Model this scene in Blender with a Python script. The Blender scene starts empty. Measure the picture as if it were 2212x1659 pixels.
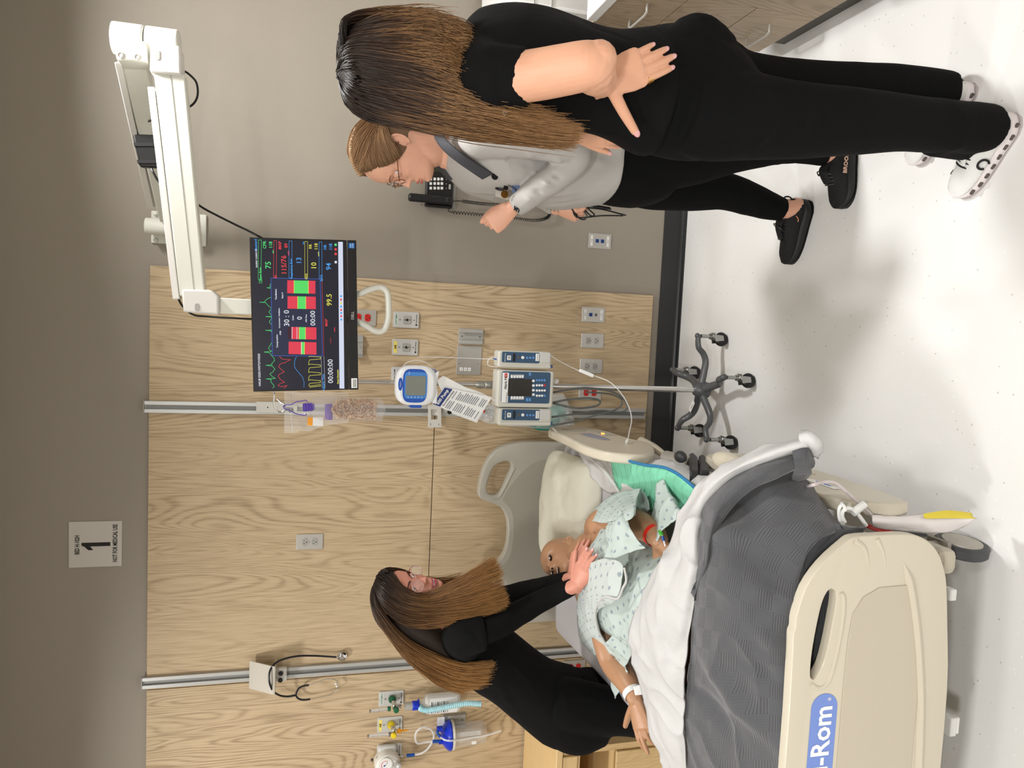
import bpy, bmesh, math, random
import numpy as np
from mathutils import Vector, Matrix, noise
R = math.radians
SC = bpy.context.scene
COL = SC.collection
rnd = random.Random(7)

# ------------------------------------------------------------------ camera
CAM = Vector((0.0, -3.4767, 1.80))
FPX = 1634.6
def cam_axes(yaw, p, r):
    s, c = math.sin, math.cos
    F = Vector((-s(yaw)*c(p), c(yaw)*c(p), -s(p))); Rr = Vector((c(yaw), s(yaw), 0)); U = Rr.cross(F)
    ru = Rr*c(r) + U*s(r); uu = U*c(r) - Rr*s(r)
    return -uu, ru, F
AX, AY, AF = cam_axes(R(4.656), R(15.221), R(1.405))
cd = bpy.data.cameras.new('camera'); cam = bpy.data.objects.new('camera', cd); COL.objects.link(cam)
cd.sensor_fit = 'HORIZONTAL'; cd.sensor_width = 36; cd.lens = FPX/2212*36; cd.clip_start = 0.05
m = Matrix((AX, AY, -AF)).transposed().to_4x4(); m.translation = CAM
cam.matrix_world = m
SC.camera = cam

# ------------------------------------------------------------------ light
w = bpy.data.worlds.new('world'); SC.world = w; w.use_nodes = True
w.node_tree.nodes['Background'].inputs[0].default_value = (1.0, 0.98, 0.96, 1)
w.node_tree.nodes['Background'].inputs[1].default_value = 0.22
CEIL = 3.05
def lamp(name, loc, sx, sy, power, spread=180, col=(1, 0.99, 0.972)):
    l = bpy.data.lights.new(name, 'AREA'); l.shape = 'RECTANGLE'; l.size = sx; l.size_y = sy; l.energy = power; l.color = col; l.spread = R(spread)
    o = bpy.data.objects.new(name, l); COL.objects.link(o); o.location = loc
    return o
LAMPS = [(1.05, -1.05, 0.26, 0.26, 44, 150), (1.05, -3.8, 0.35, 0.35, 22, 180), (-2.15, -1.15, 0.26, 0.26, 27, 150), (-2.15, -3.8, 0.35, 0.35, 66, 180), (-0.5, -4.7, 0.35, 0.35, 78, 180), (0.2, -2.9, 0.35, 0.35, 14, 170)]  # last two entries are added fills that brighten the floor, not room fixtures
for i, (x, y, sx, sy, e, sp_) in enumerate(LAMPS):
    lamp('ceiling_or_fill_lamp', (x, y, CEIL-0.03), sx, sy, e, sp_)
vs = SC.view_settings; vs.view_transform = 'Standard'; vs.look = 'None'; vs.gamma = 1; vs.exposure = -0.22; vs.use_curve_mapping = False

# ------------------------------------------------------------------ pixel helpers (photo pixel -> point on a real plane)
def ray(x, y):
    return AF + AX*((x-1106)/FPX) - AY*((y-829.5)/FPX)
def P(x, y, Y=0.0):
    d = ray(x, y); return CAM + d*((Y-CAM.y)/d.y)
def FZ(x, y, z=0.0):
    d = ray(x, y); return CAM + d*((z-CAM.z)/d.z)
def PX_(x, y, X):
    d = ray(x, y); return CAM + d*((X-CAM.x)/d.x)

# ------------------------------------------------------------------ materials
MATS = {}
def srgb(c):
    return tuple((v/12.92 if v <= 0.04045 else ((v+0.055)/1.055)**2.4) for v in [q/255 for q in c]) + (1,)
def mat(name, c=None, rough=0.5, metal=0.0, bump=0, bscale=40, var=0, vscale=8, alpha=1, trans=0, sss=0, coat=0, emit=None, es=1, ior=1.45, sheen=0):
    if name in MATS: return MATS[name]
    m = bpy.data.materials.new(name); m.use_nodes = True; nt = m.node_tree; b = nt.nodes['Principled BSDF']
    col = srgb(c) if c else (0.5, 0.5, 0.5, 1)
    b.inputs['Base Color'].default_value = col; b.inputs['Roughness'].default_value = rough; b.inputs['Metallic'].default_value = metal
    b.inputs['IOR'].default_value = ior
    if alpha < 1: b.inputs['Alpha'].default_value = alpha
    if trans: b.inputs['Transmission Weight'].default_value = trans
    if coat: b.inputs['Coat Weight'].default_value = coat
    if sheen: b.inputs['Sheen Weight'].default_value = sheen
    if sss:
        b.inputs['Subsurface Weight'].default_value = sss; b.inputs['Subsurface Radius'].default_value = (0.012, 0.004, 0.002); b.inputs['Subsurface Scale'].default_value = 1
    if emit: b.inputs['Emission Color'].default_value = srgb(emit); b.inputs['Emission Strength'].default_value = es
    if bump or var:
        tc = nt.nodes.new('ShaderNodeTexCoord')
    if bump:
        n = nt.nodes.new('ShaderNodeTexNoise'); n.inputs['Scale'].default_value = bscale; n.inputs['Detail'].default_value = 4
        bp = nt.nodes.new('ShaderNodeBump'); bp.inputs['Strength'].default_value = bump; bp.inputs['Distance'].default_value = 0.01
        nt.links.new(tc.outputs['Object'], n.inputs['Vector']); nt.links.new(n.outputs[0], bp.inputs['Height']); nt.links.new(bp.outputs[0], b.inputs['Normal'])
    if var:
        n2 = nt.nodes.new('ShaderNodeTexNoise'); n2.inputs['Scale'].default_value = vscale; n2.inputs['Detail'].default_value = 3
        mx = nt.nodes.new('ShaderNodeMix'); mx.data_type = 'RGBA'
        mx.inputs['A'].default_value = tuple(v*(1-var) for v in col[:3]) + (1,); mx.inputs['B'].default_value = tuple(min(1, v*(1+var)) for v in col[:3]) + (1,)
        nt.links.new(tc.outputs['Object'], n2.inputs['Vector']); nt.links.new(n2.outputs[0], mx.inputs['Factor']); nt.links.new(mx.outputs['Result'], b.inputs['Base Color'])
    MATS[name] = m; return m
def nd(nt, t, **kw):
    n = nt.nodes.new(t)
    for k, v in kw.items():
        if k in n.inputs.keys(): n.inputs[k].default_value = v
        else: setattr(n, k, v)
    return n
def mth(nt, op, a, b=None, c=None):
    n = nt.nodes.new('ShaderNodeMath'); n.operation = op
    for i, v in enumerate((a, b, c)):
        if v is None: continue
        if isinstance(v, (int, float)): n.inputs[i].default_value = v
        else: nt.links.new(v, n.inputs[i])
    return n.outputs[0]
def ramp(nt, fac, stops):
    n = nt.nodes.new('ShaderNodeValToRGB'); e = n.color_ramp.elements
    while len(e) < len(stops): e.new(0.5)
    for el, (p, c) in zip(e, stops): el.position = p; el.color = srgb(c)
    nt.links.new(fac, n.inputs[0]); return n.outputs[0]
def wood(name, dark, mid, light, axis='Z', sc=1.0, rough=0.55, seed=0, contrast=1.0):
    if name in MATS: return MATS[name]
    m = bpy.data.materials.new(name); m.use_nodes = True; nt = m.node_tree; b = nt.nodes['Principled BSDF']; L = nt.links.new
    tc = nd(nt, 'ShaderNodeTexCoord'); mp = nd(nt, 'ShaderNodeMapping'); L(tc.outputs['Object'], mp.inputs[0])
    long_, wide = 0.42*sc, 3.2*sc
    s = [wide]*3; s['XYZ'.index(axis)] = long_
    mp.inputs['Scale'].default_value = s; mp.inputs['Location'].default_value = (seed, seed*.7, seed*.3)
    n1 = nd(nt, 'ShaderNodeTexNoise', Scale=1.6, Detail=1.6, Distortion=0.35); L(mp.outputs[0], n1.inputs['Vector'])
    bands = mth(nt, 'SINE', mth(nt, 'MULTIPLY', n1.outputs[0], 215))
    bands = mth(nt, 'MULTIPLY_ADD', bands, 0.5, 0.5)
    mp2 = nd(nt, 'ShaderNodeMapping'); L(tc.outputs['Object'], mp2.inputs[0])
    s2 = [230*sc]*3; s2['XYZ'.index(axis)] = 9*sc; mp2.inputs['Scale'].default_value = s2
    n2 = nd(nt, 'ShaderNodeTexNoise', Scale=1.0, Detail=3); L(mp2.outputs[0], n2.inputs['Vector'])
    n3 = nd(nt, 'ShaderNodeTexNoise', Scale=0.9, Detail=2); L(mp.outputs[0], n3.inputs['Vector'])
    # bands fade in and out over the board
    amp = mth(nt, 'SMOOTH_MIN', mth(nt, 'MAXIMUM', mth(nt, 'MULTIPLY_ADD', n3.outputs[0], 2.4, -0.75), 0.08), 0.7, 0.2)
    v = mth(nt, 'MULTIPLY', mth(nt, 'POWER', bands, 2.2), mth(nt, 'MULTIPLY', amp, 0.52*contrast))
    v = mth(nt, 'SUBTRACT', mth(nt, 'MULTIPLY_ADD', n2.outputs[0], 0.9, 0.16), v)
    v = mth(nt, 'MULTIPLY_ADD', n3.outputs[0], 0.25, mth(nt, 'SUBTRACT', v, 0.12))
    c = ramp(nt, v, [(0.0, dark), (0.5, mid), (0.85, light)])
    L(c, b.inputs['Base Color']); b.inputs['Roughness'].default_value = rough
    bp = nd(nt, 'ShaderNodeBump', Strength=0.12, Distance=0.002); L(v, bp.inputs['Height']); L(bp.outputs[0], b.inputs['Normal'])
    MATS[name] = m; return m

# ------------------------------------------------------------------ scene graph helpers
def thing(name, label, cat, loc=(0, 0, 0), group=None):
    o = bpy.data.objects.new(name, None); COL.objects.link(o); o.location = loc; o.empty_display_size = 0.05
    o['label'] = label; o['category'] = cat
    if group: o['group'] = group
    return o
def tag(o, label, cat, group=None, kind=None):
    o['label'] = label; o['category'] = cat
    if group: o['group'] = group
    if kind: o['kind'] = kind
    return o
def wloc(p):
    v = Vector(p.location)
    while p.parent: p = p.parent; v += p.location
    return v
def link(name, me, material, parent=None, smooth=True, label=None):
    o = bpy.data.objects.new(name, me); COL.objects.link(o)
    mm = material if isinstance(material, (list, tuple)) else [material]
    me.materials.clear()
    for q in mm: me.materials.append(q)
    if parent is not None:
        off = wloc(parent); me.transform(Matrix.Translation(-off)); o.parent = parent
    if smooth: me.shade_smooth()
    if label: o['label'] = label
    return o
def bevel(o, wd=0.003, seg=2, ang=35):
    b = o.modifiers.new('bevel', 'BEVEL'); b.width = wd; b.segments = seg; b.limit_method = 'ANGLE'; b.angle_limit = R(ang); b.harden_normals = False
    return o
def autosmooth(me, ang=35):
    bm = bmesh.new(); bm.from_mesh(me)
    for e in bm.edges:
        if len(e.link_faces) == 2 and e.calc_face_angle(0) > R(ang): e.smooth = False
    bm.to_mesh(me); bm.free()
def dup(root, label=None, group=None, loc=None, rot=None):
    r = root.copy(); COL.objects.link(r)
    if loc is not None: r.location = loc
    if rot is not None: r.rotation_euler = rot
    if label: r['label'] = label
    if group: r['group'] = group
    def rec(src, dst):
        for ch in list(src.children):
            c = ch.copy(); COL.objects.link(c); c.parent = dst; rec(ch, c)
    rec(root, r); return r

def fr(d, hint=None):
    """orthonormal frame with z along d"""
    z = Vector(d).normalized()
    h = Vector(hint) if hint is not None else (Vector((0, 0, 1)) if abs(z.z) < 0.9 else Vector((1, 0, 0)))
    x = (h - z*h.dot(z)).normalized(); y = z.cross(x)
    return x, y, z
def smooth_path(pts, n):
    pts = [Vector(p) for p in pts]; out = []
    k = len(pts)
    for i in range(k-1):
        p0 = pts[i-1] if i else pts[0]*2-pts[1]; p1, p2 = pts[i], pts[i+1]; p3 = pts[i+2] if i+2 < k else pts[-1]*2-pts[-2]
        for j in range(n):
            t = j/n; t2, t3 = t*t, t*t*t
            out.append(0.5*((2*p1) + (p2-p0)*t + (2*p0-5*p1+4*p2-p3)*t2 + (3*p1-p0-3*p2+p3)*t3))
    out.append(pts[-1]); return out

class MB:
    def __init__(s): s.v = []; s.f = []; s.mi = []; s.m = 0
    def add(s, vs_, fs):
        o = len(s.v); s.v += [tuple(v) for v in vs_]; s.f += [tuple(i+o for i in f) for f in fs]; s.mi += [s.m]*len(fs)
        return s
    def box(s, c, d, rot=None):
        c = Vector(c); a = [q/2 for q in d]
        vs_ = [Vector((x*a[0], y*a[1], z*a[2])) for x in (-1, 1) for y in (-1, 1) for z in (-1, 1)]
        if rot is not None: vs_ = [rot @ v for v in vs_]
        return s.add([v+c for v in vs_], [(0, 1, 3, 2), (4, 6, 7, 5), (0, 4, 5, 1), (2, 3, 7, 6), (0, 2, 6, 4), (1, 5, 7, 3)])
    def bb(s, a, b):
        return s.box([(a[i]+b[i])/2 for i in range(3)], [abs(a[i]-b[i]) for i in range(3)])
    def cyl(s, a, b, r0, r1=None, n=16, cap=True):
        r1 = r0 if r1 is None else r1; a, b = Vector(a), Vector(b); x, y, z = fr(b-a)
        vs_ = [a+(x*math.cos(t)+y*math.sin(t))*r0 for t in [2*math.pi*i/n for i in range(n)]] + [b+(x*math.cos(t)+y*math.sin(t))*r1 for t in [2*math.pi*i/n for i in range(n)]]
        fs = [(i, (i+1) % n, n+(i+1) % n, n+i) for i in range(n)]
        if cap: fs += [tuple(range(n-1, -1, -1)), tuple(range(n, 2*n))]
        return s.add(vs_, fs)
    def tube(s, pts, r, n=8, sm=6, closed=False, flat=1.0, hint=None):
        pts = smooth_path(pts, sm) if sm > 1 else [Vector(p) for p in pts]
        k = len(pts); rr = r if callable(r) else (lambda t: r)
        vs_ = []; x = None
        for i, p in enumerate(pts):
            t = (pts[min(i+1, k-1)]-pts[max(i-1, 0)])
            if t.length < 1e-9: t = Vector((0, 0, 1))
            t.normalize()
            if x is None: x, y, _ = fr(t, hint)
            else:
                x = (x - t*x.dot(t)).normalized(); y = t.cross(x)
            q = rr(i/(k-1))
            for j in range(n):
                a = 2*math.pi*j/n; vs_.append(p + x*math.cos(a)*q + y*math.sin(a)*q*flat)
        fs = [(i*n+j, i*n+(j+1) % n, (i+1)*n+(j+1) % n, (i+1)*n+j) for i in range(k-1) for j in range(n)]
        fs += [tuple(range(n-1, -1, -1)), tuple(range((k-1)*n, k*n))]
        return s.add(vs_, fs)
    def lathe(s, prof, o, axis=(0, 0, 1), n=24, hint=None, sx=1, sy=1):
        """prof: list of (radius, height)"""
        o = Vector(o); x, y, z = fr(axis, hint); vs_ = []
        for r_, h in prof:
            for j in range(n):
                a = 2*math.pi*j/n; vs_.append(o + x*math.cos(a)*r_*sx + y*math.sin(a)*r_*sy + z*h)
        k = len(prof); fs = [(i*n+j, i*n+(j+1) % n, (i+1)*n+(j+1) % n, (i+1)*n+j) for i in range(k-1) for j in range(n)]
        fs += [tuple(range(n-1, -1, -1)), tuple(range((k-1)*n, k*n))]
        return s.add(vs_, fs)
    def ball(s, c, r, n=16, rot=None):
        c = Vector(c); r = (r,)*3 if isinstance(r, (int, float)) else r; m_ = n//2; vs_ = []
        for i in range(1, m_):
            th = math.pi*i/m_
            for j in range(n):
                ph = 2*math.pi*j/n; vs_.append(Vector((math.sin(th)*math.cos(ph)*r[0], math.sin(th)*math.sin(ph)*r[1], math.cos(th)*r[2])))
        vs_ += [Vector((0, 0, r[2])), Vector((0, 0, -r[2]))]
        if rot is not None: vs_ = [rot @ v for v in vs_]
        k = (m_-1)*n
        fs = [(i*n+j, (i+1)*n+j, (i+1)*n+(j+1) % n, i*n+(j+1) % n) for i in range(m_-2) for j in range(n)]
        fs += [(k, j, (j+1) % n) for j in range(n)] + [(k+1, (m_-2)*n+(j+1) % n, (m_-2)*n+j) for j in range(n)]
        return s.add([v+c for v in vs_], fs)
    def rings(s, rr, cap=True):
        """rr: list of equal-length vertex rings"""
        n = len(rr[0]); vs_ = [v for q in rr for v in q]; k = len(rr)
        fs = [(i*n+j, i*n+(j+1) % n, (i+1)*n+(j+1) % n, (i+1)*n+j) for i in range(k-1) for j in range(n)]
        if cap: fs += [tuple(range(n-1, -1, -1)), tuple(range((k-1)*n, k*n))]
        return s.add(vs_, fs)
    def prism(s, poly, ex, ey, o, depth):
        """2D outline poly in plane (ex,ey) at o, pushed along depth vector"""
        o = Vector(o); ex = Vector(ex); ey = Vector(ey); d = Vector(depth)
        return s.rings([[o+ex*a+ey*b for a, b in poly], [o+ex*a+ey*b+d for a, b in poly]])
    def mesh(s, name='m', fix=True):
        me = bpy.data.meshes.new(name); me.from_pydata(s.v, [], s.f)
        if any(s.mi): me.polygons.foreach_set('material_index', s.mi)
        if fix:
            bm = bmesh.new(); bm.from_mesh(me); bmesh.ops.recalc_face_normals(bm, faces=bm.faces); bm.to_mesh(me); bm.free()
        return me
    def part(s, name, material, parent=None, smooth=True, bev=0, label=None, seg=2):
        me = s.mesh(name); me.materials.clear()
        if smooth: autosmooth(me)
        o = link(name, me, material, parent, smooth, label)
        if any(s.mi): me.polygons.foreach_set('material_index', s.mi)
        if bev: bevel(o, bev, seg)
        return o
def rrect(w_, h_, r, n=5):
    out = []
    for cx, cy, a0 in ((w_/2-r, h_/2-r, 0), (-w_/2+r, h_/2-r, 90), (-w_/2+r, -h_/2+r, 180), (w_/2-r, -h_/2+r, 270)):
        for i in range(n+1):
            a = R(a0+90*i/n); out.append((cx+r*math.cos(a), cy+r*math.sin(a)))
    return out
def plate(cx, y0, cz, w_, h_, t, r=0.004, yaw=None):
    """rounded plate on the wall facing the camera (-Y)"""
    b = MB(); b.prism(rrect(w_, h_, r), (1, 0, 0), (0, 0, 1), (cx, y0, cz), (0, -t, 0)); return b
def disc(b, c, r, t, n=20, axis=(0, -1, 0)):
    c = Vector(c); b.cyl(c, c+Vector(axis).normalized()*t, r, n=n); return b

FONT_CACHE = {}
def text(s, size, o, ex, ey, material, parent, name='lettering', align='CENTER', depth=0.0006, bold=0.0, sx=1.0, space=1.0):
    """flat lettering as real mesh: baseline centre at o, ex reading direction, ey up"""
    cu = bpy.data.curves.new('txt', 'FONT'); cu.body = s; cu.size = size; cu.align_x = align; cu.align_y = 'CENTER'; cu.extrude = depth/2; cu.offset = bold
    cu.resolution_u = 2; cu.space_character = space
    t = bpy.data.objects.new('txt', cu); COL.objects.link(t)
    dg = bpy.context.evaluated_depsgraph_get(); dg.update()
    me = bpy.data.meshes.new_from_object(t.evaluated_get(dg)); bpy.data.objects.remove(t); bpy.data.curves.remove(cu)
    ex = Vector(ex).normalized(); ey = Vector(ey).normalized(); ez = ex.cross(ey)
    mt = Matrix((ex*sx, ey, ez)).transposed().to_4x4(); mt.translation = Vector(o)
    me.transform(mt)
    return link(name, me, material, parent, smooth=False)

# ================================================================== ROOM
def panel_obj(name, a, b, material, kind='structure', parent=None, bev=0):
    o = MB().bb(a, b).part(name, material, parent, smooth=False, bev=bev)
    if kind: o['kind'] = kind
    return o
M_WALL = mat('grey_paint', (152, 144, 132), 0.6, bump=0.03, bscale=220)
M_WOOD = wood('oak_laminate', (136, 112, 84), (190, 167, 133), (208, 186, 152), 'Z')
M_WHITE = mat('white_plastic', (226, 224, 218), 0.35)
M_CREAM = mat('arm_enamel', (222, 222, 212), 0.32)
M_GREYP = mat('grey_plastic', (172, 170, 164), 0.4)
M_STEEL = mat('brushed_steel', (196, 193, 187), 0.34, 0.55, bump=0.04, bscale=300)
M_CHROME = mat('chrome', (215, 215, 215), 0.08, 1.0)
M_BLACK = mat('black_plastic', (22, 22, 23), 0.35)
M_DARK = mat('dark_grey_plastic', (60, 62, 64), 0.4)
M_ALU = mat('anodised_aluminium', (196, 197, 195), 0.35, 0.55)
M_ALU2 = mat('aluminium_groove', (138, 138, 136), 0.45, 0.4)
M_INK = mat('black_ink', (20, 20, 20), 0.6)
M_BLUE = mat('blue_plastic', (28, 78, 160), 0.35)
M_RED = mat('red_plastic', (205, 36, 34), 0.4)
M_GREEN = mat('green_plastic', (24, 98, 62), 0.4)
M_YEL = mat('yellow_plastic', (232, 206, 30), 0.4)
M_PAPER = mat('white_paper', (232, 232, 230), 0.7)
M_CLEAR = mat('clear_plastic', (240, 240, 240), 0.12, alpha=0.13)
M_CLEAR2 = mat('clear_tubing', (240, 240, 240), 0.1, alpha=0.5)
M_FILM = mat('clear_film', (245, 245, 245), 0.1, alpha=0.16)

panel_obj('wall_back', (-3.2, 0, 0), (2.3, 0.1, CEIL), M_WALL)
panel_obj('wall_right', (1.85, -6.3, 0), (1.95, 0, CEIL), M_WALL)
panel_obj('wall_left', (-3.3, -6.3, 0), (-3.2, 0, CEIL), M_WALL)
panel_obj('wall_front', (-3.2, -6.4, 0), (1.85, -6.3, CEIL), M_WALL)
panel_obj('ceiling', (-3.2, -6.3, CEIL), (1.85, 0, CEIL+0.1), mat('ceiling_tile', (225, 222, 214), 0.8, bump=0.1, bscale=120))
# speckled sheet vinyl floor
mf = bpy.data.materials.new('sheet_vinyl'); mf.use_nodes = True; nt = mf.node_tree; b_ = nt.nodes['Principled BSDF']; L = nt.links.new
tc = nd(nt, 'ShaderNodeTexCoord')
v1 = nd(nt, 'ShaderNodeTexVoronoi', Scale=42.0); L(tc.outputs['Object'], v1.inputs['Vector'])
dot = mth(nt, 'LESS_THAN', v1.outputs['Distance'], 0.12)
sel = nd(nt, 'ShaderNodeSeparateColor'); L(v1.outputs['Color'], sel.inputs[0])
dot2 = mth(nt, 'MULTIPLY', dot, mth(nt, 'GREATER_THAN', sel.outputs[0], 0.45))
n1 = nd(nt, 'ShaderNodeTexNoise', Scale=1.6, Detail=3.0); L(tc.outputs['Object'], n1.inputs['Vector'])
c0 = ramp(nt, n1.outputs[0], [(0.3, (229, 228, 226)), (0.7, (234, 233, 231))])
mx = nd(nt, 'ShaderNodeMix', data_type='RGBA'); L(dot2, mx.inputs['Factor']); L(c0, mx.inputs['A'])
cc = ramp(nt, sel.outputs[1], [(0.0, (196, 192, 186)), (0.5, (206, 202, 194)), (0.55, (240, 238, 234)), (1.0, (246, 244, 240))]); L(cc, mx.inputs['B'])
L(mx.outputs['Result'], b_.inputs['Base Color']); b_.inputs['Roughness'].default_value = 0.36; b_.inputs['Specular IOR Level'].default_value = 0.35
n4 = nd(nt, 'ShaderNodeTexNoise', Scale=260.0, Detail=2.0); L(tc.outputs['Object'], n4.inputs['Vector'])
bp = nd(nt, 'ShaderNodeBump', Strength=0.08, Distance=0.002); L(n4.outputs[0], bp.inputs['Height']); L(bp.outputs[0], b_.inputs['Normal'])
panel_obj('floor', (-3.2, -6.3, -0.1), (1.85, 0, 0), mf)

# rubber cove base
bb_ = MB()
prof = [(0, 0.109), (-0.004, 0.109), (-0.005, 0.03), (-0.008, 0.018), (-0.014, 0.010), (-0.024, 0.0075), (-0.030, 0.007), (-0.031, 0.0), (0, 0)]
bb_.rings([[Vector((X, y, z)) for y, z in prof] for X in (-3.2, 1.85)])
base = bb_.part('baseboard_back', mat('black_rubber_base', (40, 41, 42), 0.38), None); base['kind'] = 'structure'
bb_ = MB().bb((1.846, -6.3, 0), (1.85, -0.6, 0.109)); o = bb_.part('baseboard_right', MATS['black_rubber_base'], None); o['kind'] = 'structure'

# oak headwall boards
XR = P(325.6, 574).x; ZT, ZB, ZS = 2.437, 0.152, 1.2195
xr_, xl_ = -0.407, -1.655
hw = thing('headwall', 'oak grain laminate headwall boards covering the wall behind the bed', 'wall panel', ((xr_+xl_)/2, 0, ZB))
g = 0.0018
for a, b in (((xr_+g, ZB), (XR, ZT)), ((xl_+g, ZS+g), (xr_-g, ZT)), ((xl_+g, ZB), (xr_-g, ZS-g)), ((-3.0, ZB), (xl_-g, ZT))):
    MB().bb((a[0], -0.019, a[1]), (b[0], -0.0005, b[1])).part('board', M_WOOD, hw, smooth=False, bev=0.0012)
def rail(cx, label, ztop=2.452, zbot=0.165):
    t = thing('equipment_rail', label, 'rail', (cx, -0.019, zbot), 'aluminium headwall rails')
    wd = 0.05; d = 0.017
    pr = [(-wd/2, 0), (-wd/2, -d), (-0.009, -d), (-0.009, -0.005), (0.009, -0.005), (0.009, -d), (wd/2, -d), (wd/2, 0)]
    b = MB(); b.rings([[Vector((cx+x, -0.0195+y, z)) for x, y in pr] for z in (zbot, ztop)]); b.part('extrusion', M_ALU, t, smooth=False, bev=0.0012)
    MB().bb((cx-0.0088, -0.0255, zbot+.002), (cx+0.0088, -0.0246, ztop-.004)).part('groove_insert', M_ALU2, t, smooth=False)
    MB().bb((cx-wd/2-.001, -0.038, ztop), (cx+wd/2+.001, -0.0195, ztop+.003)).part('end_cap', M_GREYP, t, smooth=False)
    return t
rail((P(330, 880, -.03).x+P(1390, 893, -.03).x)/2, 'vertical aluminium rail right of the bed, behind the bagged supplies and infusion pump')
rail((P(330, 1475, -.03).x+P(900, 1432, -.03).x)/2, 'vertical aluminium rail left of the bed, carrying the white shelf with the stethoscope')

# ------------------------------------------------------------------ outlets
def screw(b, x, y, z, r=0.0026):
    b.cyl((x, y, z), (x, y-0.0012, z), r, n=10)
def gas(px, py, word, col, label, full=True, strip=None, flip=False):
    c = P(px, py, -.02); x, z = c.x, c.z; y = -0.0192
    t = thing('gas_outlet', label, 'wall outlet', (x, y, z))
    plate(x, y, z, 0.073, 0.118, 0.006, 0.007).part('cover_plate', M_WHITE if False else M_GREYP2, t, bev=0.002)
    plate(x, y-0.0055, z-0.004, 0.037, 0.037, 0.003, 0.006).part('socket', M_GREYP, t, bev=0.001)
    b = MB(); disc(b, (x, y-0.008, z-0.004), 0.0055, 0.003, 14); disc(b, (x, y-0.008, z+0.007), 0.002, 0.002, 8); disc(b, (x+.001, y-0.008, z-0.016), 0.002, 0.002, 8)
    for dz in (0.028, -0.036): disc(b, (x, y-0.0058, z+dz), 0.0022, 0.002, 8)
    b.part('port', M_INK, t)
    lm = plate(x, y-0.006, z+0.0445, 0.054, 0.0145, 0.0006, 0.001); lm.part('word_strip', strip or M_PAPER, t)
    text(word, 0.0115, (x, y-0.0071, z+0.0445), (1, 0, 0), (0, 0, 1), mat('ink_'+word.lower(), col, .6), t, bold=0.0003, space=1.08)
    disc(MB(), (x-0.021, y-0.006, z-0.047), 0.0042, 0.0006, 12).part('maker_mark', M_INK, t)
    text('BeaconMedaes', 0.0065, (x+0.007, y-0.0064, z-0.047), (1, 0, 0), (0, 0, 1), M_INK, t, name='lettering')
    text('· · · ·', 0.006, (x, y-0.0064, z-0.029), (1, 0, 0), (0, 0, 1), M_INK, t)
    return t, x, z
M_GREYP2 = mat('pale_grey_plate', (196, 195, 191), 0.42)
gas(877, 691, 'OXYGEN', (30, 120, 60), 'pale grey wall outlet plate with green OXYGEN strip, beside the bent white handle')
gas(875, 750, 'AIR', (40, 36, 10), 'pale grey wall outlet plate with yellow AIR strip, between the oxygen and vacuum plates', strip=mat('yellow_label', (240, 222, 110), .6))
gas(873, 810, 'VACUUM', (20, 20, 20), 'pale grey VACUUM outlet plate partly behind the blue and white feeding pump')
gas(845, 1508, 'OXYGEN', (30, 120, 60), 'pale grey oxygen outlet plate with the green flowmeter plugged in')
gas(842, 1564, 'AIR', (40, 36, 10), 'pale grey air outlet plate with the yellow flowmeter plugged in', strip=MATS['yellow_label'])
gas(841, 1622, 'VACUUM', (20, 20, 20), 'pale grey vacuum outlet plate behind the round suction regulator')

def duplex(px, py, label, body=None, group=None, steel=True, y=-0.0192, w_=0.071, h_=0.117):
    c = P(px, py, y); x, z = c.x, c.z; body = body or M_GREYP
    t = thing('power_outlet', label, 'power outlet', (x, y, z), group)
    plate(x, y, z, w_, h_, 0.0045, 0.002).part('cover_plate', M_STEEL, t, bev=0.0022, smooth=False)
    for s in (-1, 1):
        zc = z+s*0.0205
        pts = [(0.0165*math.cos(a)*1.02, max(-.0125, min(.0125, 0.0165*math.sin(a)))) for a in [2*math.pi*i/28 for i in range(28)]]
        b = MB(); b.prism(pts, (1, 0, 0), (0, 0, 1), (x, y-.0044, zc), (0, -.0028, 0)); f = b.part('receptacle', body, t, bev=.0006)
        b = MB(); b.bb((x-.0075, y-.0075, zc-.001), (x-.0055, y-.0071, zc+.008)); b.bb((x+.0055, y-.0075, zc), (x+.0075, y-.0071, zc+.007)); disc(b, (x, y-.0071, zc-.0065), .0026, .0004, 10)
        b.part('slot', M_INK, f, smooth=False)
    b = MB(); screw(b, x, y-.0045, z); b.part('screw', M_CHROME, t)
    return t
duplex(1279, 736, 'stainless power outlet with grey sockets, upper-right one below the data plate')
duplex(1276, 791, 'stainless power outlet with grey sockets, beside the white tube clamp and left of its twin')
duplex(1274, 848, 'stainless power outlet with red sockets behind the infusion pole', M_RED)
duplex(669, 1170, 'stainless power outlet alone high on the wood above the bed')
duplex(784, 686, 'stainless outlet with red socket half hidden under the monitor', M_RED)
duplex(1240, 1440, 'stainless outlet with red socket low beside the leaning woman and bed', M_RED)

def data_plate(px, py, label, y, cols):
    c = P(px, py, y); x, z = c.x, c.z
    t = thing('data_outlet', label, 'data outlet', (x, y, z))
    plate(x, y, z, 0.073, 0.118, 0.0045, 0.002).part('cover_plate', M_STEEL, t, bev=0.0025, smooth=False)
    for s, co in zip((1, -1), cols):
        b = plate(x, y-.0044, z+s*.0135+.0, 0.017, 0.017, 0.002, 0.001); f = b.part('jack', co, t, bev=.0005)
        MB().bb((x-.005, y-.0068, z+s*.0135-.003), (x+.005, y-.0064, z+s*.0135+.004)).part('jack_opening', M_INK, f, smooth=False)
        plate(x, y-.0046, z+s*.042, 0.05, 0.012, 0.0012, 0.001).part('label_window', M_PAPER, t, bev=.0004)
        text('D1-04', .006, (x, y-.0062, z+s*.042), (1, 0, 0), (0, 0, 1), M_INK, t)
data_plate(1281, 680, 'stainless data plate with one blue and one grey jack on the wood', -.0192, (M_BLUE, M_GREYP))
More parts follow.
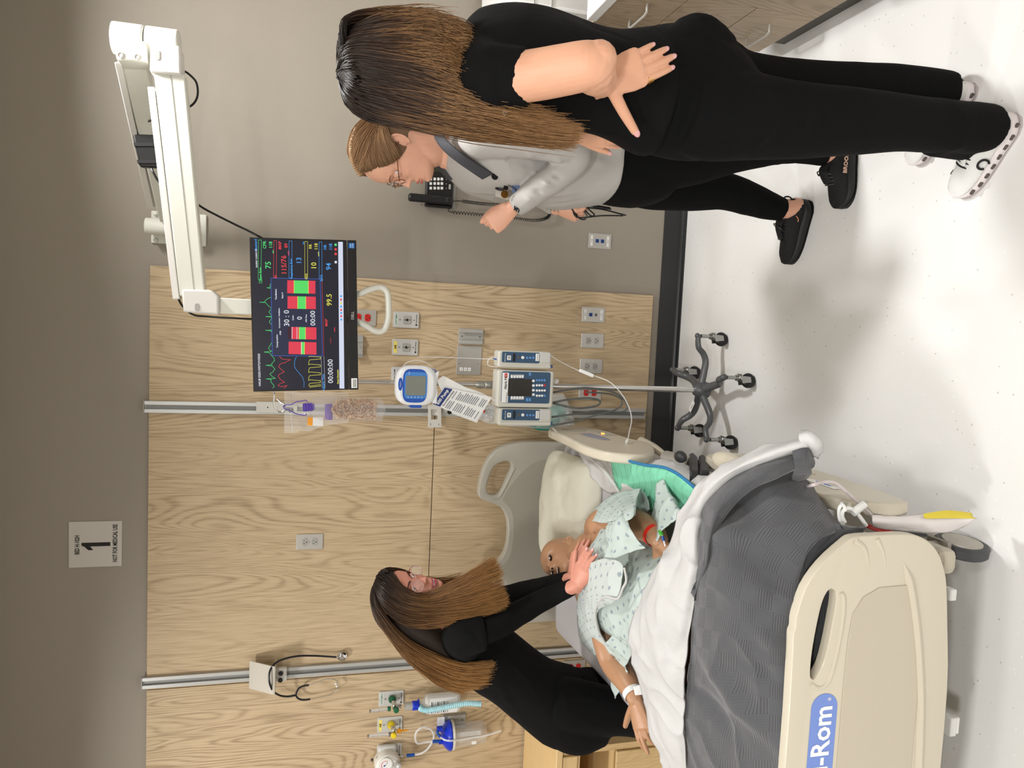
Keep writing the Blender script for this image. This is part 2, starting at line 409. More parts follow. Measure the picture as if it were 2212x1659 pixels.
data_plate(1295, 521, 'stainless data plate with two blue jacks on the grey wall', -.0003, (M_BLUE, M_BLUE))

# slide brackets
def slide(px, py, label, w_=0.072, h_=0.118):
    c = P(px, py, -.02); x, z = c.x, c.z; y = -.0192
    t = thing('slide_bracket', label, 'bracket', (x, y, z))
    plate(x, y, z, w_, h_, 0.005, 0.005).part('back_plate', M_GREYP, t, bev=.002)
    for s in (-1, 1):
        b = MB(); pr = [(0, 0), (0.012, 0), (0.012, 0.016), (-0.004, 0.016), (-0.004, 0.012), (0.006, 0.008)]
        b.rings([[Vector((x+s*(0.022+u), y-.0048-v, zz)) for u, v in pr] for zz in (z-h_*.46, z+h_*.46)]); b.part('side_lip', M_GREYP, t, bev=.001)
    for dz in (.042, -.042): b = MB(); screw(b, x, y-.0051, z+dz, .003); b.part('screw', M_DARK, t)
    plate(x, y-.0048, z, .016, .018, .001, .002).part('embossed_mark', M_GREYP, t)
slide(1017, 727, 'grey plastic slide bracket right of the two steel plates')
slide(980, 1556, 'grey plastic slide bracket behind the suction canister')
c = P(1014, 763, -.02)
t = thing('blank_plate', 'plain stainless blank cover plate between bracket and button plate', 'wall plate', (c.x, -.0192, c.z))
plate(c.x, -.0192, c.z, .071, .117, .004, .003).part('cover_plate', M_STEEL, t, bev=.002)
for dz in (.046, -.046): b = MB(); screw(b, c.x, -.0232, c.z+dz, .0035); b.part('screw', M_STEEL, t)
c = P(1012, 794, -.02)
t = thing('call_plate', 'stainless plate with three small white push buttons', 'wall plate', (c.x, -.0192, c.z))
plate(c.x, -.0192, c.z, .069, .117, .0042, .003).part('cover_plate', M_STEEL, t, bev=.002)
for k in range(3):
    f = plate(c.x-.008+.0, -.0232, c.z+.034-k*.019, .0165, .015, .003, .0015).part('button', M_PAPER, t, bev=.0006)
    text('+', .009, (c.x-.008, -.0265, c.z+.034-k*.019), (1, 0, 0), (0, 0, 1), M_INK, f)
for dz in (.045, -.045): b = MB(); disc(b, (c.x+.018, -.0234, c.z+dz), .002, .001, 8); b.part('screw', M_DARK, t)

# aluminium bracket half under the monitor, and clear sticker
c = P(777, 748, -.03)
t = thing('rail_bracket', 'ribbed aluminium bracket with one screw just under the monitor', 'bracket', (c.x, -.0192, c.z+.05))
b = MB(); pr = [(-.05, 0), (-.05, .012), (-.036, .012), (-.036, .02), (-.02, .02), (-.02, .014), (.02, .014), (.02, .02), (.036, .02), (.036, .012), (.05, .012), (.05, 0)]
b.rings([[Vector((c.x+u, -.0194-v, zz)) for u, v in pr] for zz in (c.z-.014, c.z+.13)]); b.part('extrusion', M_ALU, t, smooth=False, bev=.001)
b = MB(); disc(b, (c.x, -.033, c.z+.0), .006, .003, 14); b.part('screw', M_CHROME, t)
c = P(790, 782, -.02); c2 = P(800, 782, -.02)
o = plate(c.x, -.0194, c.z, .022, .05, .0006, .001).part('clear_sticker', mat('sticker_film', (206, 184, 150), .2, alpha=.35), None); tag(o, 'narrow clear sticker strip on the wood right of the pole', 'sticker')

# room sign
a, b2 = P(149, 1226, 0), P(264, 1124.5, 0); cx, cz = (a.x+b2.x)/2, (a.z+b2.z)/2; sw, sh = b2.x-a.x, a.z-b2.z
t = thing('room_sign', 'square grey-white sign with a large black numeral 1', 'sign', (cx, -.001, cz))
plate(cx, -.0003, cz, sw, sh, .004, .001).part('board', mat('sign_face', (200, 195, 188), .5), t, bev=.0005, smooth=False)
text('BED H-102H', .0245, (cx-.001, -.0047, cz+sh*.34), (1, 0, 0), (0, 0, 1), M_INK, t, bold=.0006, sx=.63)
text('NOT FOR MEDICAL USE', .0245, (cx+.002, -.0047, cz-sh*.375), (1, 0, 0), (0, 0, 1), M_INK, t, bold=.0006, sx=.62)
b = MB(); u = sh
b.prism([(.0105, -.055), (.0105, .055), (-.002, .055), (-.006, .045), (-.022, .029), (-.022, .0105), (-.006, .022), (-.006, -.055)], (1, 0, 0), (0, 0, 1), (cx-.003, -.0044, cz-.002), (0, -.0006, 0)); b.part('numeral', M_INK, t, smooth=False)

# ------------------------------------------------------------------ cabinets at the right
XF = 1.112
M_CAB = wood('greyed_oak', (120, 102, 82), (160, 140, 115), (176, 157, 131), 'Z', .8, .45, 3)
M_CTOP = mat('white_solid_surface', (228, 228, 226), .3)
YE = PX_(1639, 113, XF).y; YS = PX_(1633, 17, XF).y
zc_b = PX_(1284, 51.3, XF-.012).z; zc_t = PX_(1270.8, 39.9, XF-.012).z; YC = (PX_(1284, 51.3, XF-.012).y+PX_(1270.8, 39.9, XF-.012).y)/2
ZD0 = 0.112; ZD1 = PX_(1546, 79, XF).z; ZD2 = PX_(1419, 56, XF).z
def bow_handle(y0, y1, z, parent):
    b = MB(); X = XF-.0
    b.tube([(X, y0, z), (X-.026, y0, z), (X-.033, y0+(y1-y0)*.12, z), (X-.033, y1-(y1-y0)*.12, z), (X-.026, y1, z), (X, y1, z)], .0042, 8, 1)
    return b.part('handle', M_STEEL, parent)
def cabinet(y0, y1, rows, label):
    t = thing('base_cabinet', label, 'cabinet', (XF+.25, (y0+y1)/2, 0))
    MB().bb((XF+.019, y0+.001, .105), (1.845, y1-.001, zc_b)).part('body', M_CAB, t, smooth=False)
    MB().bb((XF+.045, y0+.001, 0), (1.845, y1-.001, .105)).part('toe_kick', mat('toe_kick_vinyl', (84, 82, 78), .45), t, smooth=False)
    for z0, z1 in rows:
        d = MB().bb((XF, y0+.0015, z0+.0015), (XF+.0185, y1-.0015, z1-.0015)).part('drawer', M_CAB, t, smooth=False, bev=.001)
        ym = (y0+y1)/2; bow_handle(ym-.075, ym+.075, (z0+z1)/2-.0, d)
rows = [(ZD0, ZD1), (ZD1, ZD2), (ZD2, zc_b)]
cabinet(YS, YE, rows, 'grey oak three-drawer base cabinet at the end nearest the back wall')
cabinet(YS-.56, YS, [(ZD0, ZD2), (ZD2, zc_b)], 'grey oak base cabinet cut by the frame edge, beside the three-drawer one')
cabinet(YS-1.12, YS-.56, rows, 'grey oak base cabinet furthest from the back wall, outside the frame')
o = MB().bb((XF-.012, YS-1.15, zc_b), (1.85, YC, zc_t)).part('countertop', M_CTOP, None, bev=.003); tag(o, 'thick white solid countertop over the grey oak cabinets', 'countertop')
# white pedestal unit standing between the cabinets and the back wall
t = thing('white_appliance', 'tall white enamel unit standing past the cabinets against the wall', 'appliance', (1.5, -.3, 0))
zt = P(1085, 25, -.45).z
MB().bb((1.215, -.60, .085), (1.80, -.04, zt)).part('body', mat('white_enamel', (232, 232, 230), .28), t, bev=.01)
MB().bb((1.24, -.58, 0), (1.79, -.05, .085)).part('plinth', MATS['toe_kick_vinyl'], t, smooth=False)
for zz in (zt-.09, zt-.16, zt-.35): MB().bb((1.22, -.603, zz), (1.79, -.5985, zz+.004)).part('panel_joint', M_GREYP, t, smooth=False)
MB().bb((1.22, -.62, zt-.44), (1.79, -.600, zt-.37)).part('front_ledge', MATS['white_enamel'], t, bev=.008)

# ================================================================== EQUIPMENT
def zmap(sc_, ox, oy):
    return lambda x, y, Y: P(ox+x/sc_, oy+y/sc_, Y)
EX, EZ, EY = Vector((1, 0, 0)), Vector((0, 0, 1)), Vector((0, 1, 0))
def quad_box(b, pts, t=(0, .05, 0)):
    t = Vector(t); b.rings([pts, [p+t for p in pts]]); return b

# ---- monitor arm
ZA = zmap(2.514, 200, 0)
arm = thing('monitor_mount', 'white jointed swing arm on the grey wall holding up the monitor', 'monitor mount', tuple(P(345, 490, -.01)))
Y2, YE_ = -.75, -.72
def mixY(y):  # depth of the rear beam: elbow -> wall mount
    return -.70+(y-110)/(480-110)*(.70-.10)
# wall mount
mp0, mp1 = P(327, 455, -.005), P(357, 527, -.005)
MB().bb((mp1.x, -.0005, mp1.z-.16), (mp0.x, -.012, mp0.z)).part('mount_plate', M_CREAM, arm, bev=.004)
for q in ((336, 462), (336, 519)):
    c = P(*q, -.02); b = MB(); b.ball(c, (.009, .008, .009), 12); b.part('bolt', M_CREAM, arm)
hc = P(345, 490, -.08)
b = MB(); b.cyl((hc.x, -.075, hc.z-.12), (hc.x, -.075, hc.z+.055), .034, n=28); b.part('wall_hub', M_CREAM, arm, bev=.006)
MB().bb((hc.x-.03, -.075, hc.z-.10), (hc.x+.03, -.01, hc.z+.02)).part('hub_bracket', M_CREAM, arm, bev=.004)
# rear beam
def b1(pl, pr, tl, name, material, dx=.0, bev=.003):
    pass
ra, rb = [ (260, 131), (313, 131)], [(345, 480), (392, 480)]
b = MB(); b.rings([[P(*ra[0], -.70), P(*ra[1], -.70), P(*ra[1], -.70)+Vector((.02, .055, 0)), P(*ra[0], -.70)+Vector((.02, .055, 0))],
                   [P(*rb[0], -.13), P(*rb[1], -.13), P(*rb[1], -.13)+Vector((.02, .055, 0)), P(*rb[0], -.13)+Vector((.02, .055, 0))]])
b.part('rear_beam', M_CREAM, arm, bev=.004)
b = MB(); q0, q1 = [P(247, 135, -.71), P(261, 135, -.71)], [P(319, 450, -.17), P(332, 450, -.17)]
o2 = Vector((.02, .05, 0)); b.rings([[q0[0], q0[1], q0[1]+o2, q0[0]+o2], [q1[0], q1[1], q1[1]+o2, q1[0]+o2]])
b.part('cable_tray', M_WHITE, arm, bev=.002)
# elbow
et, em, eb = P(240, 82, -.72), P(312, 86, -.72), P(386, 92, -.72)
b = MB(); b.cyl((em.x, -.70, em.z+.002), (em.x, -.70, et.z), .050, n=36); b.part('elbow_hub', M_CREAM, arm, bev=.005)
b = MB(); b.cyl((em.x, -.70, em.z-.002), (em.x, -.70, eb.z), .050, n=36); b.part('elbow_hub', M_CREAM, arm, bev=.005)
pl = [P(243, 85, -.765), P(315, 88, -.765), P(317, 132, -.765), P(252, 130, -.765)]
quad_box(MB(), pl, (0, .10, 0)).part('elbow_collar', M_CREAM, arm, bev=.006)
for q in ((260, 119), (296, 123)):
    c = P(*q, -.766); b = MB(); b.lathe([(.0105, 0), (.0105, .002), (.007, .003), (.006, .001)], c, (0, -1, 0), 18); b.part('bolt', M_STEEL, arm)
# front beam
f0, f1 = [P(331, 150, Y2-.035), P(399, 160, Y2-.035)], [P(388, 640, Y2-.035), P(443, 640, Y2-.035)]
quad_box(MB(), [f0[0], f0[1], f1[1], f1[0]], (0, .06, 0)).part('front_beam', M_CREAM, arm, bev=.005)
s0, s1 = P(368, 160, Y2-.0365), P(419, 630, Y2-.0365)
b = MB(); b.rings([[s0+EZ*.001, s0-EZ*.001, s0-EZ*.001+EY*.002, s0+EZ*.001+EY*.002], [s1+EZ*.001, s1-EZ*.001, s1-EZ*.001+EY*.002, s1+EZ*.001+EY*.002]]); b.part('beam_joint', M_GREYP, arm)
t0, t1 = [P(318, 187, Y2-.03), P(333, 187, Y2-.03)], [P(373, 647, Y2-.03), P(388, 646, Y2-.03)]
quad_box(MB(), [t0[0], t0[1], t1[1], t1[0]], (0, .05, 0)).part('cable_tray', M_WHITE, arm, bev=.003)
def cover(pts, name):
    return quad_box(MB(), [P(x, y, Y2-.052) for x, y in pts], (0, .09, 0)).part(name, M_WHITE, arm, bev=.006)
cover([(324, 93), (389, 98), (391, 162), (323, 154)], 'elbow_cover')
c = P(340, 119, Y2-.053); b = MB(); b.prism(rrect(.014, .03, .0065), (0, 0, 1), (1, 0, 0), c, (0, -.001, 0)); b.part('cover_slot', M_GREYP, arm)
cover([(392, 625), (455, 626), (472, 640), (472, 680), (396, 674)], 'end_cover')
c = P(426, 664, Y2-.053); b = MB(); b.prism(rrect(.014, .026, .0065), (0, 0, 1), (1, 0, 0), c, (0, -.001, 0)); b.part('cover_slot', M_GREYP, arm)
pa, pb = P(470, 660, Y2-.01), P(640, 668, Y2-.01)
MB().bb((pa.x-.026, Y2-.03, pb.z), (pa.x+.026, Y2+.01, pa.z)).part('drop_post', M_CREAM, arm, bev=.003)
# bent white handle under the monitor
b = MB(); hy = Y2-.02
b.tube([P(740, 640, hy), P(775, 635, hy), P(800, 625, hy), P(822, 621, hy), P(836, 632, hy), P(839, 660, hy), P(838, 690, hy), P(829, 713, hy), P(812, 716, hy), P(790, 704, hy), P(765, 692, hy), P(745, 690, hy)], .011, 12, 5)
b.part('handle', M_CREAM, arm)
# power brick strapped to the rear beam
br = thing('power_brick', 'black power brick strapped to the rear beam of the arm', 'power adapter', tuple(P(312, 322, -.45)))
quad_box(MB(), [P(285, 284, -.47), P(336, 290, -.47), P(342, 362, -.47), P(302, 360, -.47)], (0, .03, 0)).part('case', M_BLACK, br, bev=.005)
for yy in (308, 345): quad_box(MB(), [P(283+(yy-284)*.2, yy, -.475), P(340, yy, -.475), P(340, yy+8, -.475), P(285+(yy-284)*.2, yy+8, -.475)], (0, .04, 0)).part('strap', mat('rubber', (30, 30, 30), .7), br, bev=.001)
b = MB(); b.tube([P(309, 286, -.46), P(310, 274, -.47), P(318, 264, -.5), P(332, 258, -.55)], .0035, 8, 5); b.part('cord', M_BLACK, br)
b = MB(); b.tube([P(326, 362, -.46), P(332, 374, -.47), P(340, 388, -.5), P(350, 400, -.55)], .004, 8, 5); b.part('cord', M_BLACK, br)
cb = thing('arm_cables', 'black cables looping below the white arm and down to the monitor', 'cable', tuple(P(427, 200, -.7)))
b = MB(); b.tube([P(395, 152, -.70), P(408, 160, -.70), P(424, 178, -.72), P(427, 205, -.72), P(418, 224, -.7), P(400, 236, -.68)], .0036, 8, 6); b.part('cable_loop', M_BLACK, cb)
b = MB(); b.tube([P(420, 436, -.69), P(440, 450, -.69), P(470, 466, -.7), P(510, 486, -.72), P(545, 503, -.74), P(590, 530, -.73), P(600, 560, -.73)], .0036, 8, 6); b.part('cable_run', M_BLACK, cb)
b = MB(); b.tube([P(383, 640, -.74), P(395, 662, -.77), P(418, 680, -.77), P(450, 684, -.765), P(500, 687, -.765), P(560, 690, -.755)], .0036, 8, 6); b.part('cable_drop', M_BLACK, cb)

# ---- monitor
MY = -.80
zm = zmap(3.607, 520, 490)
cTR, cBR, cTL, cBL = zm(58, 88, MY), zm(908, 98, MY), zm(108, 1295, MY), zm(908, 1258, MY)
cm = (cTR+cBR+cTL+cBL)/4; mex = ((cTR-cTL)+(cBR-cBL)).normalized(); mey = ((cTR-cBR)+(cTL-cBL)); mey = (mey-mex*mey.dot(mex)).normalized(); mn = mex.cross(mey)
MW, MH = ((cTR-cTL).length+(cBR-cBL).length)/2, ((cTR-cBR).length+(cTL-cBL).length)/2
mon = thing('monitor', 'black widescreen monitor showing vital signs and compression bars', 'monitor', tuple(cm))
def S(xz, yz, lift=.0006):
    xl = 58+50*(yz-88)/1207; v = (xz-xl)/(908-xl); yt = 88+10*v; yb = 1295-37*v; u = 1-(yz-yt)/(yb-yt)
    return cm + mex*((u-.5)*MW) + mey*((.5-v)*MH) + mn*lift
def mbox(b, u0, v0, u1, v1, n0, n1):
    o = cm+mex*u0+mey*v0+mn*n0; return b.prism([(0, 0), (u1-u0, 0), (u1-u0, v1-v0), (0, v1-v0)], mex, mey, o, mn*(n1-n0))
hw_, hh_ = MW/2, MH/2; bz = MH*(908-832)/830
mbox(MB(), -hw_, -hh_, hw_, -hh_+bz, -.02, .003).part('chin_bezel', M_BLACK, mon, bev=.002)
mbox(MB(), -hw_, -hh_+bz+.001, hw_, hh_, -.012, .0).part('housing', M_BLACK, mon, bev=.0015)
mbox(MB(), -hw_*.7, -hh_*.8, hw_*.7, hh_*.75, -.045, -.011).part('rear_shell', M_BLACK, mon, bev=.008)
def em(name, c, s=1.0): return mat('screen_'+name, (5, 5, 8), .3, emit=c, es=s)
b = MB(); b.rings([[S(75, 104, 0.0001), S(802, 112, .0001), S(800, 1255, .0001), S(118, 1275, .0001)], [S(75, 104, .0004), S(802, 112, .0004), S(800, 1255, .0004), S(118, 1275, .0004)]])
scr = b.part('screen', em('bg', (34, 34, 50), .8), mon, smooth=False)
def srect(x0, y0, x1, y1, m_, lift=.0006, name='screen_patch'):
    b = MB(); q = [(x0, y0), (x1, y0), (x1, y1), (x0, y1)]; b.rings([[S(*p, lift) for p in q], [S(*p, lift+.0002) for p in q]]); return b.part(name, m_, scr, smooth=False)
def sline(pts, m_, wd=3, lift=.0012, name='trace', closed=False):
    b = MB(); pp = pts+[pts[0]] if closed else pts
    for (xa, ya), (xb, yb) in zip(pp[:-1], pp[1:]):
        A, B = S(xa, ya, lift), S(xb, yb, lift); d = (B-A)
        if d.length < 1e-6: continue
        d.normalize(); n_ = mn.cross(d)*(wd/2*MH/830); e = d*(wd*.3*MH/830)
        b.rings([[A-n_-e, B-n_+e, B+n_+e, A+n_-e], [q+mn*.0002 for q in (A-n_-e, B-n_+e, B+n_+e, A+n_-e)]])
    return b.part(name, m_, scr, smooth=False)
E_W, E_G, E_R, E_B, E_Y, E_N = em('white', (235, 238, 245), 1.0), em('green', (90, 235, 130), 1), em('red', (245, 70, 80), 1), em('blue', (80, 170, 250), 1), em('yellow', (240, 235, 90), 1), em('blueline', (70, 110, 220), 1)
srect(760, 112, 798, 1253, em('taskbar', (225, 232, 252), 1), name='taskbar')
for yy in (530, 557, 583, 610, 637, 660, 685, 712): srect(772, yy-7, 786, yy+7, (E_B, E_R, E_B, E_Y)[int(yy) % 4], .0010, 'taskbar_icon')
srect(228, 400, 630, 1003, em('dialog', (38, 44, 74), .9), .0008, 'dialog')
sline([(228, 400), (612, 400), (630, 1000), (246, 1006)], E_N, 3, closed=True, name='dialog_border')
RB, GB, DR = em('bar_red', (238, 62, 84), 1), em('bar_green', (92, 232, 108), 1), em('bar_dark', (70, 20, 44), .8)
for x0, x1, y0, y1, g0, g1 in ((355, 575, 415, 515, 410, 518), (358, 578, 538, 635, 438, 497), (390, 582, 777, 872, 450, 495), (368, 582, 893, 990, 470, 487)):
    srect(x0, y0, x1, y1, RB, .0014, 'gauge_bar'); srect(g0, y0, g1, y1, GB, .0018, 'gauge_zone')
    srect(g0-4, y0, g0, y1, E_Y, .0020, 'gauge_line'); srect(g1, y0, g1+4, y1, E_Y, .0020, 'gauge_line')
srect(362, 777, 390, 872, DR, .0014, 'gauge_bar'); srect(392, 777, 396, 872, E_W, .0020, 'gauge_line'); srect(430, 777, 434, 872, E_W, .0020, 'gauge_line'); srect(463, 893, 469, 990, E_W, .0020, 'gauge_line')
def st(s_, x, y, h, m_, bold=.0002, sx=1.0, lift=.0022):
    text(s_, h*MH/830*1.38, S(x, y, lift), mex, mey, m_, scr, bold=bold, sx=sx, depth=.0002)
for a in (('75', 208, 300, 44, E_G), ('CPR', 178, 145, 24, E_G), ('118', 225, 145, 26, E_G), ('MAP', 297, 147, 24, E_R), ('89', 345, 148, 26, E_R), ('115/76', 330, 298, 40, E_R), ('13', 447, 262, 40, E_B),
          ('RR', 537, 152, 22, E_Y), ('118', 583, 152, 26, E_Y), ('10', 565, 300, 42, E_Y), ('HR', 655, 155, 22, E_B), ('118', 700, 152, 26, E_B), ('94', 683, 303, 42, E_B), ('99.5', 686, 560, 42, E_Y), ('MAP', 661, 738, 22, E_R),
          ('00:00:00', 692, 1118, 42, E_W), ('30 : 0', 353, 710, 42, E_W), ('0', 453, 707, 40, E_W), ('00:00', 556, 705, 40, E_W), ('Heart Rate', 148, 373, 18, E_G), ('Respiratory Rate', 387, 325, 17, E_B), ('BP', 266, 388, 17, E_R),
          ('CO2', 504, 383, 17, E_Y), ('SpO2', 624, 393, 17, E_B), ('Scenario Time', 636, 1208, 17, E_B), ('HAL® S3201/VNT2/VX025', 150, 1120, 17, E_W), ('Gaumard', 110, 148, 18, E_B), ('2/6/2025 12:28:02 PM', 116, 250, 12, E_W),
          ('Compression', 280, 890, 14, E_W), ('Compression : Ventilation', 295, 710, 11, E_W), ('Ventilation', 268, 525, 14, E_W), ('Rate: 0', 318, 533, 12, E_W), ('CPM', 305, 826, 12, E_W), ('Cycles', 400, 706, 11, E_W), ('CPR Time', 503, 708, 11, E_W),
          ('-- / --', 692, 878, 16, E_R), ('mmHg', 725, 790, 10, E_R), ('bpm', 243, 196, 10, E_G), ('mmHg', 363, 205, 10, E_R), ('/min', 481, 126, 10, E_B), ('mmHg', 601, 208, 10, E_Y), ('Smart Scenario', 748, 1160, 14, E_Y)):
    st(*a)
for x0, x1, y0, y1, m_ in ((130, 152, 108, 410, E_G), (248, 270, 110, 398, E_R), (368, 391, 112, 396, E_B), (492, 514, 114, 396, E_Y), (606, 628, 116, 398, E_B), (138, 160, 412, 440, E_G)):
    sline([(x0, y0), (x1, y0), (x1, y1), (x0, y1)], m_, 2.2, closed=True, name='section_frame')
sline([(628, 398), (640, 990)], E_R, 2); sline([(618, 1000), (626, 1255)], E_W, 1.6); sline([(640, 1000), (648, 1255)], E_W, 1.6)
def wave(y0, y1, base, pts, m_, n=None):
    sline([(base+dx, y0+(y1-y0)*t) for t, dx in pts], m_, 3)
ecg = [(212, 445), (212, 470), (198, 475), (212, 480), (215, 520), (200, 545), (188, 572), (212, 580), (145, 588), (188, 592), (195, 605), (212, 625)]
sline([(224, 445), (224, 472), (198, 476), (226, 480)], E_G, 3)
sline([(232, 548), (205, 560), (188, 575), (180, 588), (143, 589), (190, 591), (200, 605), (218, 622), (230, 632)], E_G, 3)
for yy in (700, 808): sline([(236, yy+12), (236, yy+3), (190, yy), (238, yy-3)], E_G, 3)
sline([(238, 905), (228, 925), (215, 945), (225, 962), (240, 972), (182, 978), (228, 985), (235, 1000), (258, 1025), (262, 1045), (240, 1070), (245, 1078), (197, 1083), (245, 1088), (265, 1110), (250, 1135), (228, 1150), (245, 1170), (270, 1185), (200, 1190), (240, 1195), (235, 1212), (255, 1235), (262, 1250), (250, 1262)], E_G, 3)
sline([(228, 645), (215, 665), (232, 685)], E_G, 3); sline([(232, 720), (218, 740), (234, 760)], E_G, 3)
sline([(300, 1010), (320, 1032), (383, 1034), (350, 1052), (340, 1060), (320, 1062), (300, 1075), (295, 1095), (320, 1120), (338, 1132), (300, 1150), (290, 1168), (305, 1190), (340, 1215), (310, 1222), (290, 1240), (310, 1250), (358, 1238), (345, 1255), (330, 1258)], E_R, 3)
sline([(428, 1008), (415, 1040), (412, 1085), (425, 1110), (450, 1140), (475, 1170), (487, 1210), (485, 1250)], E_B, 3)
pts = []
for k in range(4):
    y = 1010+k*62; pts += [(522, y), (530, y-6), (612, y-2), (612, y+14), (530, y+22), (522, y+40)]
pts += [(530, 1240), (612, 1225), (612, 1238), (540, 1246), (530, 1252)]
sline(sorted(pts, key=lambda q: 0), E_Y, 3)
for yy, m_ in ((135, E_G), (170, E_R), (205, E_R), (268, E_W)): srect(730, yy-9, 748, yy+9, m_, .0012, 'app_icon')
b = MB(); mbox(b, hw_-.028, -hh_+.006, hw_-.010, -hh_+bz-.006, .003, .0036); b.part('sticker', mat('blue_sticker', (0, 104, 180), .4), mon)
text('intel', .007, cm+mex*(hw_-.019)+mey*(-hh_+bz*.62)+mn*.0038, mex, mey, M_PAPER, mon, depth=.0002); text('CORE', .006, cm+mex*(hw_-.019)+mey*(-hh_+bz*.38)+mn*.0038, mex, mey, M_PAPER, mon, depth=.0002)
text('DELL', .0125, cm+mex*.0+mey*(-hh_+bz*.5)+mn*.0032, mex, mey, mat('silver_ink', (190, 190, 190), .3, .6), mon, bold=.0003, depth=.0003)
mbox(MB(), -hw_+.006, -hh_+.004, -hw_+.040, -hh_+bz-.008, .003, .0034).part('asset_label', M_PAPER, mon)
for k in range(3): mbox(MB(), -hw_+.009, -hh_+.008+k*.004, -hw_+.036, -hh_+.0095+k*.004, .0035, .0037).part('label_line', M_INK, mon)

# ---- infusion stand
IV = (-.250, -.480)
stand = thing('infusion_stand', 'chrome pole stand on a dark grey five-legged base with casters', 'infusion stand', (IV[0], IV[1], 0))
M_POLE = mat('pole_chrome', (222, 221, 218), .22, .85)
b = MB(); b.cyl((IV[0], IV[1], .14), (IV[0], IV[1], 1.10), .0125, n=20); b.part('lower_pole', M_POLE, stand)
b = MB(); b.cyl((IV[0], IV[1], 1.08), (IV[0], IV[1], 1.93), .0095, n=20); b.part('upper_pole', M_POLE, stand)
zc0, zc1 = P(1072, 838, -.48).z, P(1027, 838, -.48).z
b = MB(); b.lathe([(.014, 0), (.0165, .004), (.0165, .045), (.0135, .05), (.0155, .056), (.0165, .06), (.0165, zc1-zc0-.012), (.012, zc1-zc0)], (IV[0], IV[1], zc0), n=24); b.part('height_clamp', mat('zinc', (176, 176, 172), .35, .8), stand)
# hooks at the top
hy = IV[1]-.012
b = MB(); b.tube([(IV[0], IV[1], 1.93), P(589, 838, -.48), P(592, 850, hy), P(591.5, 872, hy), P(598, 887, hy), P(609, 890, hy), P(615, 882, hy), P(614, 874, hy), P(605, 868, hy), P(598, 861, hy)], .0035, 8, 5); b.part('hook', M_POLE, stand)
b = MB(); b.tube([(IV[0], IV[1], 1.93), (IV[0]+.05, IV[1]+.01, 1.935), (IV[0]+.085, IV[1]+.02, 1.93), (IV[0]+.09, IV[1]+.02, 1.90), (IV[0]+.07, IV[1]+.02, 1.89), (IV[0]+.06, IV[1]+.02, 1.90)], .0035, 8, 5); b.part('hook', M_POLE, stand)
hubz = P(1525, 848, -.5).z
M_BASE = mat('base_enamel', (84, 86, 88), .32)
b = MB(); b.lathe([(.016, .0), (.034, .0), (.040, .02), (.036, .045), (.022, .065), (.016, .07)], (IV[0], IV[1], .085), n=24); b.part('base_hub', M_BASE, stand)
M_TYRE = mat('caster_rubber', (18, 18, 18), .4); M_FORK = mat('caster_fork', (170, 172, 170), .25, .9)
for k, ang in enumerate((2, 72, 143, 212, 288)):
    a = R(ang); d = Vector((math.cos(a), math.sin(a), 0)); o = Vector((IV[0], IV[1], 0)); s = d.cross(EZ)
    b = MB(); b.tube([o+d*.01+EZ*.12, o+d*.07+EZ*.107, o+d*.125+EZ*.10, o+d*.160+EZ*.113, o+d*.185+EZ*.136, o+d*.215+EZ*.142, o+d*.245+EZ*.14], lambda t: .019-.006*t, 12, 4, flat=.8, hint=s)
    b.part('base_leg', M_BASE, stand)
    cs = o+d*.238
    b = MB(); b.ball(cs+EZ*.146, (.013, .013, .011), 12); lg = b.part('leg_tip', M_BASE, stand)
    wq = Vector((math.cos(R(200)), math.sin(R(200)), 0)); wr = wq.cross(EZ)   # wheels trail in one direction
    ax = cs + wq*.012 + EZ*.031
    b = MB(); b.cyl(cs+EZ*.078, cs+EZ*.128, .0085, n=14); b.lathe([(.013, 0), (.014, .004), (.010, .008), (.014, .012), (.012, .018)], cs+EZ*.07, n=16)
    for sgn in (-1, 1): b.prism([(-.012, 0), (.012, 0), (.016, .042), (-.016, .042)], wq, EZ, ax+wr*(sgn*.0145)-EZ*.004, wr*(sgn*.002))
    b.bb((cs.x-.016, cs.y-.016, .066), (cs.x+.016, cs.y+.016, .071))
    ck = b.part('caster_fork', M_FORK, stand)
    b = MB(); b.lathe([(.012, -.011), (.026, -.011), (.031, -.007), (.031, .007), (.026, .011), (.012, .011)], ax, wr, 22); b.part('caster_wheel', M_TYRE, stand)
o = MB(); dd = Vector((math.cos(R(143)), math.sin(R(143)), 0)); sd = dd.cross(EZ)
c = Vector((IV[0], IV[1], 0))+dd*.10+EZ*.122
o.prism(rrect(.058, .022, .003), dd, sd, c, EZ*.0008); o.part('asset_label', M_PAPER, stand)
text('▪ 2471', .010, c+EZ*.0012, dd, -sd, M_INK, stand, depth=.0002)

# ---- infusion pump
ZP = zmap(3.568, 820, 640)
PY = -.60
M_PB = mat('pump_beige', (202, 200, 190), .4); M_PF = mat('pump_face_blue', (52, 80, 108), .45); M_SCR = mat('lcd_dark', (44, 40, 36), .2); M_LB = mat('pale_blue_key', (90, 140, 200), .4)
pump = thing('infusion_pump', 'beige and navy infusion pump with keypad and two side channels on the pole', 'infusion pump', tuple(ZP(1120, 710, PY+.08)))
def zbox(x0, y0, x1, y1, Y, t, m_, par, name, bev=.002, r=.004, map_=ZP):
    a, c2 = map_(x0, y0, Y), map_(x1, y1, Y); w_, h_ = abs(a.x-c2.x), abs(a.z-c2.z)
    b = MB(); b.prism(rrect(w_, h_, min(r, w_*.45, h_*.45)), EX, EZ, ((a.x+c2.x)/2, Y, (a.z+c2.z)/2), (0, t, 0)); return b.part(name, m_, par, bev=bev)
def ztxt(s_, x, y, Y, size, m_, par, map_=ZP, **k):
    return text(s_, size, map_(x, y, Y), EX, EZ, m_, par, depth=.0002, **k)
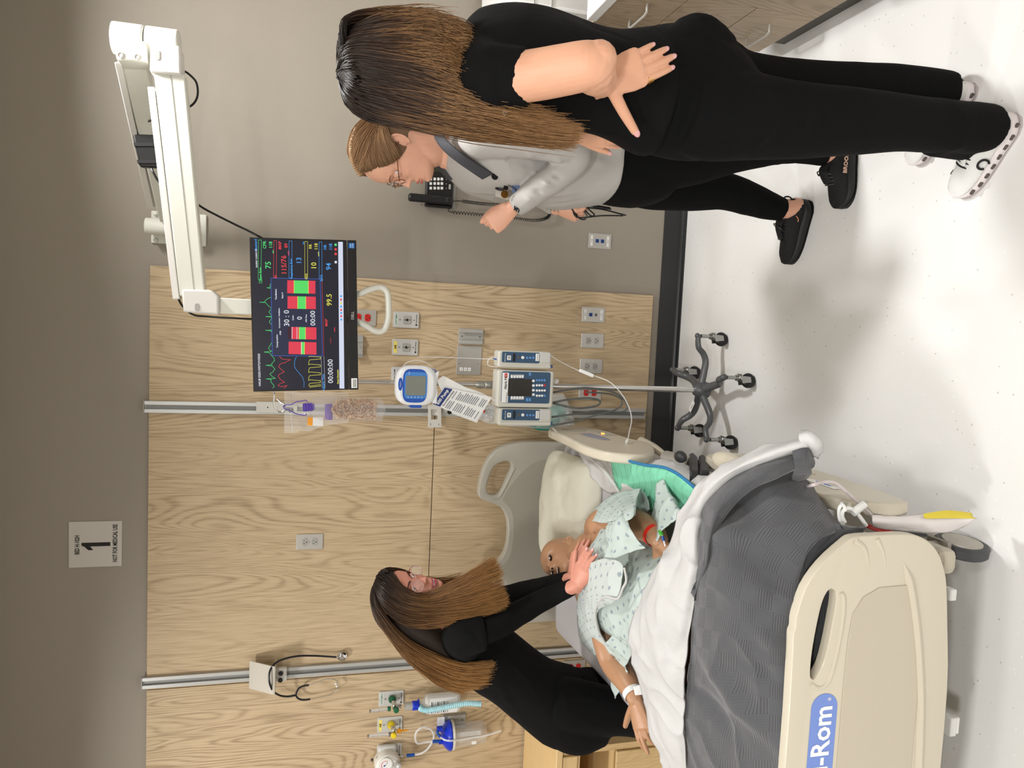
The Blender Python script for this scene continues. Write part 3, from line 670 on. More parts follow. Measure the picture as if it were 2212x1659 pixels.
zbox(912, 565, 1335, 862, PY, .085, M_PB, pump, 'main_body', .008, .012)
zbox(903, 640, 925, 800, PY+.02, .04, M_PB, pump, 'top_handle', .004, .006)
f = zbox(945, 577, 1308, 828, PY-.0015, .004, M_PF, pump, 'front_panel', .001, .008)
zbox(949, 588, 988, 820, PY-.0025, .002, M_PAPER, f, 'brand_strip', .0003, .003)
ztxt('CareFusion', 978, 780, PY-.003, .0085, M_INK, f); ztxt('Alaris PC', 972, 665, PY-.003, .014, M_INK, f, bold=.0003)
zbox(965, 593, 984, 628, PY-.003, .002, M_RED, f, 'red_tab', .0003, .001); ztxt('8015', 975, 610, PY-.0035, .0055, M_PAPER, f)
sc_ = zbox(992, 634, 1172, 772, PY-.0025, .002, M_SCR, f, 'screen', .0005, .002)
for x in (1020, 1041, 1062, 1083, 1103):
    for y, s_ in ((617, 1), (784, -1)):
        zbox(x-8, y-13, x+8, y+13, PY-.0035, .003, M_PAPER, f, 'soft_key', .0006, .002)
        c = ZP(x, y-9*s_*-1*-1, PY-.004); disc(MB(), c, .0015, .0004, 8).part('key_dot', M_INK, f)
for x in (1186,):
    for y in (652, 688, 724, 758): zbox(x-9, y-9, x+9, y+9, PY-.0035, .003, M_PAPER, f, 'soft_key', .0006, .002)
for ix, x in enumerate((1212, 1232, 1252, 1272)):
    for y in (647, 686, 726, 766):
        blue = (y == 647) or (ix == 3 and y == 766); red = ix == 3 and y == 686
        c = ZP(x, y, PY-.0015); b = MB(); b.lathe([(.0046, 0), (.0046, .002), (.0038, .0028)], c, (0, -1, 0), 14); b.part('key', M_LB if blue else (M_RED if red else M_PAPER), f)
for x, y in ((1160, 600), (1137, 797), (1158, 797)): zbox(x-8, y-13, x+8, y+13, PY-.0035, .003, M_LB, f, 'key', .0006, .003)
def channel(y0, y1, dirn, label):
    zbox(918, y0, 1322, y1, PY+.0, .075, M_PB, pump, 'channel_body', .006, .010)
    f = zbox(945, y0+8, 1232, y1-42 if dirn > 0 else y1-42, PY-.002, .004, M_PF, pump, 'channel_face', .001, .006)
    yc = (y0+y1-34)/2
    zbox(985, yc-16, 1012, yc+20, PY-.0035, .003, M_PAPER, f, 'rate_display', .0004, .002); ztxt('125', 998, yc+2, PY-.0042, .008, M_INK, f, bold=.0003)
    zbox(1030, yc-30, 1045, yc+30, PY-.0035, .003, M_INK, f, 'indicator_window', .0004, .001)
    zbox(1065, yc-10, 1078, yc+12, PY-.0035, .003, mat('key_brown', (92, 80, 70), .5), f, 'key', .0004, .001)
    c = ZP(1103, yc, PY-.0015); b = MB(); b.lathe([(.0062, 0), (.0062, .002), (.005, .003)], c, (0, -1, 0), 18); b.part('key', M_PAPER, f)
    for x in (1137, 1161, 1185): c = ZP(x, yc+2, PY-.0015); b = MB(); b.lathe([(.0048, 0), (.0048, .002), (.004, .0028)], c, (0, -1, 0), 14); b.part('key', M_LB, f)
    zbox(1205, yc-30, 1229, yc+28, PY-.0035, .003, M_PAPER, f, 'brand_strip', .0004, .002); ztxt('CareFusion', 1217, yc, PY-.0042, .0055, M_INK, f)
    ztxt('Alaris Pump', 968, yc, PY-.0028, .0068, M_PAPER, f)
    zbox(1236, y0+12, 1316, y1-46, PY-.003, .005, M_GREYP2, pump, 'door_latch', .003, .008)
    zbox(930, y1-34, 1325, y1-8, PY-.004, .006, M_PB, pump, 'channel_edge', .002, .003)
    zbox(1318, y1-30, 1334, y1-6, PY-.005, .01, M_PF, pump, 'release_tab', .001, .002)
channel(418, 560, 1, '')
channel(862, 1000, 1, '')
b = MB(); c = ZP(895, 482, PY+.03); b.lathe([(.006, 0), (.0045, .012), (.002, .022)], ZP(918, 482, PY+.03), (0, 0, 1), 12); b.part('tubing_spike', M_BLUE, pump)
MB().bb((IV[0]-.03, PY+.08, ZP(1250, 700, PY).z), (IV[0]+.03, IV[1]+.03, ZP(1050, 700, PY).z)).part('pole_clamp', M_DARK, pump, bev=.004)
# grey power cords looping under the pump
cds = thing('pump_cords', 'grey power cords hanging in loops below the infusion pump', 'cable', tuple(ZP(1335, 800, -.54)))
M_CORD = mat('grey_cord', (96, 100, 98), .5)
for nm, pts, r_ in (('cord_loop', [(1330, 742, -.54), (1480, 716, -.52), (1610, 706, -.52), (1800, 738, -.52), (1895, 810, -.53), (1905, 868, -.54), (1850, 893, -.55), (1700, 880, -.56), (1520, 905, -.56), (1326, 932, -.55)], .0042),
                    ('cord_loop', [(1330, 822, -.54), (1450, 797, -.55), (1600, 785, -.55), (1690, 800, -.55), (1690, 835, -.55), (1620, 855, -.56), (1500, 862, -.55), (1330, 822, -.54)], .0042),
                    ('cord_loop', [(1590, 738, -.50), (1700, 745, -.50), (1800, 760, -.51), (1868, 805, -.53), (1830, 868, -.55), (1640, 925, -.57), (1480, 970, -.57), (1326, 994, -.56)], .0036)):
    b = MB(); b.tube([ZP(*q) for q in pts], r_, 8, 7); b.part(nm, M_CORD, cds)
# ---- feeding pump
FY = -.585
fp = thing('feeding_pump', 'white rounded feeding pump with royal blue face on the pole above the brochure', 'feeding pump', tuple(ZP(290, 690, FY+.05)))
M_FW = mat('feeding_white', (232, 234, 236), .35); M_FB = mat('royal_blue', (34, 84, 178), .4); M_FB2 = mat('sky_blue_panel', (70, 136, 214), .4)
def blob2(x0, y0, x1, y1, n, Y, t, m_, par, name, bev, skew=0):
    a, c2 = ZP(x0, y0, Y), ZP(x1, y1, Y); w_, h_ = abs(a.x-c2.x)/2, abs(a.z-c2.z)/2; o = Vector(((a.x+c2.x)/2, Y, (a.z+c2.z)/2)); pl = []
    for i in range(48):
        q = 2*math.pi*i/48; cx_, sx_ = math.cos(q), math.sin(q)
        pl.append((math.copysign(abs(cx_)**(2/n), cx_)*w_, math.copysign(abs(sx_)**(2/n), sx_)*h_))
    b = MB(); b.prism(pl, EX, EZ, o, (0, t, 0)); return b.part(name, m_, par, bev=bev)
blob2(132, 532, 440, 848, 3.2, FY, .075, M_FW, fp, 'body', .016)
ff = blob2(182, 558, 362, 822, 4.0, FY-.001, .004, M_FB, fp, 'face', .001)
blob2(196, 582, 362, 792, 7, FY-.002, .002, M_FB2, ff, 'key_panel', .0004)
blob2(204, 612, 352, 766, 14, FY-.003, .002, mat('lcd_grey', (128, 132, 124), .25), ff, 'display', .0004)
for k in range(5):
    c = ZP(220+k*26.6, 778, FY-.002); b = MB(); b.lathe([(.0042, 0), (.0042, .0014), (.0034, .002)], c, (0, -1, 0), 16); b.part('button', M_LB, ff)
    b = MB(); disc(b, ZP(220+k*26.6, 778, FY-.0042), .0018, .0003, 8); b.part('button_mark', M_PAPER, ff)
c = ZP(318, 601, FY-.002); b = MB(); b.lathe([(.0045, 0), (.0045, .0014)], c, (0, -1, 0), 16); b.part('button', M_LB, ff)
blob2(146, 628, 176, 728, 2.2, FY-.001, .004, M_FB, fp, 'top_badge', .001)
blob2(232, 836, 325, 862, 4, FY+.01, .05, M_FB, fp, 'side_latch', .004)
blob2(380, 560, 440, 640, 3, FY+.045, .05, M_FB, fp, 'cassette', .006)
ztxt('Kangaroo', 160, 678, FY-.0016, .0055, M_PAPER, fp); ztxt('▲▲▲', 228, 592, FY-.0035, .004, M_PAPER, ff)
b = MB(); b.tube([ZP(*q, FY+.03) for q in ((182, 575), (190, 528), (235, 502), (300, 495), (360, 512), (405, 548), (432, 582))], .0016, 6, 6); b.part('tubing_loop', M_CLEAR2, fp)
quad_box(MB(), [ZP(*q, FY+.01) for q in ((420, 598), (462, 578), (448, 640), (440, 690), (448, 740), (445, 790), (440, 835), (408, 820), (430, 770))], (0, .02, 0)).part('cassette_door', M_FW, fp, bev=.003)
MB().bb((IV[0]-.025, FY+.07, ZP(300, 0, FY).z), (IV[0]+.025, IV[1]+.02, ZP(230, 0, FY).z)).part('pole_clamp', M_DARK, fp, bev=.004)
# ---- brochure hanging from the feeding pump
def sheet(name, pts, Y, label, rot=0):
    t = thing(name, label, 'brochure', tuple(ZP(*pts[0], Y)))
    q = [ZP(*p, Y) for p in pts]; quad_box(MB(), q, (0, .0014, 0)).part('paper', M_PAPER, t, smooth=False)
    return t, q
br2, q = sheet('brochure', [(490, 612), (640, 690), (860, 780), (750, 975), (560, 905), (440, 650)], -.565, 'white printed sheet behind the brochure under the feeding pump')
br1, q = sheet('brochure', [(500, 700), (868, 778), (745, 962), (405, 832)], -.572, 'folded white leaflet with navy title band hanging under the feeding pump')
exb = (q[0]-q[3]).normalized(); eyb = (q[0]-q[1]); eyb = (eyb-exb*eyb.dot(exb)).normalized()
def bp_(u, v): # u along reading dir, v down the sheet, 0..1
    return q[3].lerp(q[0], u).lerp(q[2].lerp(q[1], u), v)-EY*.0012
b = MB(); quad_box(b, [bp_(.02, .01), bp_(.98, .01), bp_(.98, .17), bp_(.02, .17)], (0, -.0003, 0)); b.part('title_band', mat('navy_print', (34, 52, 116), .6), br1)
text('600 Pump', .017, bp_(.5, .09)-EY*.0006, exb, eyb, M_PAPER, br1, bold=.0004, depth=.0002)
text('Guia de Referencia Rápida', .0085, bp_(.5, .215)-EY*.0004, exb, eyb, M_INK, br1, bold=.0001, depth=.0002, sx=.8)
for k in range(17):
    for u0, u1 in ((.06, .46), (.54, .94)):
        if rnd.random() < .12: continue
        v = .27+k*.041; e = u1-rnd.random()*.12
        quad_box(MB(), [bp_(u0, v), bp_(e, v), bp_(e, v+.014), bp_(u0, v+.014)], (0, -.0002, 0)).part('text_line', mat('grey_print', (96, 98, 112), .7), br1, smooth=False)
# ---- white slotted bracket on the rail
zb = thing('slotted_bracket', 'white slotted metal bracket on the right rail below the feeding pump', 'bracket', tuple(ZP(425, 930, -.06)))
M_BR = mat('bracket_white', (206, 204, 196), .45)
b = MB()
def frame_rect(map_, x0, y0, x1, y1, a0, b0, a1, b1, Y, t, m_, par, name):
    B = [[map_(x0, y0, Y), map_(x1, y0, Y), map_(x1, y1, Y), map_(x0, y1, Y)], [map_(a0, b0, Y), map_(a1, b0, Y), map_(a1, b1, Y), map_(a0, b1, Y)]]
    mbb = MB(); vs_ = B[0]+B[1]+[p+Vector((0, t, 0)) for p in B[0]+B[1]]; fs = []
    for i in range(4):
        j = (i+1) % 4; fs += [(i, j, 4+j, 4+i), (8+i, 12+i, 12+j, 8+j), (i, 8+i, 8+j, j), (4+i, 4+j, 12+j, 12+i)]
    mbb.add(vs_, fs); return mbb.part(name, m_, par, smooth=False, bev=.0015)
frame_rect(ZP, 376, 838, 476, 1012, 398, 872, 448, 950, -.10, .01, M_BR, zb, 'slotted_plate')
MB().bb((ZP(425, 900, -.1).x-.012, -.09, ZP(470, 900, -.1).z), (ZP(425, 870, -.1).x+.012, -.037, ZP(400, 900, -.1).z)).part('arm', M_BR, zb, bev=.002)
for qx, qy in ((388, 987), (452, 987)):
    b = MB(); b.lathe([(.004, 0), (.004, .002), (.002, .003)], ZP(qx, qy, -.1), (0, -1, 0), 12); b.part('screw', M_STEEL, zb)
# rail plate with black knob behind the supplies
rp = thing('rail_clamp', 'long pale grey clamp plate with black knob on the right rail', 'bracket', tuple(zm(230, 1405, -.04)))
zbox(122, 1364, 335, 1450, -.058, .02, M_BR, rp, 'clamp_plate', .0015, .002, zm)
for x in (142, 210, 287): b = MB(); disc(b, zm(x, 1407, -.058), .0028 if x == 210 else .005, .001, 12); b.part('screw', M_INK if x == 210 else M_ALU, rp)
zbox(380, 1395, 440, 1445, -.062, .024, M_BR, rp, 'clamp_block', .002, .002, zm)
b = MB(); b.lathe([(.011, 0), (.0115, .01), (.009, .012)], zm(388, 1425, -.06), (0, -1, 0), 20); b.part('knob', M_BLACK, rp)
rp2 = thing('rail_clamp', 'small clamp with black knob on the right rail behind the brochure', 'bracket', tuple(ZP(520, 890, -.04)))
zbox(480, 868, 600, 905, -.055, .018, M_BR, rp2, 'clamp_plate', .0015, .002)
b = MB(); b.lathe([(.010, 0), (.0105, .01), (.008, .012)], ZP(537, 890, -.055), (0, -1, 0), 20); b.part('knob', M_BLACK, rp2)

# ================================================================== LEFT SIDE EQUIPMENT
ZL = zmap(6.94, 780, 1420)
def flowmeter(label, wall_c, tube, base_c, knob_c, down, col, mtube, outlet_mat, tip):
    """wall_c: adaptor on outlet, base_c: metering body (centre), tube: (top, bottom) of the sight tube"""
    Yb = -.105
    w0 = ZL(*wall_c, -.028); bc = ZL(*base_c, Yb)
    t = thing('flowmeter', label, 'flowmeter', tuple(w0))
    b = MB(); b.lathe([(.0165, 0), (.0175, .004), (.0175, .016), (.014, .022), (.010, .024)], w0, (0, -1, 0), 24); b.part('adaptor', outlet_mat, t)
    b = MB(); b.cyl(w0+Vector((0, -.022, 0)), Vector((bc.x, Yb+.0, bc.z)), .007, n=14); b.ball(w0.lerp(bc, .55), .0105, 12); b.part('neck', M_CHROME, t)
    b = MB(); b.box(bc, (.026, .022, .020)); b.part('metering_body', M_CHROME, t, bev=.004)
    tt, tb = ZL(*tube[0], Yb), ZL(*tube[1], Yb)
    b = MB(); b.cyl(tb, tt, .0072, n=18); f = b.part('sight_tube', M_CLEAR2, t)
    b = MB(); b.cyl(tt-EZ*.006, tt+EZ*.002, .0078, n=18); b.part('tube_cap', mtube, f)
    b = MB(); b.cyl(tb-EZ*.004, tb+EZ*.010, .0105, n=18); b.part('tube_collar', outlet_mat if col != 'y' else M_CHROME, f)
    n = 16
    for k in range(n):
        p = tb.lerp(tt, .16+.78*k/n)
        MB().box(p-EY*.0074, (.009 if k % 4 == 0 else .006, .0004, .0012)).part('scale_mark', M_INK, f, smooth=False)
    kc = ZL(*knob_c, Yb-.035)
    b = MB(); b.cyl(Vector((kc.x, Yb, kc.z)), Vector((kc.x, Yb-.02, kc.z)), .005, n=12); b.part('knob_stem', M_CHROME, t)
    b = MB(); b.lathe([(.010, 0), (.0125, .003), (.0125, .014), (.009, .018)], Vector((kc.x, Yb-.018, kc.z)), (0, -1, 0), 20); b.part('flow_knob', outlet_mat, t)
    d = ZL(*down, Yb)
    b = MB(); b.lathe(tip[0], bc-EZ*.008, (0, 0, -1), 18); b.part('outlet_fitting', tip[1], t)
    return t, bc
M_BOTT = mat('frosted_bottle', (232, 232, 228), .35, alpha=.62)
M_BLID = mat('cobalt_lid', (24, 52, 190), .3)
t, bc = flowmeter('green oxygen flowmeter with clear sight tube on the wall left of the bed', (465, 615), ((128, 805), (430, 770)), (505, 735), (530, 805), (620, 730), 'g', M_CHROME, M_GREEN, ([(.008, 0), (.008, .012), (.011, .013), (.011, .022)], M_CHROME))
flowmeter('yellow air flowmeter with clear sight tube on the wall left of the bed', (448, 1000), ((98, 1178), (440, 1150)), (500, 1110), (492, 1185), (620, 1130), 'y', M_CHROME, M_YEL, ([(.008, 0), (.009, .010), (.012, .012), (.012, .02), (.005, .022), (.0045, .04), (.0025, .056)], mat('amber_nipple', (238, 164, 32), .4)))
# humidifier bottle under the green flowmeter
Yb = -.105
hb = thing('humidifier_bottle', 'frosted humidifier bottle with blue collar under the green flowmeter', 'bottle', tuple(ZL(650, 735, Yb)))
c0 = ZL(650, 738, Yb); c1 = ZL(765, 725, Yb); c2 = ZL(865, 720, Yb)
b = MB(); b.lathe([(.012, 0), (.0185, .002), (.0185, c0.z-c1.z)], (c1.x, Yb, c0.z), (0, 0, -1), 24); b.part('grey_cap', M_GREYP, hb)
b = MB(); b.lathe([(.020, 0), (.0215, .003), (.0215, c1.z-c2.z-.003), (.020, c1.z-c2.z)], (c1.x, Yb, c1.z), (0, 0, -1), 28); b.box((c1.x+.018, Yb, c2.z+.002), (.018, .012, .008)); b.part('blue_collar', M_BLID, hb)
x_b = ZL(1200, 690, -.09).x; zt_, zb_ = ZL(870, 700, -.09).z, ZL(1480, 690, -.09).z
b = MB(); hgt = zt_-zb_
b.lathe([(.018, 0), (.020, .008), (.020, .018), (.032, .026), (.044, .034), (.0455, .045), (.0455, hgt-.02), (.043, hgt-.006), (.036, hgt)], (x_b, -.085, zt_), (0, 0, -1), 36); b.part('bottle', M_BOTT, hb)
lb = MB(); zc_ = (zt_-.055+zb_+.03)/2
arcs = [R(a) for a in range(-55, 56, 10)]
lb.rings([[Vector((x_b+math.sin(a)*.046, -.085-math.cos(a)*.046, z)) for a in arcs]+[Vector((x_b+math.sin(a)*.0464, -.085-math.cos(a)*.0464, z)) for a in reversed(arcs)] for z in (zt_-.045, zb_+.018)]); f = lb.part('label', M_PAPER, hb)
for k in range(9):
    zz = zt_-.052-k*.0095
    l2 = MB(); l2.rings([[Vector((x_b+math.sin(a)*.0467, -.085-math.cos(a)*.0467, z)) for a in arcs[2:-2]]+[Vector((x_b+math.sin(a)*.0469, -.085-math.cos(a)*.0469, z)) for a in reversed(arcs[2:-2])] for z in (zz, zz-(.0042 if k % 3 == 0 else .002))]); l2.part('label_line', M_INK, f)
hose = thing('corrugated_hose', 'pale blue corrugated hose curving down from the blue collar', 'hose', tuple(c2))
pts = smooth_path([ZL(880, 735, Yb-.0), ZL(905, 775, Yb-.022), ZL(990, 792, Yb-.035), ZL(1150, 770, Yb-.045), ZL(1350, 730, Yb-.05), ZL(1590, 690, Yb-.055), ZL(1800, 700, Yb-.06)], 26)
nP = len(pts); b = MB(); b.tube(pts, lambda t_: .0125+.0011*math.sin(t_*(nP-1)*math.pi/1.6), 16, 1); b.part('tube', mat('aqua_hose', (170, 216, 226), .35), hose)
# suction regulator
rg = thing('suction_regulator', 'round white suction regulator with dial gauge at the left frame edge', 'regulator', tuple(ZL(400, 1560, -.07)))
gx, gz = ZL(372, 1610, -.14).x, ZL(400, 1560, -.12).z
bcx = ZL(400, 1560, -.1)
b = MB(); b.lathe([(.050, 0), (.058, .01), (.060, .035), (.056, .07), (.045, .082)], (bcx.x-.022, -.035, bcx.z), (0, -1, 0), 36); b.part('body', M_WHITE, rg)
MB().bb((bcx.x-.012, -.06, bcx.z-.045), (bcx.x+.05, -.03, bcx.z+.042)).part('rear_housing', M_GREYP2, rg, bev=.012)
gc = ZL(365, 1610, -.122)
b = MB(); b.lathe([(.031, 0), (.0325, .003), (.0325, .006), (.0285, .007)], gc+EY*.004, (0, -1, 0), 36); b.part('gauge_rim', M_WHITE, rg)
gf = MB(); gf.cyl(gc-EY*.003, gc-EY*.0034, .028, n=36); gf = gf.part('gauge_face', M_PAPER, rg)
b = MB(); b.tube([gc-EY*.0037+Vector((math.cos(R(a))*.0185, 0, math.sin(R(a))*.0185)) for a in range(-30, 211, 12)], .0011, 6, 1); b.part('red_arc', M_RED, gf)
for k in range(13):
    a = R(-45+k*22.5); d = Vector((math.cos(a), 0, math.sin(a))); b = MB(); b.tube([gc-EY*.0036+d*.0225, gc-EY*.0036+d*.026], .0006, 4, 1); b.part('dial_tick', M_INK, gf)
b = MB(); b.tube([gc-EY*.0042-Vector((.004, 0, -.003)), gc-EY*.0042+Vector((.013, 0, -.010))], .0007, 5, 1); b.part('needle', M_INK, gf)
MB().box(gc-EY*.0037+Vector((-.003, 0, .005)), (.007, .0004, .007)).part('dial_mark', M_BLUE, gf)
sc2 = ZL(545, 1615, -.118)
b = MB(); b.lathe([(.018, 0), (.019, .004), (.016, .010), (.015, .016)], sc2+EY*.004, (0, -1, 0), 28); b.part('control_knob', M_GREYP, rg)
b = MB(); b.box(sc2-EY*.0125, (.012, .002, .012), Matrix.Rotation(R(45), 3, 'Y')); b.part('knob_mark', M_PAPER, rg)
b = MB(); b.cyl(ZL(180, 1535, -.09), ZL(150, 1535, -.09), .006, n=12); b.part('top_nipple', M_DARK, rg)
n0 = ZL(600, 1480, -.08); b = MB(); b.lathe([(.007, 0), (.006, .006), (.008, .008), (.005, .012), (.005, ZL(600, 1480, -.08).z-ZL(690, 1475, -.08).z)], n0, (0, 0, -1), 14); b.part('outlet_nipple', M_CHROME, rg)
# canister
CY = -.085
cn = thing('suction_canister', 'clear suction canister with cobalt blue domed lid on the left bracket', 'canister', tuple(ZL(1340, 1170, CY)))
lc, lt = ZL(1340, 1165, CY), ZL(1215, 1165, CY); cb_ = ZL(1850, 1130, CY)
b = MB(); b.lathe([(.068, 0), (.0695, .006), (.066, .014), (.055, .026), (.032, lt.z-lc.z+.002), (.0, lt.z-lc.z+.004)], lc, (0, 0, 1), 40); b.part('lid', M_BLID, cn)
b = MB(); b.lathe([(.064, 0), (.068, .002), (.068, .012), (.064, .014)], lc, (0, 0, -1), 40); b.part('rim', mat('ivory_rim', (222, 218, 204), .4), cn)
hgt = lc.z-cb_.z
b = MB(); b.lathe([(.060, .012), (.056, hgt*.5), (.052, hgt-.012), (.049, hgt), (.047, hgt), (.050, hgt-.014), (.054, hgt*.5), (.058, .012)], lc, (0, 0, -1), 40); cj = b.part('jar', M_CLEAR, cn)
MB().bb((lc.x-.012, CY-.004, cb_.z+.02), (lc.x+.010, CY-.001, lc.z-.012)).part('inner_filter', M_PAPER, cn)
MB().bb((lc.x-.024, CY-.058, cb_.z+.052), (lc.x-.008, CY-.0575, cb_.z+.075)).part('small_label', M_PAPER, cn, smooth=False)
for k in range(12):
    zz = lc.z-.03-k*.009; MB().bb((lc.x+.022, CY-.0535, zz), (lc.x+.022+(.014 if k % 3 == 0 else .009), CY-.053, zz+.0012)).part('graduation', M_GREYP, cj, smooth=False)
b = MB(); p = ZL(1180, 1070, CY-.02); b.cyl(p-EZ*.012, p+EZ*.014, .013, n=18); b.part('lid_port', M_BLID, cn)
b = MB(); p2 = ZL(1190, 1270, CY-.02); b.cyl(p2-EZ*.012, p2+EZ*.008, .010, n=18); b.part('lid_port', M_BLID, cn)
b = MB(); p3 = ZL(1165, 1120, CY-.04); b.tube([ZL(1130, 1095, CY-.03), ZL(1150, 1140, CY-.035), ZL(1190, 1200, CY-.04)], .0062, 10, 5); b.part('blue_elbow', M_BLUE, cn)
b = MB(); b.cyl(ZL(1070, 1260, CY-.02), ZL(1190, 1258, CY-.02), .0078, n=16); b.part('blue_connector', M_BLUE, cn)
b = MB(); b.cyl(ZL(682, 1472, -.08), ZL(800, 1460, -.08), .0078, n=16); b.part('blue_connector', M_BLUE, cn)
def tubing(pts, r_=.0048, map_=ZL, m_=None, par=None, name='tube'):
    b = MB(); b.tube([map_(*q) for q in pts], r_, 8, 8); return b.part(name, m_ or M_CLEAR2, par)
tb_ = thing('suction_tubing', 'clear suction tubing looping between regulator and blue lidded canister', 'tubing', tuple(ZL(900, 1200, -.1)))
tubing([(800, 1460, -.08), (900, 1440, -.085), (1000, 1370, -.09), (1080, 1240, -.10), (1080, 1130, -.11), (1000, 1060, -.115), (900, 1060, -.12), (825, 1130, -.12), (815, 1230, -.115), (850, 1290, -.11), (930, 1280, -.105), (1080, 1258, -.105)], par=tb_)
tubing([(1190, 1200, CY-.045), (1260, 1240, CY-.065), (1350, 1250, CY-.075), (1500, 1235, CY-.065), (1700, 1200, CY-.06), (1880, 1170, CY-.06), (2100, 1100, CY-.06)], .0042, par=tb_)
o = MB(); o.bb((ZL(1140, 1030, -.05).x, -.051, ZL(1250, 960, -.05).z), (ZL(1140, 900, -.05).x, -.050, ZL(1140, 960, -.05).z)); o = o.part('paper_card', M_PAPER, None, smooth=False); tag(o, 'small blank white card tucked behind the canister lid', 'card')
# ---- stethoscope shelf and stethoscope
Z3 = zmap(4.809, 500, 1380)
ss = thing('rail_shelf', 'pale grey metal shelf plate clamped to the left rail', 'shelf', tuple(Z3(310, 400, -.04)))
a, c2 = Z3(180, 400, -.075), Z3(447, 400, -.13)
xl, xr = Z3(310, 552, -.09).x, Z3(310, 262, -.09).x
b = MB(); b.rings([[Vector((x, -.045, a.z)), Vector((x, -.049, a.z)), Vector((x, -.125, c2.z+.006)), Vector((x, -.125, c2.z)), Vector((x, -.121, c2.z))] for x in (xl, xr)]); b.part('sloped_plate', mat('shelf_putty', (196, 190, 178), .5), ss, bev=.001)
MB().bb((xl, -.127, c2.z-.003), (xr, -.045, c2.z+.0)).part('bottom_lip', mat('shelf_putty'), ss, bev=.001)
zbox(448, 312, 572, 385, -.075, .02, M_BR, ss, 'clamp_block', .002, .002, Z3)
zbox(448, 385, 572, 438, -.065, .03, M_PAPER, ss, 'clamp_plate', .002, .002, Z3)
for q in ((513, 355), (508, 425)):
    b = MB(); b.lathe([(.0095, 0), (.010, .008), (.008, .010)], Z3(*q, -.076), (0, -1, 0), 18); b.part('knob', M_BLACK, ss)
st_ = thing('stethoscope', 'black stethoscope draped over the shelf on the left rail', 'stethoscope', tuple(Z3(400, 400, -.13)))
M_STB = mat('stethoscope_rubber', (24, 24, 34), .35)
def zt3(pts, r_, nm, m_): b = MB(); b.tube([Z3(*q) for q in pts], r_, 10, 7); return b.part(nm, m_, st_)
zt3([(1090, 190, -.045), (980, 182, -.04), (850, 176, -.04), (700, 178, -.05), (560, 205, -.07), (460, 250, -.10), (405, 320, -.125), (390, 400, -.133), (402, 480, -.13), (440, 550, -.11), (510, 590, -.08), (590, 598, -.06), (672, 584, -.05)], .0044, 'tubing', M_STB)
zt3([(668, 584, -.05), (680, 545, -.05), (705, 510, -.05), (745, 490, -.05), (805, 480, -.05)], .0042, 'branch', M_STB)
zt3([(668, 584, -.05), (685, 612, -.05), (720, 630, -.05), (765, 633, -.05), (818, 626, -.05)], .0042, 'branch', M_STB)
zt3([(800, 481, -.05), (880, 455, -.052), (960, 425, -.058), (1020, 416, -.06), (1075, 422, -.055), (1104, 450, -.05), (1092, 470, -.048)], .0018, 'ear_tube', M_CHROME)
zt3([(812, 627, -.05), (900, 612, -.052), (980, 595, -.055), (1050, 565, -.06), (1095, 525, -.055), (1100, 500, -.05)], .0018, 'ear_tube', M_CHROME)
for q in ((1085, 466, -.048), (1096, 492, -.05)): b = MB(); b.ball(Z3(*q), (.005, .005, .0065), 12); b.part('ear_tip', M_WHITE, st_)
ch = Z3(1150, 190, -.045)
b = MB(); b.lathe([(.021, 0), (.0225, .003), (.0215, .006), (.015, .009), (.0145, .012), (.010, .014)], ch+EY*.012, (0, -1, 0), 28); b.part('chest_piece', M_CHROME, st_)
b = MB(); b.cyl(Z3(1088, 190, -.045), Z3(1125, 190, -.042), .0035, n=12); b.part('stem', M_CHROME, st_)

# ================================================================== PHONE
ZH = zmap(2.9105, 740, 240)
ph = thing('wall_phone', 'black wall phone with white keys and coiled cord on the grey wall', 'phone', tuple(ZH(620, 500, -.01)))
zbox(545, 330, 708, 612, -.012, .0115, M_GREYP, ph, 'back_plate', .003, .004, ZH)
zbox(530, 335, 692, 612, -.045, .034, M_BLACK, ph, 'body', .005, .006, ZH)
zbox(548, 340, 690, 392, -.047, .003, mat('phone_screen', (52, 54, 42), .15), ph, 'display', .001, .002, ZH)
for kx in (555, 580, 603, 625):
    for ky in (427, 455, 484): k_ = zbox(kx-7.5, ky-9.5, kx+7.5, ky+9.5, -.0475, .003, M_PAPER, ph, 'key', .0008, .002, ZH); 
for kx, ky in ((652, 430), (652, 458), (652, 486), (674, 436)): b = MB(); disc(b, ZH(kx, ky, -.045), .0022, .0015, 10); b.part('round_key', M_GREYP, ph)
zbox(668, 460, 680, 492, -.0465, .002, M_GREYP, ph, 'volume_key', .0005, .001, ZH)
zbox(416, 512, 697, 588, -.078, .028, mat('handset_black', (30, 31, 34), .3), ph, 'handset', .009, .012, ZH)
zbox(532, 582, 690, 612, -.058, .03, M_BLACK, ph, 'cradle', .004, .006, ZH)
b = MB(); b.ball(ZH(494, 592, -.02), .0045, 10); b.part('wall_pin', M_CHROME, ph)
text('▪ ▪ ▪', .008, ZH(655, 557, -.0785), EX, EZ, M_GREYP, ph, depth=.0002)
def coil(pts, r_, turns, rt, name, par, m_):
    path = smooth_path(pts, 12); k = len(path); N = turns*9; out = []
    for i in range(N+1):
        u = i/N*(k-1); j = min(int(u), k-2); p = path[j].lerp(path[j+1], u-j); d = (path[j+1]-path[j]).normalized()
        x_ = (EX-d*d.x).normalized() if abs(d.x) < .9 else (EY-d*d.y).normalized(); y_ = d.cross(x_); a = 2*math.pi*i/9
        out.append(p+x_*math.cos(a)*r_+y_*math.sin(a)*r_)
    b = MB(); b.tube(out, rt, 5, 1); return b.part(name, m_, par)
b = MB(); b.tube([ZH(697, 566, -.06), ZH(725, 565, -.05), ZH(752, 567, -.045)], .002, 6, 5); b.part('cord', M_BLACK, ph)
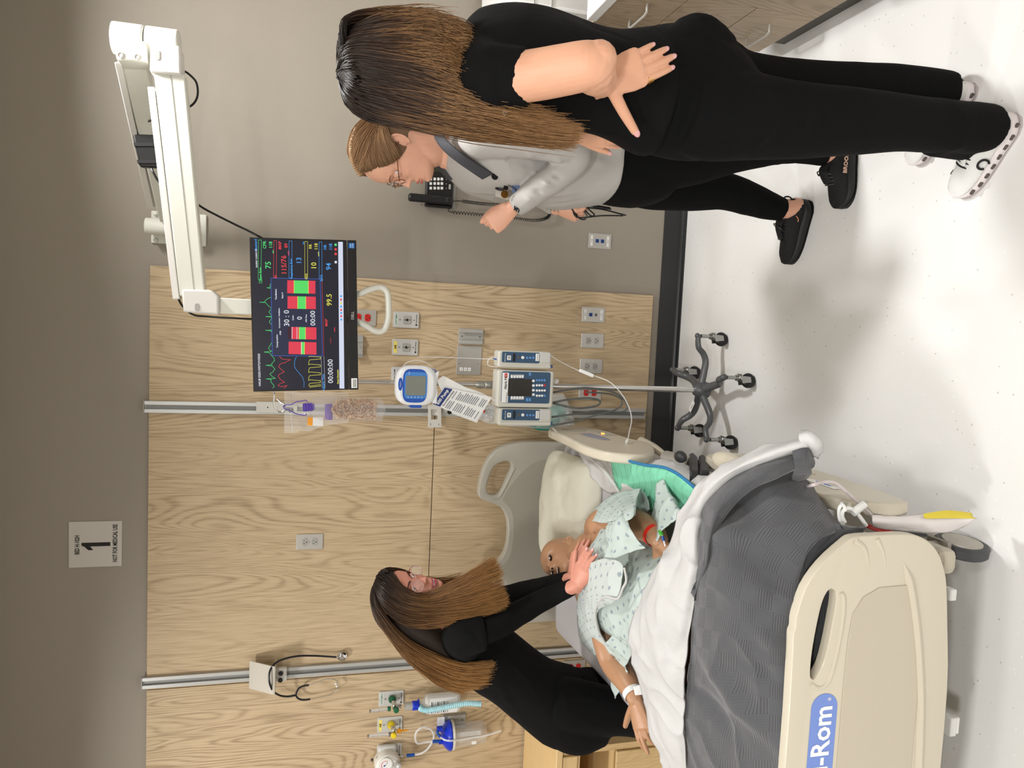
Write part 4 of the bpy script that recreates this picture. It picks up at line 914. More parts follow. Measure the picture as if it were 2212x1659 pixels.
b = MB(); b.tube([ZH(665, 612, -.04), ZH(668, 630, -.04), ZH(690, 637, -.035)], .002, 6, 5); b.part('cord', M_BLACK, ph)
coil([ZH(752, 567, -.045), ZH(850, 580, -.035), ZH(950, 588, -.03), ZH(1100, 592, -.03), ZH(1250, 600, -.03), ZH(1300, 630, -.03), ZH(1285, 670, -.03), ZH(1200, 688, -.03), ZH(1050, 670, -.03), ZH(900, 655, -.03), ZH(690, 637, -.035)], .0066, 120, .0016, 'coiled_cord', ph, M_BLACK)

# ================================================================== HANGING SUPPLIES
ZG = zmap(6.38, 560, 700)
BY = -.52
fb = thing('feeding_bag', 'clear bag of tan shreds with purple cap hanging from the pole hook', 'bag', tuple(P(614, 880, BY)))
M_PUR = mat('purple_plastic', (98, 74, 176), .4)
b = MB(); b.tube([ZG(345, 1140, -.5), ZG(370, 1112, BY), ZG(440, 1110, BY), ZG(510, 1072, BY), ZG(580, 1062, BY), ZG(640, 1050, BY), ZG(665, 1075, BY)], .0019, 6, 5); b.part('strap', M_PUR, fb)
b = MB(); b.tube([ZG(330, 1130, -.5), ZG(345, 1165, BY), ZG(400, 1178, BY), ZG(450, 1205, BY), ZG(520, 1240, BY), ZG(630, 1258, BY), ZG(650, 1235, BY)], .0019, 6, 5); b.part('strap', M_PUR, fb)
cc0, cc1 = ZG(600, 1150, BY), ZG(765, 1140, BY)
b = MB(); ax_ = (cc1-cc0); ln = ax_.length; pr = [(.010, 0), (.0165, .001)]
for k in range(7): pr += [(.0172 if k % 2 else .0150, .003+k*ln*.115), (.0172 if k % 2 else .0150, .003+k*ln*.115+ln*.07)]
pr += [(.012, ln*.9), (.0115, ln)]; b.lathe(pr, cc0, ax_, 28, hint=(1, 0, 0)); b.part('screw_cap', M_PUR, fb)
def pillow(rows, name, m_, par, th=.006, n=26, m=40, Y0=BY, wr=.0012, seed=0, edge=.0008, bulge=None):
    """closed puffy bag between left and right outline: rows = [(xz, y_top, y_bot)] in map coords"""
    path = rows; front = []; back = []
    for i in range(m+1):
        u = i/m*(len(path)-1); j = min(int(u), len(path)-2); f = u-j
        xz = path[j][0]*(1-f)+path[j+1][0]*f; y0 = path[j][1]*(1-f)+path[j+1][1]*f; y1 = path[j][2]*(1-f)+path[j+1][2]*f
        for k in range(n+1):
            v = k/n; e = (4*v*(1-v))**.6*min(1, (4*(i/m)*(1-i/m))**.5+.05)
            if bulge: e *= bulge(i/m)
            nz = noise.noise(Vector((i*.23+seed, k*.31, seed)))*wr*1.5+noise.noise(Vector((i*.7+seed, k*.55, seed+4)))*wr
            p = ZG(xz, y0*(1-v)+y1*v, Y0); front.append(p-EY*(th*e+edge/2+nz*min(1, e*3))); back.append(p+EY*(th*e+edge/2))
    W_ = n+1; o = len(front); fs = []
    for i in range(m):
        for k in range(n):
            a = i*W_+k; fs += [(a, a+1, a+W_+1, a+W_), (o+a, o+a+W_, o+a+W_+1, o+a+1)]
    rim = [k for k in range(W_)]+[i*W_+n for i in range(1, m+1)]+[m*W_+k for k in range(n-1, -1, -1)]+[i*W_ for i in range(m-1, 0, -1)]
    for a, c in zip(rim, rim[1:]+rim[:1]): fs.append((a, c, c+o, a+o))
    b = MB(); b.add(front+back, fs); return b.part(name, m_, par)
pillow([(690, 1090, 1230), (760, 1010, 1300), (860, 1005, 1330), (1000, 1000, 1325), (1200, 995, 1335), (1400, 998, 1335), (1600, 1005, 1340), (1690, 1020, 1350), (1745, 1150, 1190)], 'bag_film', mat('milky_film', (228, 222, 224), .22, alpha=.17), fb, .022, seed=2, Y0=BY, wr=.003)
pillow([(905, 1110, 1310), (960, 1100, 1322), (1010, 1100, 1320)], 'purple_panel', mat('purple_print', (120, 92, 178), .5), fb, .008, n=10, m=8, Y0=BY-.006)
b = MB(); rs = random.Random(3)
for k in range(1300):
    u = rs.random(); x = 1005+u*605; hw2 = 130*min(1, (u*8)**.5, ((1-u)*9)**.5+.5)
    p = ZG(x, 1170+rs.uniform(-1, 1)*hw2, BY+rs.uniform(-.021, .010)); d = Vector((rs.gauss(0, 1), rs.gauss(0, .5), rs.gauss(0, 1))).normalized()*.0075*rs.uniform(.5, 1.3)
    n_ = Vector((rs.gauss(0, 1), rs.gauss(0, 1), rs.gauss(0, 1))).normalized()*.0022; s_ = d.cross(n_).normalized()*.0013
    b.m = k % 3; b.add([p-d-s_, p-d+s_, p+n_+s_, p+n_-s_, p+d+s_, p+d-s_], [(0, 1, 2, 3), (3, 2, 4, 5)])
me = b.mesh('shreds', fix=False); o = link('paper_shreds', me, [mat('kraft_a', (226, 196, 166), .8), mat('kraft_b', (200, 160, 128), .8), mat('kraft_c', (240, 216, 190), .8)], fb, smooth=False); o['kind'] = 'stuff'
me.polygons.foreach_set('material_index', b.mi)
zbox(668, 1285, 880, 1405, -.47, .001, M_PAPER, fb, 'label_card', .0002, .001, ZG)
zbox(668, 1285, 735, 1400, -.4705, .001, mat('orange_print', (240, 158, 40), .6), fb, 'orange_band', .0002, .001, ZG)
zbag = thing('zip_bag', 'flat empty clear zip bag hanging behind the bag of shreds', 'bag', tuple(ZG(400, 1200, -.44)))
pillow([(345, 930, 1500), (420, 925, 1502), (520, 930, 1500), (560, 940, 1470), (700, 940, 1480), (900, 940, 1400), (1230, 945, 1360)], 'film', M_FILM, zbag, .004, Y0=-.44, seed=9, wr=.002)
b = MB(); b.tube([ZG(415, 935, -.447), ZG(440, 1200, -.447), ZG(460, 1500, -.447)], .0010, 6, 4); b.part('zip_strip', M_CLEAR2, zbag)
# crumpled clear bag with teal mask behind the pump
mb_ = thing('mask_bag', 'crumpled clear bag holding a teal mask on the rail behind the pump', 'bag', tuple(ZP(1000, 920, -.09)))
ZGs = ZG; ZG = ZP
pillow([(770, 885, 950), (830, 825, 980), (900, 815, 985), (1000, 820, 1000), (1150, 815, 1012), (1300, 750, 1025), (1420, 748, 1010), (1500, 930, 1000)], 'bag_film', mat('cloudy_film', (230, 232, 232), .2, alpha=.42), mb_, .032, Y0=-.115, seed=5, wr=.01)
pillow([(1150, 980, 1005), (1230, 940, 1035), (1320, 850, 1035), (1400, 830, 960), (1440, 880, 930)], 'teal_mask', mat('teal_plastic', (60, 170, 150), .4), mb_, .02, Y0=-.10, seed=7, wr=.004)
b = MB(); b.ball(ZP(803, 885, -.145), (.008, .006, .006), 12); b.part('red_cap', M_RED, mb_)
ZG = ZGs
b = MB(); b.ball(ZP(1358, 655, -.56), (.012, .01, .014), 14); o = b.part('drip_chamber', M_CLEAR2, None); tag(o, 'small clear drip chamber beside the pole just under the infusion pump', 'drip chamber')

# ================================================================== BED
def cr(p0, p1, p2, p3, t):
    t2, t3 = t*t, t*t*t
    return 0.5*((2*p1)+(p2-p0)*t+(2*p0-5*p1+4*p2-p3)*t2+(3*p1-p0-3*p2+p3)*t3)
def crs(arr, t):
    """catmull-rom along axis 0 of numpy array"""
    k = arr.shape[0]; u = t*(k-1); i = min(int(u), k-2); f = u-i
    p1, p2 = arr[i], arr[i+1]; p0 = arr[i-1] if i else 2*p1-p2; p3 = arr[i+2] if i+2 < k else 2*p2-p1
    return cr(p0, p1, p2, p3, f)
def patch_grid(rows, nu, nv):
    A = np.array([[tuple(p) for p in r] for r in rows], float)
    M = [crs(A, i/nu) for i in range(nu+1)]
    return np.array([[crs(m, j/nv) for j in range(nv+1)] for m in M])
def cloth(rows, nu, nv, name, m_, par=None, thick=.003, folds=(), amp=.003, freq=9, seed=0, disp=None, edge_roll=0):
    G = patch_grid(rows, nu, nv)
    du = np.gradient(G, axis=0); dv = np.gradient(G, axis=1); N = np.cross(du, dv); N /= np.linalg.norm(N, axis=2, keepdims=True)+1e-9
    if N[..., 2].mean() < 0: N = -N
    D = np.zeros(G.shape[:2])
    if amp:
        for i in range(nu+1):
            for j in range(nv+1):
                p = Vector(G[i, j]); D[i, j] = noise.noise(p*freq+Vector((seed, 0, 0)))*amp+(1-abs(noise.noise(p*freq*.7+Vector((seed, 5, 0)))*2))**3*amp*.8
    for a, b_, w_, d_ in folds:
        a, b_ = np.array(a), np.array(b_); ab = b_-a; t = np.clip(((G-a)@ab)/(ab@ab), 0, 1); q = a+t[..., None]*ab; ds = np.linalg.norm(G-q, axis=2)
        D += d_*np.exp(-(ds/w_)**2)*np.sin(np.pi*np.clip(t*.9+.05, 0, 1))**.5
    if disp: D += disp(G)
    G = G+N*D[..., None]
    Bk = G-N*thick
    n1 = (nu+1)*(nv+1); W_ = nv+1; vs_ = np.concatenate([G.reshape(-1, 3), Bk.reshape(-1, 3)]); fs = []
    for i in range(nu):
        for j in range(nv):
            a = i*W_+j; fs += [(a, a+1, a+W_+1, a+W_), (n1+a, n1+a+W_, n1+a+W_+1, n1+a+1)]
    rim = [j for j in range(W_)]+[i*W_+nv for i in range(1, nu+1)]+[nu*W_+j for j in range(nv-1, -1, -1)]+[i*W_ for i in range(nu-1, 0, -1)]
    for a, c in zip(rim, rim[1:]+rim[:1]): fs.append((a, n1+a, n1+c, c))
    me = bpy.data.meshes.new(name); me.from_pydata([tuple(v) for v in vs_], [], fs)
    # uv in metres
    Lu = np.concatenate([[0], np.cumsum(np.linalg.norm(np.diff(G[:, nv//2], axis=0), axis=1))]); Lv = np.concatenate([[0], np.cumsum(np.linalg.norm(np.diff(G[nu//2], axis=0), axis=1))])
    uvs = np.array([[Lv[j], Lu[i]] for i in range(nu+1) for j in range(nv+1)]*2)
    uv = me.uv_layers.new(name='UVMap'); li = np.empty(len(me.loops), int); me.loops.foreach_get('vertex_index', li); uv.data.foreach_set('uv', uvs[li].ravel())
    bm = bmesh.new(); bm.from_mesh(me); bmesh.ops.recalc_face_normals(bm, faces=bm.faces); bm.to_mesh(me); bm.free()
    return link(name, me, m_, par)

# --- textiles
def blanket_mat():
    m = bpy.data.materials.new('grey_thermal_blanket'); m.use_nodes = True; nt = m.node_tree; b = nt.nodes['Principled BSDF']; L = nt.links.new
    uv = nd(nt, 'ShaderNodeUVMap'); sp = nd(nt, 'ShaderNodeSeparateXYZ'); L(uv.outputs[0], sp.inputs[0])
    ck = nd(nt, 'ShaderNodeTexChecker', Scale=1.0); mp = nd(nt, 'ShaderNodeMapping'); mp.inputs['Scale'].default_value = (1/.042, 1/.042, 1); L(uv.outputs[0], mp.inputs[0]); L(mp.outputs[0], ck.inputs[0])
    f = 2*math.pi/.0062
    s1 = mth(nt, 'SINE', mth(nt, 'MULTIPLY', sp.outputs[1], f)); s2 = mth(nt, 'MULTIPLY', mth(nt, 'SINE', mth(nt, 'MULTIPLY', sp.outputs[0], f)), 0.15)
    mx = nd(nt, 'ShaderNodeMix', data_type='FLOAT'); L(ck.outputs['Fac'], mx.inputs[0]); L(s1, mx.inputs[2]); L(s2, mx.inputs[3])
    h = mx.outputs[0]
    c = ramp(nt, mth(nt, 'MULTIPLY_ADD', h, .5, .5), [(0.1, (66, 67, 70)), (0.6, (78, 79, 83)), (1, (84, 85, 89))]); L(c, b.inputs['Base Color'])
    b.inputs['Roughness'].default_value = .9; b.inputs['Sheen Weight'].default_value = .25
    bp = nd(nt, 'ShaderNodeBump', Strength=.45, Distance=.0014); L(h, bp.inputs['Height']); L(bp.outputs[0], b.inputs['Normal']); return m
def gown_mat(name, base=(190, 203, 198)):
    m = bpy.data.materials.new(name); m.use_nodes = True; nt = m.node_tree; b = nt.nodes['Principled BSDF']; L = nt.links.new
    uv = nd(nt, 'ShaderNodeUVMap'); sp = nd(nt, 'ShaderNodeSeparateXYZ'); L(uv.outputs[0], sp.inputs[0])
    st_ = mth(nt, 'MULTIPLY_ADD', mth(nt, 'SINE', mth(nt, 'MULTIPLY', sp.outputs[0], 2*math.pi/.0042)), .5, .5)
    c0 = ramp(nt, st_, [(0, tuple(int(v*.90) for v in base)), (1, tuple(min(255, int(v*1.05)) for v in base))])
    # staggered little rosettes
    row = mth(nt, 'FLOOR', mth(nt, 'DIVIDE', sp.outputs[1], .040))
    off = mth(nt, 'MULTIPLY', mth(nt, 'MODULO', mth(nt, 'ABSOLUTE', row), 2), .026)
    fx = mth(nt, 'SUBTRACT', mth(nt, 'WRAP', mth(nt, 'ADD', sp.outputs[0], off), .052, 0.0), .026); fy = mth(nt, 'SUBTRACT', mth(nt, 'WRAP', sp.outputs[1], .040, 0.0), .020)
    r = mth(nt, 'SQRT', mth(nt, 'ADD', mth(nt, 'MULTIPLY', fx, fx), mth(nt, 'MULTIPLY', fy, fy)))
    ang = mth(nt, 'ARCTAN2', fy, fx)
    rad = mth(nt, 'MULTIPLY_ADD', mth(nt, 'COSINE', mth(nt, 'MULTIPLY', ang, 6)), .0012, .0066)
    ins = mth(nt, 'LESS_THAN', r, rad); pet = mth(nt, 'GREATER_THAN', mth(nt, 'SINE', mth(nt, 'MULTIPLY', r, 2600)), -.35)
    msk = mth(nt, 'MULTIPLY', mth(nt, 'MULTIPLY', ins, pet), .8)
    mx = nd(nt, 'ShaderNodeMix', data_type='RGBA'); L(msk, mx.inputs['Factor']); L(c0, mx.inputs['A']); mx.inputs['B'].default_value = srgb((66, 80, 124))
    L(mx.outputs['Result'], b.inputs['Base Color']); b.inputs['Roughness'].default_value = .85
    return m
M_BLK = blanket_mat(); M_GOWN = gown_mat('printed_gown'); M_GOWN2 = mat('gown_reverse', (188, 200, 196), .85, bump=.05, bscale=200)
M_SHEET = mat('white_sheet', (198, 197, 196), .85, bump=.3, bscale=34)
M_SHEET2 = mat('fitted_sheet', (190, 188, 192), .85, bump=.1, bscale=22)
M_BED = mat('bed_beige', (200, 192, 174), .38, coat=.15); M_BED2 = mat('bed_beige_panel', (188, 179, 161), .45, bump=.03, bscale=400)
M_BEDH = mat('headboard_beige', (184, 180, 168), .38, coat=.15)

def xc(Y): return -.958
bed = thing('hospital_bed', 'beige hospital bed with moulded head and foot boards and one raised side rail', 'hospital bed', (xc(-1.1), -1.1, 0))
Z7 = zmap(2.186, 1460, 900); Z5 = zmap(5.529, 1180, 900); Z4 = zmap(3.95, 1000, 900)
def to2(pts3, y0):
    return [(p.x, p.z) for p in pts3]
def board(outline, hole, y, t, m_, name, bev=.012):
    """outline / hole: lists of (X, Z); slab with a hole made by boolean"""
    b = MB(); b.prism(outline, EX, EZ, (0, y, 0), (0, t, 0)); me = b.mesh(name)
    o = bpy.data.objects.new('tmp_a', me); COL.objects.link(o)
    if hole:
        hb_ = MB(); hb_.prism(hole, EX, EZ, (0, y-.1, 0), (0, t+.2, 0)); ho = bpy.data.objects.new('tmp_b', hb_.mesh('h')); COL.objects.link(ho)
        md = o.modifiers.new('cut', 'BOOLEAN'); md.operation = 'DIFFERENCE'; md.object = ho; md.solver = 'EXACT'
    bv = o.modifiers.new('bv', 'BEVEL'); bv.width = bev; bv.segments = 4; bv.limit_method = 'ANGLE'; bv.angle_limit = R(50)
    dg = bpy.context.evaluated_depsgraph_get(); dg.update(); m2 = bpy.data.meshes.new_from_object(o.evaluated_get(dg))
    bpy.data.objects.remove(o)
    if hole: bpy.data.objects.remove(ho)
    return link(name, m2, m_, bed, smooth=True)
def resample(pts, n=6, closed=True):
    P_ = [Vector((a, 0, c)) for a, c in pts]; 
    if closed: P_ = P_+[P_[0]]
    q = smooth_path(P_, n); q = q[:-1] if closed else q
    return [(v.x, v.z) for v in q]
# footboard
FYb = -2.045
fz = [(520, 1900), (525, 1659), (536, 1400), (552, 1120), (556, 1030), (566, 1000), (572, 940), (615, 810), (695, 695), (800, 598), (850, 568), (960, 560), (1100, 556), (1180, 580), (1238, 640), (1268, 720), (1280, 800), (1285, 1000), (1283, 1300), (1276, 1659), (1268, 1900)]
pr = [(p.x, p.z) for p in (Z7(x, y, FYb) for x, y in fz)]
xm = P(1780, 1652, FYb).x; right = pr
left = [(2*xm-a, c) for a, c in reversed(pr) if 2*xm-a < xm-.2]
right = [q for q in pr if q[0] >= xm+.01]
ol = resample(left[:0]+right+[(2*xm-a, c) for a, c in reversed(right)], 3)
slot = [(735, 812), (755, 828), (758, 870), (745, 950), (722, 1070), (695, 1170), (662, 1234), (645, 1240), (636, 1215), (645, 1110), (668, 980), (692, 880), (715, 830)]
hole = resample([(p.x, p.z) for p in (Z7(x, y, FYb) for x, y in slot)], 4)
fbd = board(ol, hole, FYb, .028, M_BED, 'footboard', .010)
def ridge(pts, r_, map_, Y, m_, name, par, n=8, sm=6, flat=.5):
    b = MB(); b.tube([map_(x, y, Y) for x, y in pts], r_, 8, sm, flat=flat, hint=(1, 0, 0)); return b.part(name, m_, par)
panel_poly = [(1092, 794), (960, 806), (885, 850), (835, 930), (812, 1050), (787, 1300), (765, 1659), (752, 1900), (1128, 1900), (1132, 1659), (1140, 1300), (1122, 1000), (1105, 860)]
q = [(p.x, p.z) for p in (Z7(x, y, FYb) for x, y in panel_poly)]; qi = [a for a in q[:7] if a[0] > xm+.01]; qo = [a for a in q[-6:] if a[0] > xm+.01]
q_half = qo+qi; q = [(a[0], a[1]) for a in qo]+[(a[0], a[1]) for a in qi]+[(2*xm-a[0], a[1]) for a in reversed(qi)]+[(2*xm-a[0], a[1]) for a in reversed(qo)]
b = MB(); b.prism(q, EX, EZ, (0, FYb-.0002, 0), (0, -.0022, 0)); b.part('inset_panel', M_BED2, fbd, bev=.001)
ridge([(1075, 690), (1098, 770), (1118, 880), (1138, 1050), (1152, 1300), (1150, 1500), (1142, 1700), (1130, 1900)], lambda t: .0105*min(1, .15+t*6), Z7, FYb+.001, M_BED, 'moulded_ridge', fbd, flat=1.0)
ridge([(840, 585), (885, 620), (905, 690), (905, 790)], lambda t: .009*(1-.8*t), Z7, FYb+.003, M_BED, 'moulded_groove', fbd, flat=1.0)
ridge([(945, 575), (975, 640), (988, 710), (985, 785)], lambda t: .007*(1-.8*t), Z7, FYb+.003, M_BED, 'moulded_groove', fbd, flat=1.0)
ridge([(775, 830), (790, 860), (785, 960), (760, 1100), (730, 1220), (700, 1270), (665, 1280), (635, 1260)], .006, Z7, FYb+.002, M_BED, 'grip_rim', fbd, flat=1.0)
# badge
bc0, bc1 = Z7(698, 1308, FYb), Z7(698, 1659, FYb)
wb = Z7(640, 1500, FYb).z-Z7(760, 1500, FYb).z; xl_b = 2*xm-bc0.x
MB().prism(rrect(.36, wb, wb*.48, 10), EX, EZ, (bc0.x-.18, FYb-.0003, bc0.z-.004), (0, -.0012, 0)).part('badge', mat('badge_blue', (112, 138, 206), .45), fbd)
tb = bc0.z-.004
text('Hill-Rom', wb*.98, (bc0.x-.028, FYb-.0022, tb+.001), EX, EZ, mat('badge_white', (238, 238, 238), .5), fbd, bold=.0013, sx=.95, align='RIGHT')
text('®', .012, (bc0.x-.013, FYb-.0022, tb-.0-.012), EX, EZ, M_PAPER, fbd)
# headboard
HY = -.20
hz = [(135, 640), (150, 540), (195, 400), (260, 310), (340, 255), (450, 228), (560, 218), (760, 220), (960, 226), (1250, 232)]
hr = [(p.x, p.z) for p in (Z4(x, y, HY) for x, y in hz)]
hmid = [(p.x, p.z) for p in (Z4(x, y, HY) for x, y in ((145, 690), (180, 715), (240, 735), (310, 765), (355, 815), (380, 880), (388, 960), (388, 1060)))]
xh = xc(HY); # right half outline going from bottom right corner up and to the centre
halfR = list(reversed(hr))+hmid
halfR = [q for q in halfR if q[0] >= xh]
ol = resample(halfR+[(2*xh-a, c) for a, c in reversed(halfR)], 3)
hs = [(345, 382), (385, 382), (412, 400), (415, 440), (385, 510), (345, 600), (305, 660), (265, 672), (225, 662), (207, 630), (208, 580), (235, 490), (275, 420)]
hole = resample([(p.x, p.z) for p in (Z4(x, y, HY) for x, y in hs)], 4)
hbd = board(ol, hole, HY, .045, M_BEDH, 'headboard', .014)
hl = [(2*xh-a, c) for a, c in hole]
ridge([(440, 440), (400, 520), (350, 620), (305, 690), (250, 700)], .005, Z4, HY+.002, M_BEDH, 'grip_rim', hbd, flat=1.0)
ip = [(p.x, p.z) for p in (Z4(x, y, HY) for x, y in ((1100, 362), (860, 358), (700, 365), (580, 410), (480, 500), (400, 600), (345, 690), (345, 725), (400, 780), (425, 860), (430, 1000)))]
ipl = [(2*xh-a, c) for a, c in reversed(ip)]
b = MB(); b.prism(resample(ip+ipl, 3), EX, EZ, (0, HY-.0002, 0), (0, -.0018, 0)); b.part('inset_panel', mat('headboard_panel', (172, 167, 154), .45), hbd, bev=.0008)
# frame, deck
def bedbox(x0, x1, y0, y1, z0, z1, m_, name, bev=.006):
    b = MB(); b.rings([[Vector((xc(y)+x0, y, z0)), Vector((xc(y)+x1, y, z0)), Vector((xc(y)+x1, y, z1)), Vector((xc(y)+x0, y, z1))] for y in (y0, y1)]); return b.part(name, m_, bed, smooth=False, bev=bev)
M_FRM = mat('bed_frame_grey', (150, 145, 134), .45)
bedbox(-.40, .40, -1.93, -.28, .20, .30, M_FRM, 'base_frame')
bedbox(-.43, .43, -1.96, -.26, .42, .475, M_BED, 'deck')
bedbox(-.30, .30, -1.75, -.5, .30, .42, mat('bed_under_dark', (60, 58, 54), .6), 'lift_mechanism')
bedbox(.36, .43, -1.93, -1.80, .155, .22, M_BED, 'caster_cover', .02); bedbox(-.43, -.36, -1.93, -1.80, .155, .22, M_BED, 'caster_cover', .02)
def caster(x, y, ang, name='caster'):
    a = R(ang); ax_ = Vector((math.cos(a), math.sin(a), 0)); c = Vector((x, y, .068))
    b = MB(); b.lathe([(.045, -.016), (.062, -.016), (.068, -.010), (.068, .010), (.062, .016), (.045, .016)], c, ax_, 32); w_ = b.part('caster_tyre', mat('grey_tyre', (72, 73, 76), .5), bed)
    b = MB(); b.lathe([(.0, -.020), (.050, -.019), (.052, -.012), (.052, .012), (.050, .019), (.0, .020)], c, ax_, 32); b.part('caster_hub', M_BEDH, w_)
    b = MB(); b.cyl(c+EZ*.05, c+EZ*.14, .02, n=16); b.box(c+EZ*.075, (.05, .07, .012)); b.part('caster_stem', M_FRM, w_)
caster(-.548, -1.85, -8); caster(-1.30, -1.85, 10); caster(xc(-.35)+.36, -.38, 10); caster(xc(-.35)-.36, -.38, 10)
b = MB(); p = Z7(1290, 1455, -1.95); b.box(p, (.05, .03, .02)); b.box(p+Vector((.0, .0, -.018)), (.045, .02, .012)); b.part('latch', M_PAPER, bed, bev=.003)
b = MB(); p = Z7(1290, 835, -1.98); b.box(p, (.03, .03, .02)); b.part('latch', M_PAPER, bed, bev=.004)
# head side rail, outline in the (Y, Z) plane
XRl = -.42
near = [(1185, 927), (1225, 945), (1261, 962), (1306, 975), (1360, 981), (1395, 982), (1411, 976), (1413, 966)]
far = [(1400, 955), (1380, 951), (1353, 944), (1315, 932), (1281, 925), (1252, 921), (1207, 921), (1190, 922)]
pts = [PX_(x, y, XRl) for x, y in near+far]
q = resample([(p.y, p.z) for p in pts], 4)
b = MB(); b.prism(q, EY, EZ, (XRl-.036, 0, 0), (.036, 0, 0)); sr = b.part('head_side_rail', M_BED, bed, bev=.010, seg=4)
def rail_patch(zp, m_, name, lift=.001, t=.0015):
    pp = [PX_(1180+x/5.529, 900+y/5.529, XRl+lift) for x, y in zp]; b = MB(); b.prism([(p.y, p.z) for p in pp], EY, EZ, (XRl+lift-.0005, 0, 0), (t, 0, 0)); return b.part(name, m_, sr, bev=.0006)
rail_patch([(400, 205), (520, 200), (700, 245), (770, 280), (660, 275), (480, 235)], mat('rail_print', (146, 146, 160), .5), 'control_print')
rail_patch([(180, 140), (420, 140), (480, 165), (300, 175)], M_BEDH, 'control_pad'); rail_patch([(560, 165), (760, 190), (850, 220), (700, 225)], M_BEDH, 'control_pad')
rail_patch([(655, 193), (695, 198), (698, 210), (660, 208)], mat('amber_lamp', (255, 150, 60), .3, emit=(255, 150, 60), es=3), 'amber_light', .0025)
b = MB(); b.tube([PX_(1385, 953, -.45), PX_(1412, 968, -.45), PX_(1432, 985, -.46), PX_(1445, 1000, -.47), PX_(1455, 1018, -.48)], .018, 10, 5); b.part('rail_arm', M_BED, bed)
b = MB(); b.tube([PX_(1396, 975, -.47), PX_(1420, 992, -.47), PX_(1432, 1010, -.48)], .014, 10, 5); b.part('rail_arm', M_BED, bed)
b = MB(); p0, p1 = PX_(1435, 992, -.45), PX_(1492, 1004, -.45); b.cyl(p0, p1, .032, .030, n=20); b.part('rail_pivot', M_FRM, bed, bev=.006)
M_HDL = mat('charcoal_grip', (48, 48, 50), .5)
for k, (x0, x1) in enumerate(((1488, 1506), (1509, 1530))):
    pp = [PX_(x, y, -.44) for x, y in ((x0, 992+k*4), (x0+8, 988+k*4), (x1, 998+k*6), (x1+2, 1030), (x0+2, 1030))]
    b = MB(); b.prism([(p.y, p.z) for p in pp], EY, EZ, (-.47, 0, 0), (.05, 0, 0)); b.part('release_grip', M_HDL, bed, bev=.006)
p = PX_(1470, 987, -.40); b = MB(); b.ball(p, (.02, .03, .018), 14); b.part('small_bumper', M_HDL, bed)
# lowered foot side rail
pts = [PX_(x, y, -.40) for x, y in ((1690, 1032), (1734, 1052), (1800, 1060), (1870, 1074), (1905, 1084), (1914, 1094), (1908, 1108), (1880, 1112), (1800, 1098), (1735, 1085), (1690, 1070))]
b = MB(); b.prism(resample([(-1.22, .335), (-1.22, .46), (-1.30, .535), (-1.60, .545), (-1.86, .50), (-1.93, .42), (-1.93, .34), (-1.88, .31), (-1.6, .285), (-1.3, .30)], 4), EY, EZ, (-.435, 0, 0), (.035, 0, 0)); fr_ = b.part('foot_side_rail', M_BED, bed, bev=.012, seg=3)
for dy in (0, .06): b = MB(); b.tube([(-.399, -1.45-dy, .50), (-.397, -1.5-dy, .42), (-.399, -1.52-dy, .34)], .004, 6, 5); b.part('moulded_rib', M_BED, fr_)
tp = PX_(1575, 1000, -.36); b = MB(); b.ball(tp, (.030, .09, .020), 20); b.part('rail_end_cap', M_BED, bed)
rail_badge = MB().box((-.398, -1.72, .42), (.002, .12, .02)); rail_badge.part('rail_badge', M_PAPER, fr_)
text('Hill-Rom', .018, (-.3965, -1.72, .42), (0, 1, 0), EZ, MATS['badge_blue'], fr_)

# mattress with fitted sheet
def zt(Y):  # mattress top height along the bed
    if Y > -1.0: return .625+(Y+1.0)*.07
    return .625
rws = []
ys = [-.27, -.29, -.35, -.5, -.7, -.9, -1.1, -1.3, -1.5, -1.7, -1.88, -1.935, -1.95]
rings_ = []
for Y in ys:
    h = zt(Y); hwd = .445; th = .14; ed = 0 if -1.935 < Y < -.28 else .02
    z0 = h-th if Y < -.9 else .475+(Y+.9)*.1; ring = [(-hwd+.02+ed, z0), (hwd-.02-ed, z0), (hwd-ed, z0+.02), (hwd-ed, h-.03), (hwd-.01-ed, h-.01), (hwd-.035-ed, h-ed*.3), (0, h+.004-ed*.3), (-hwd+.035+ed, h-ed*.3), (-hwd+.01+ed, h-.01), (-hwd+ed, h-.03), (-hwd+ed, z0+.02)]
    rings_.append([Vector((xc(Y)+x, Y, z)) for x, z in ring])
b = MB(); b.rings(rings_); mt = b.part('mattress', M_SHEET2, None, bev=0); tag(mt, 'white sheeted mattress lying on the beige bed', 'mattress')
sub = mt.modifiers.new('sub', 'SUBSURF'); sub.levels = sub.render_levels = 2

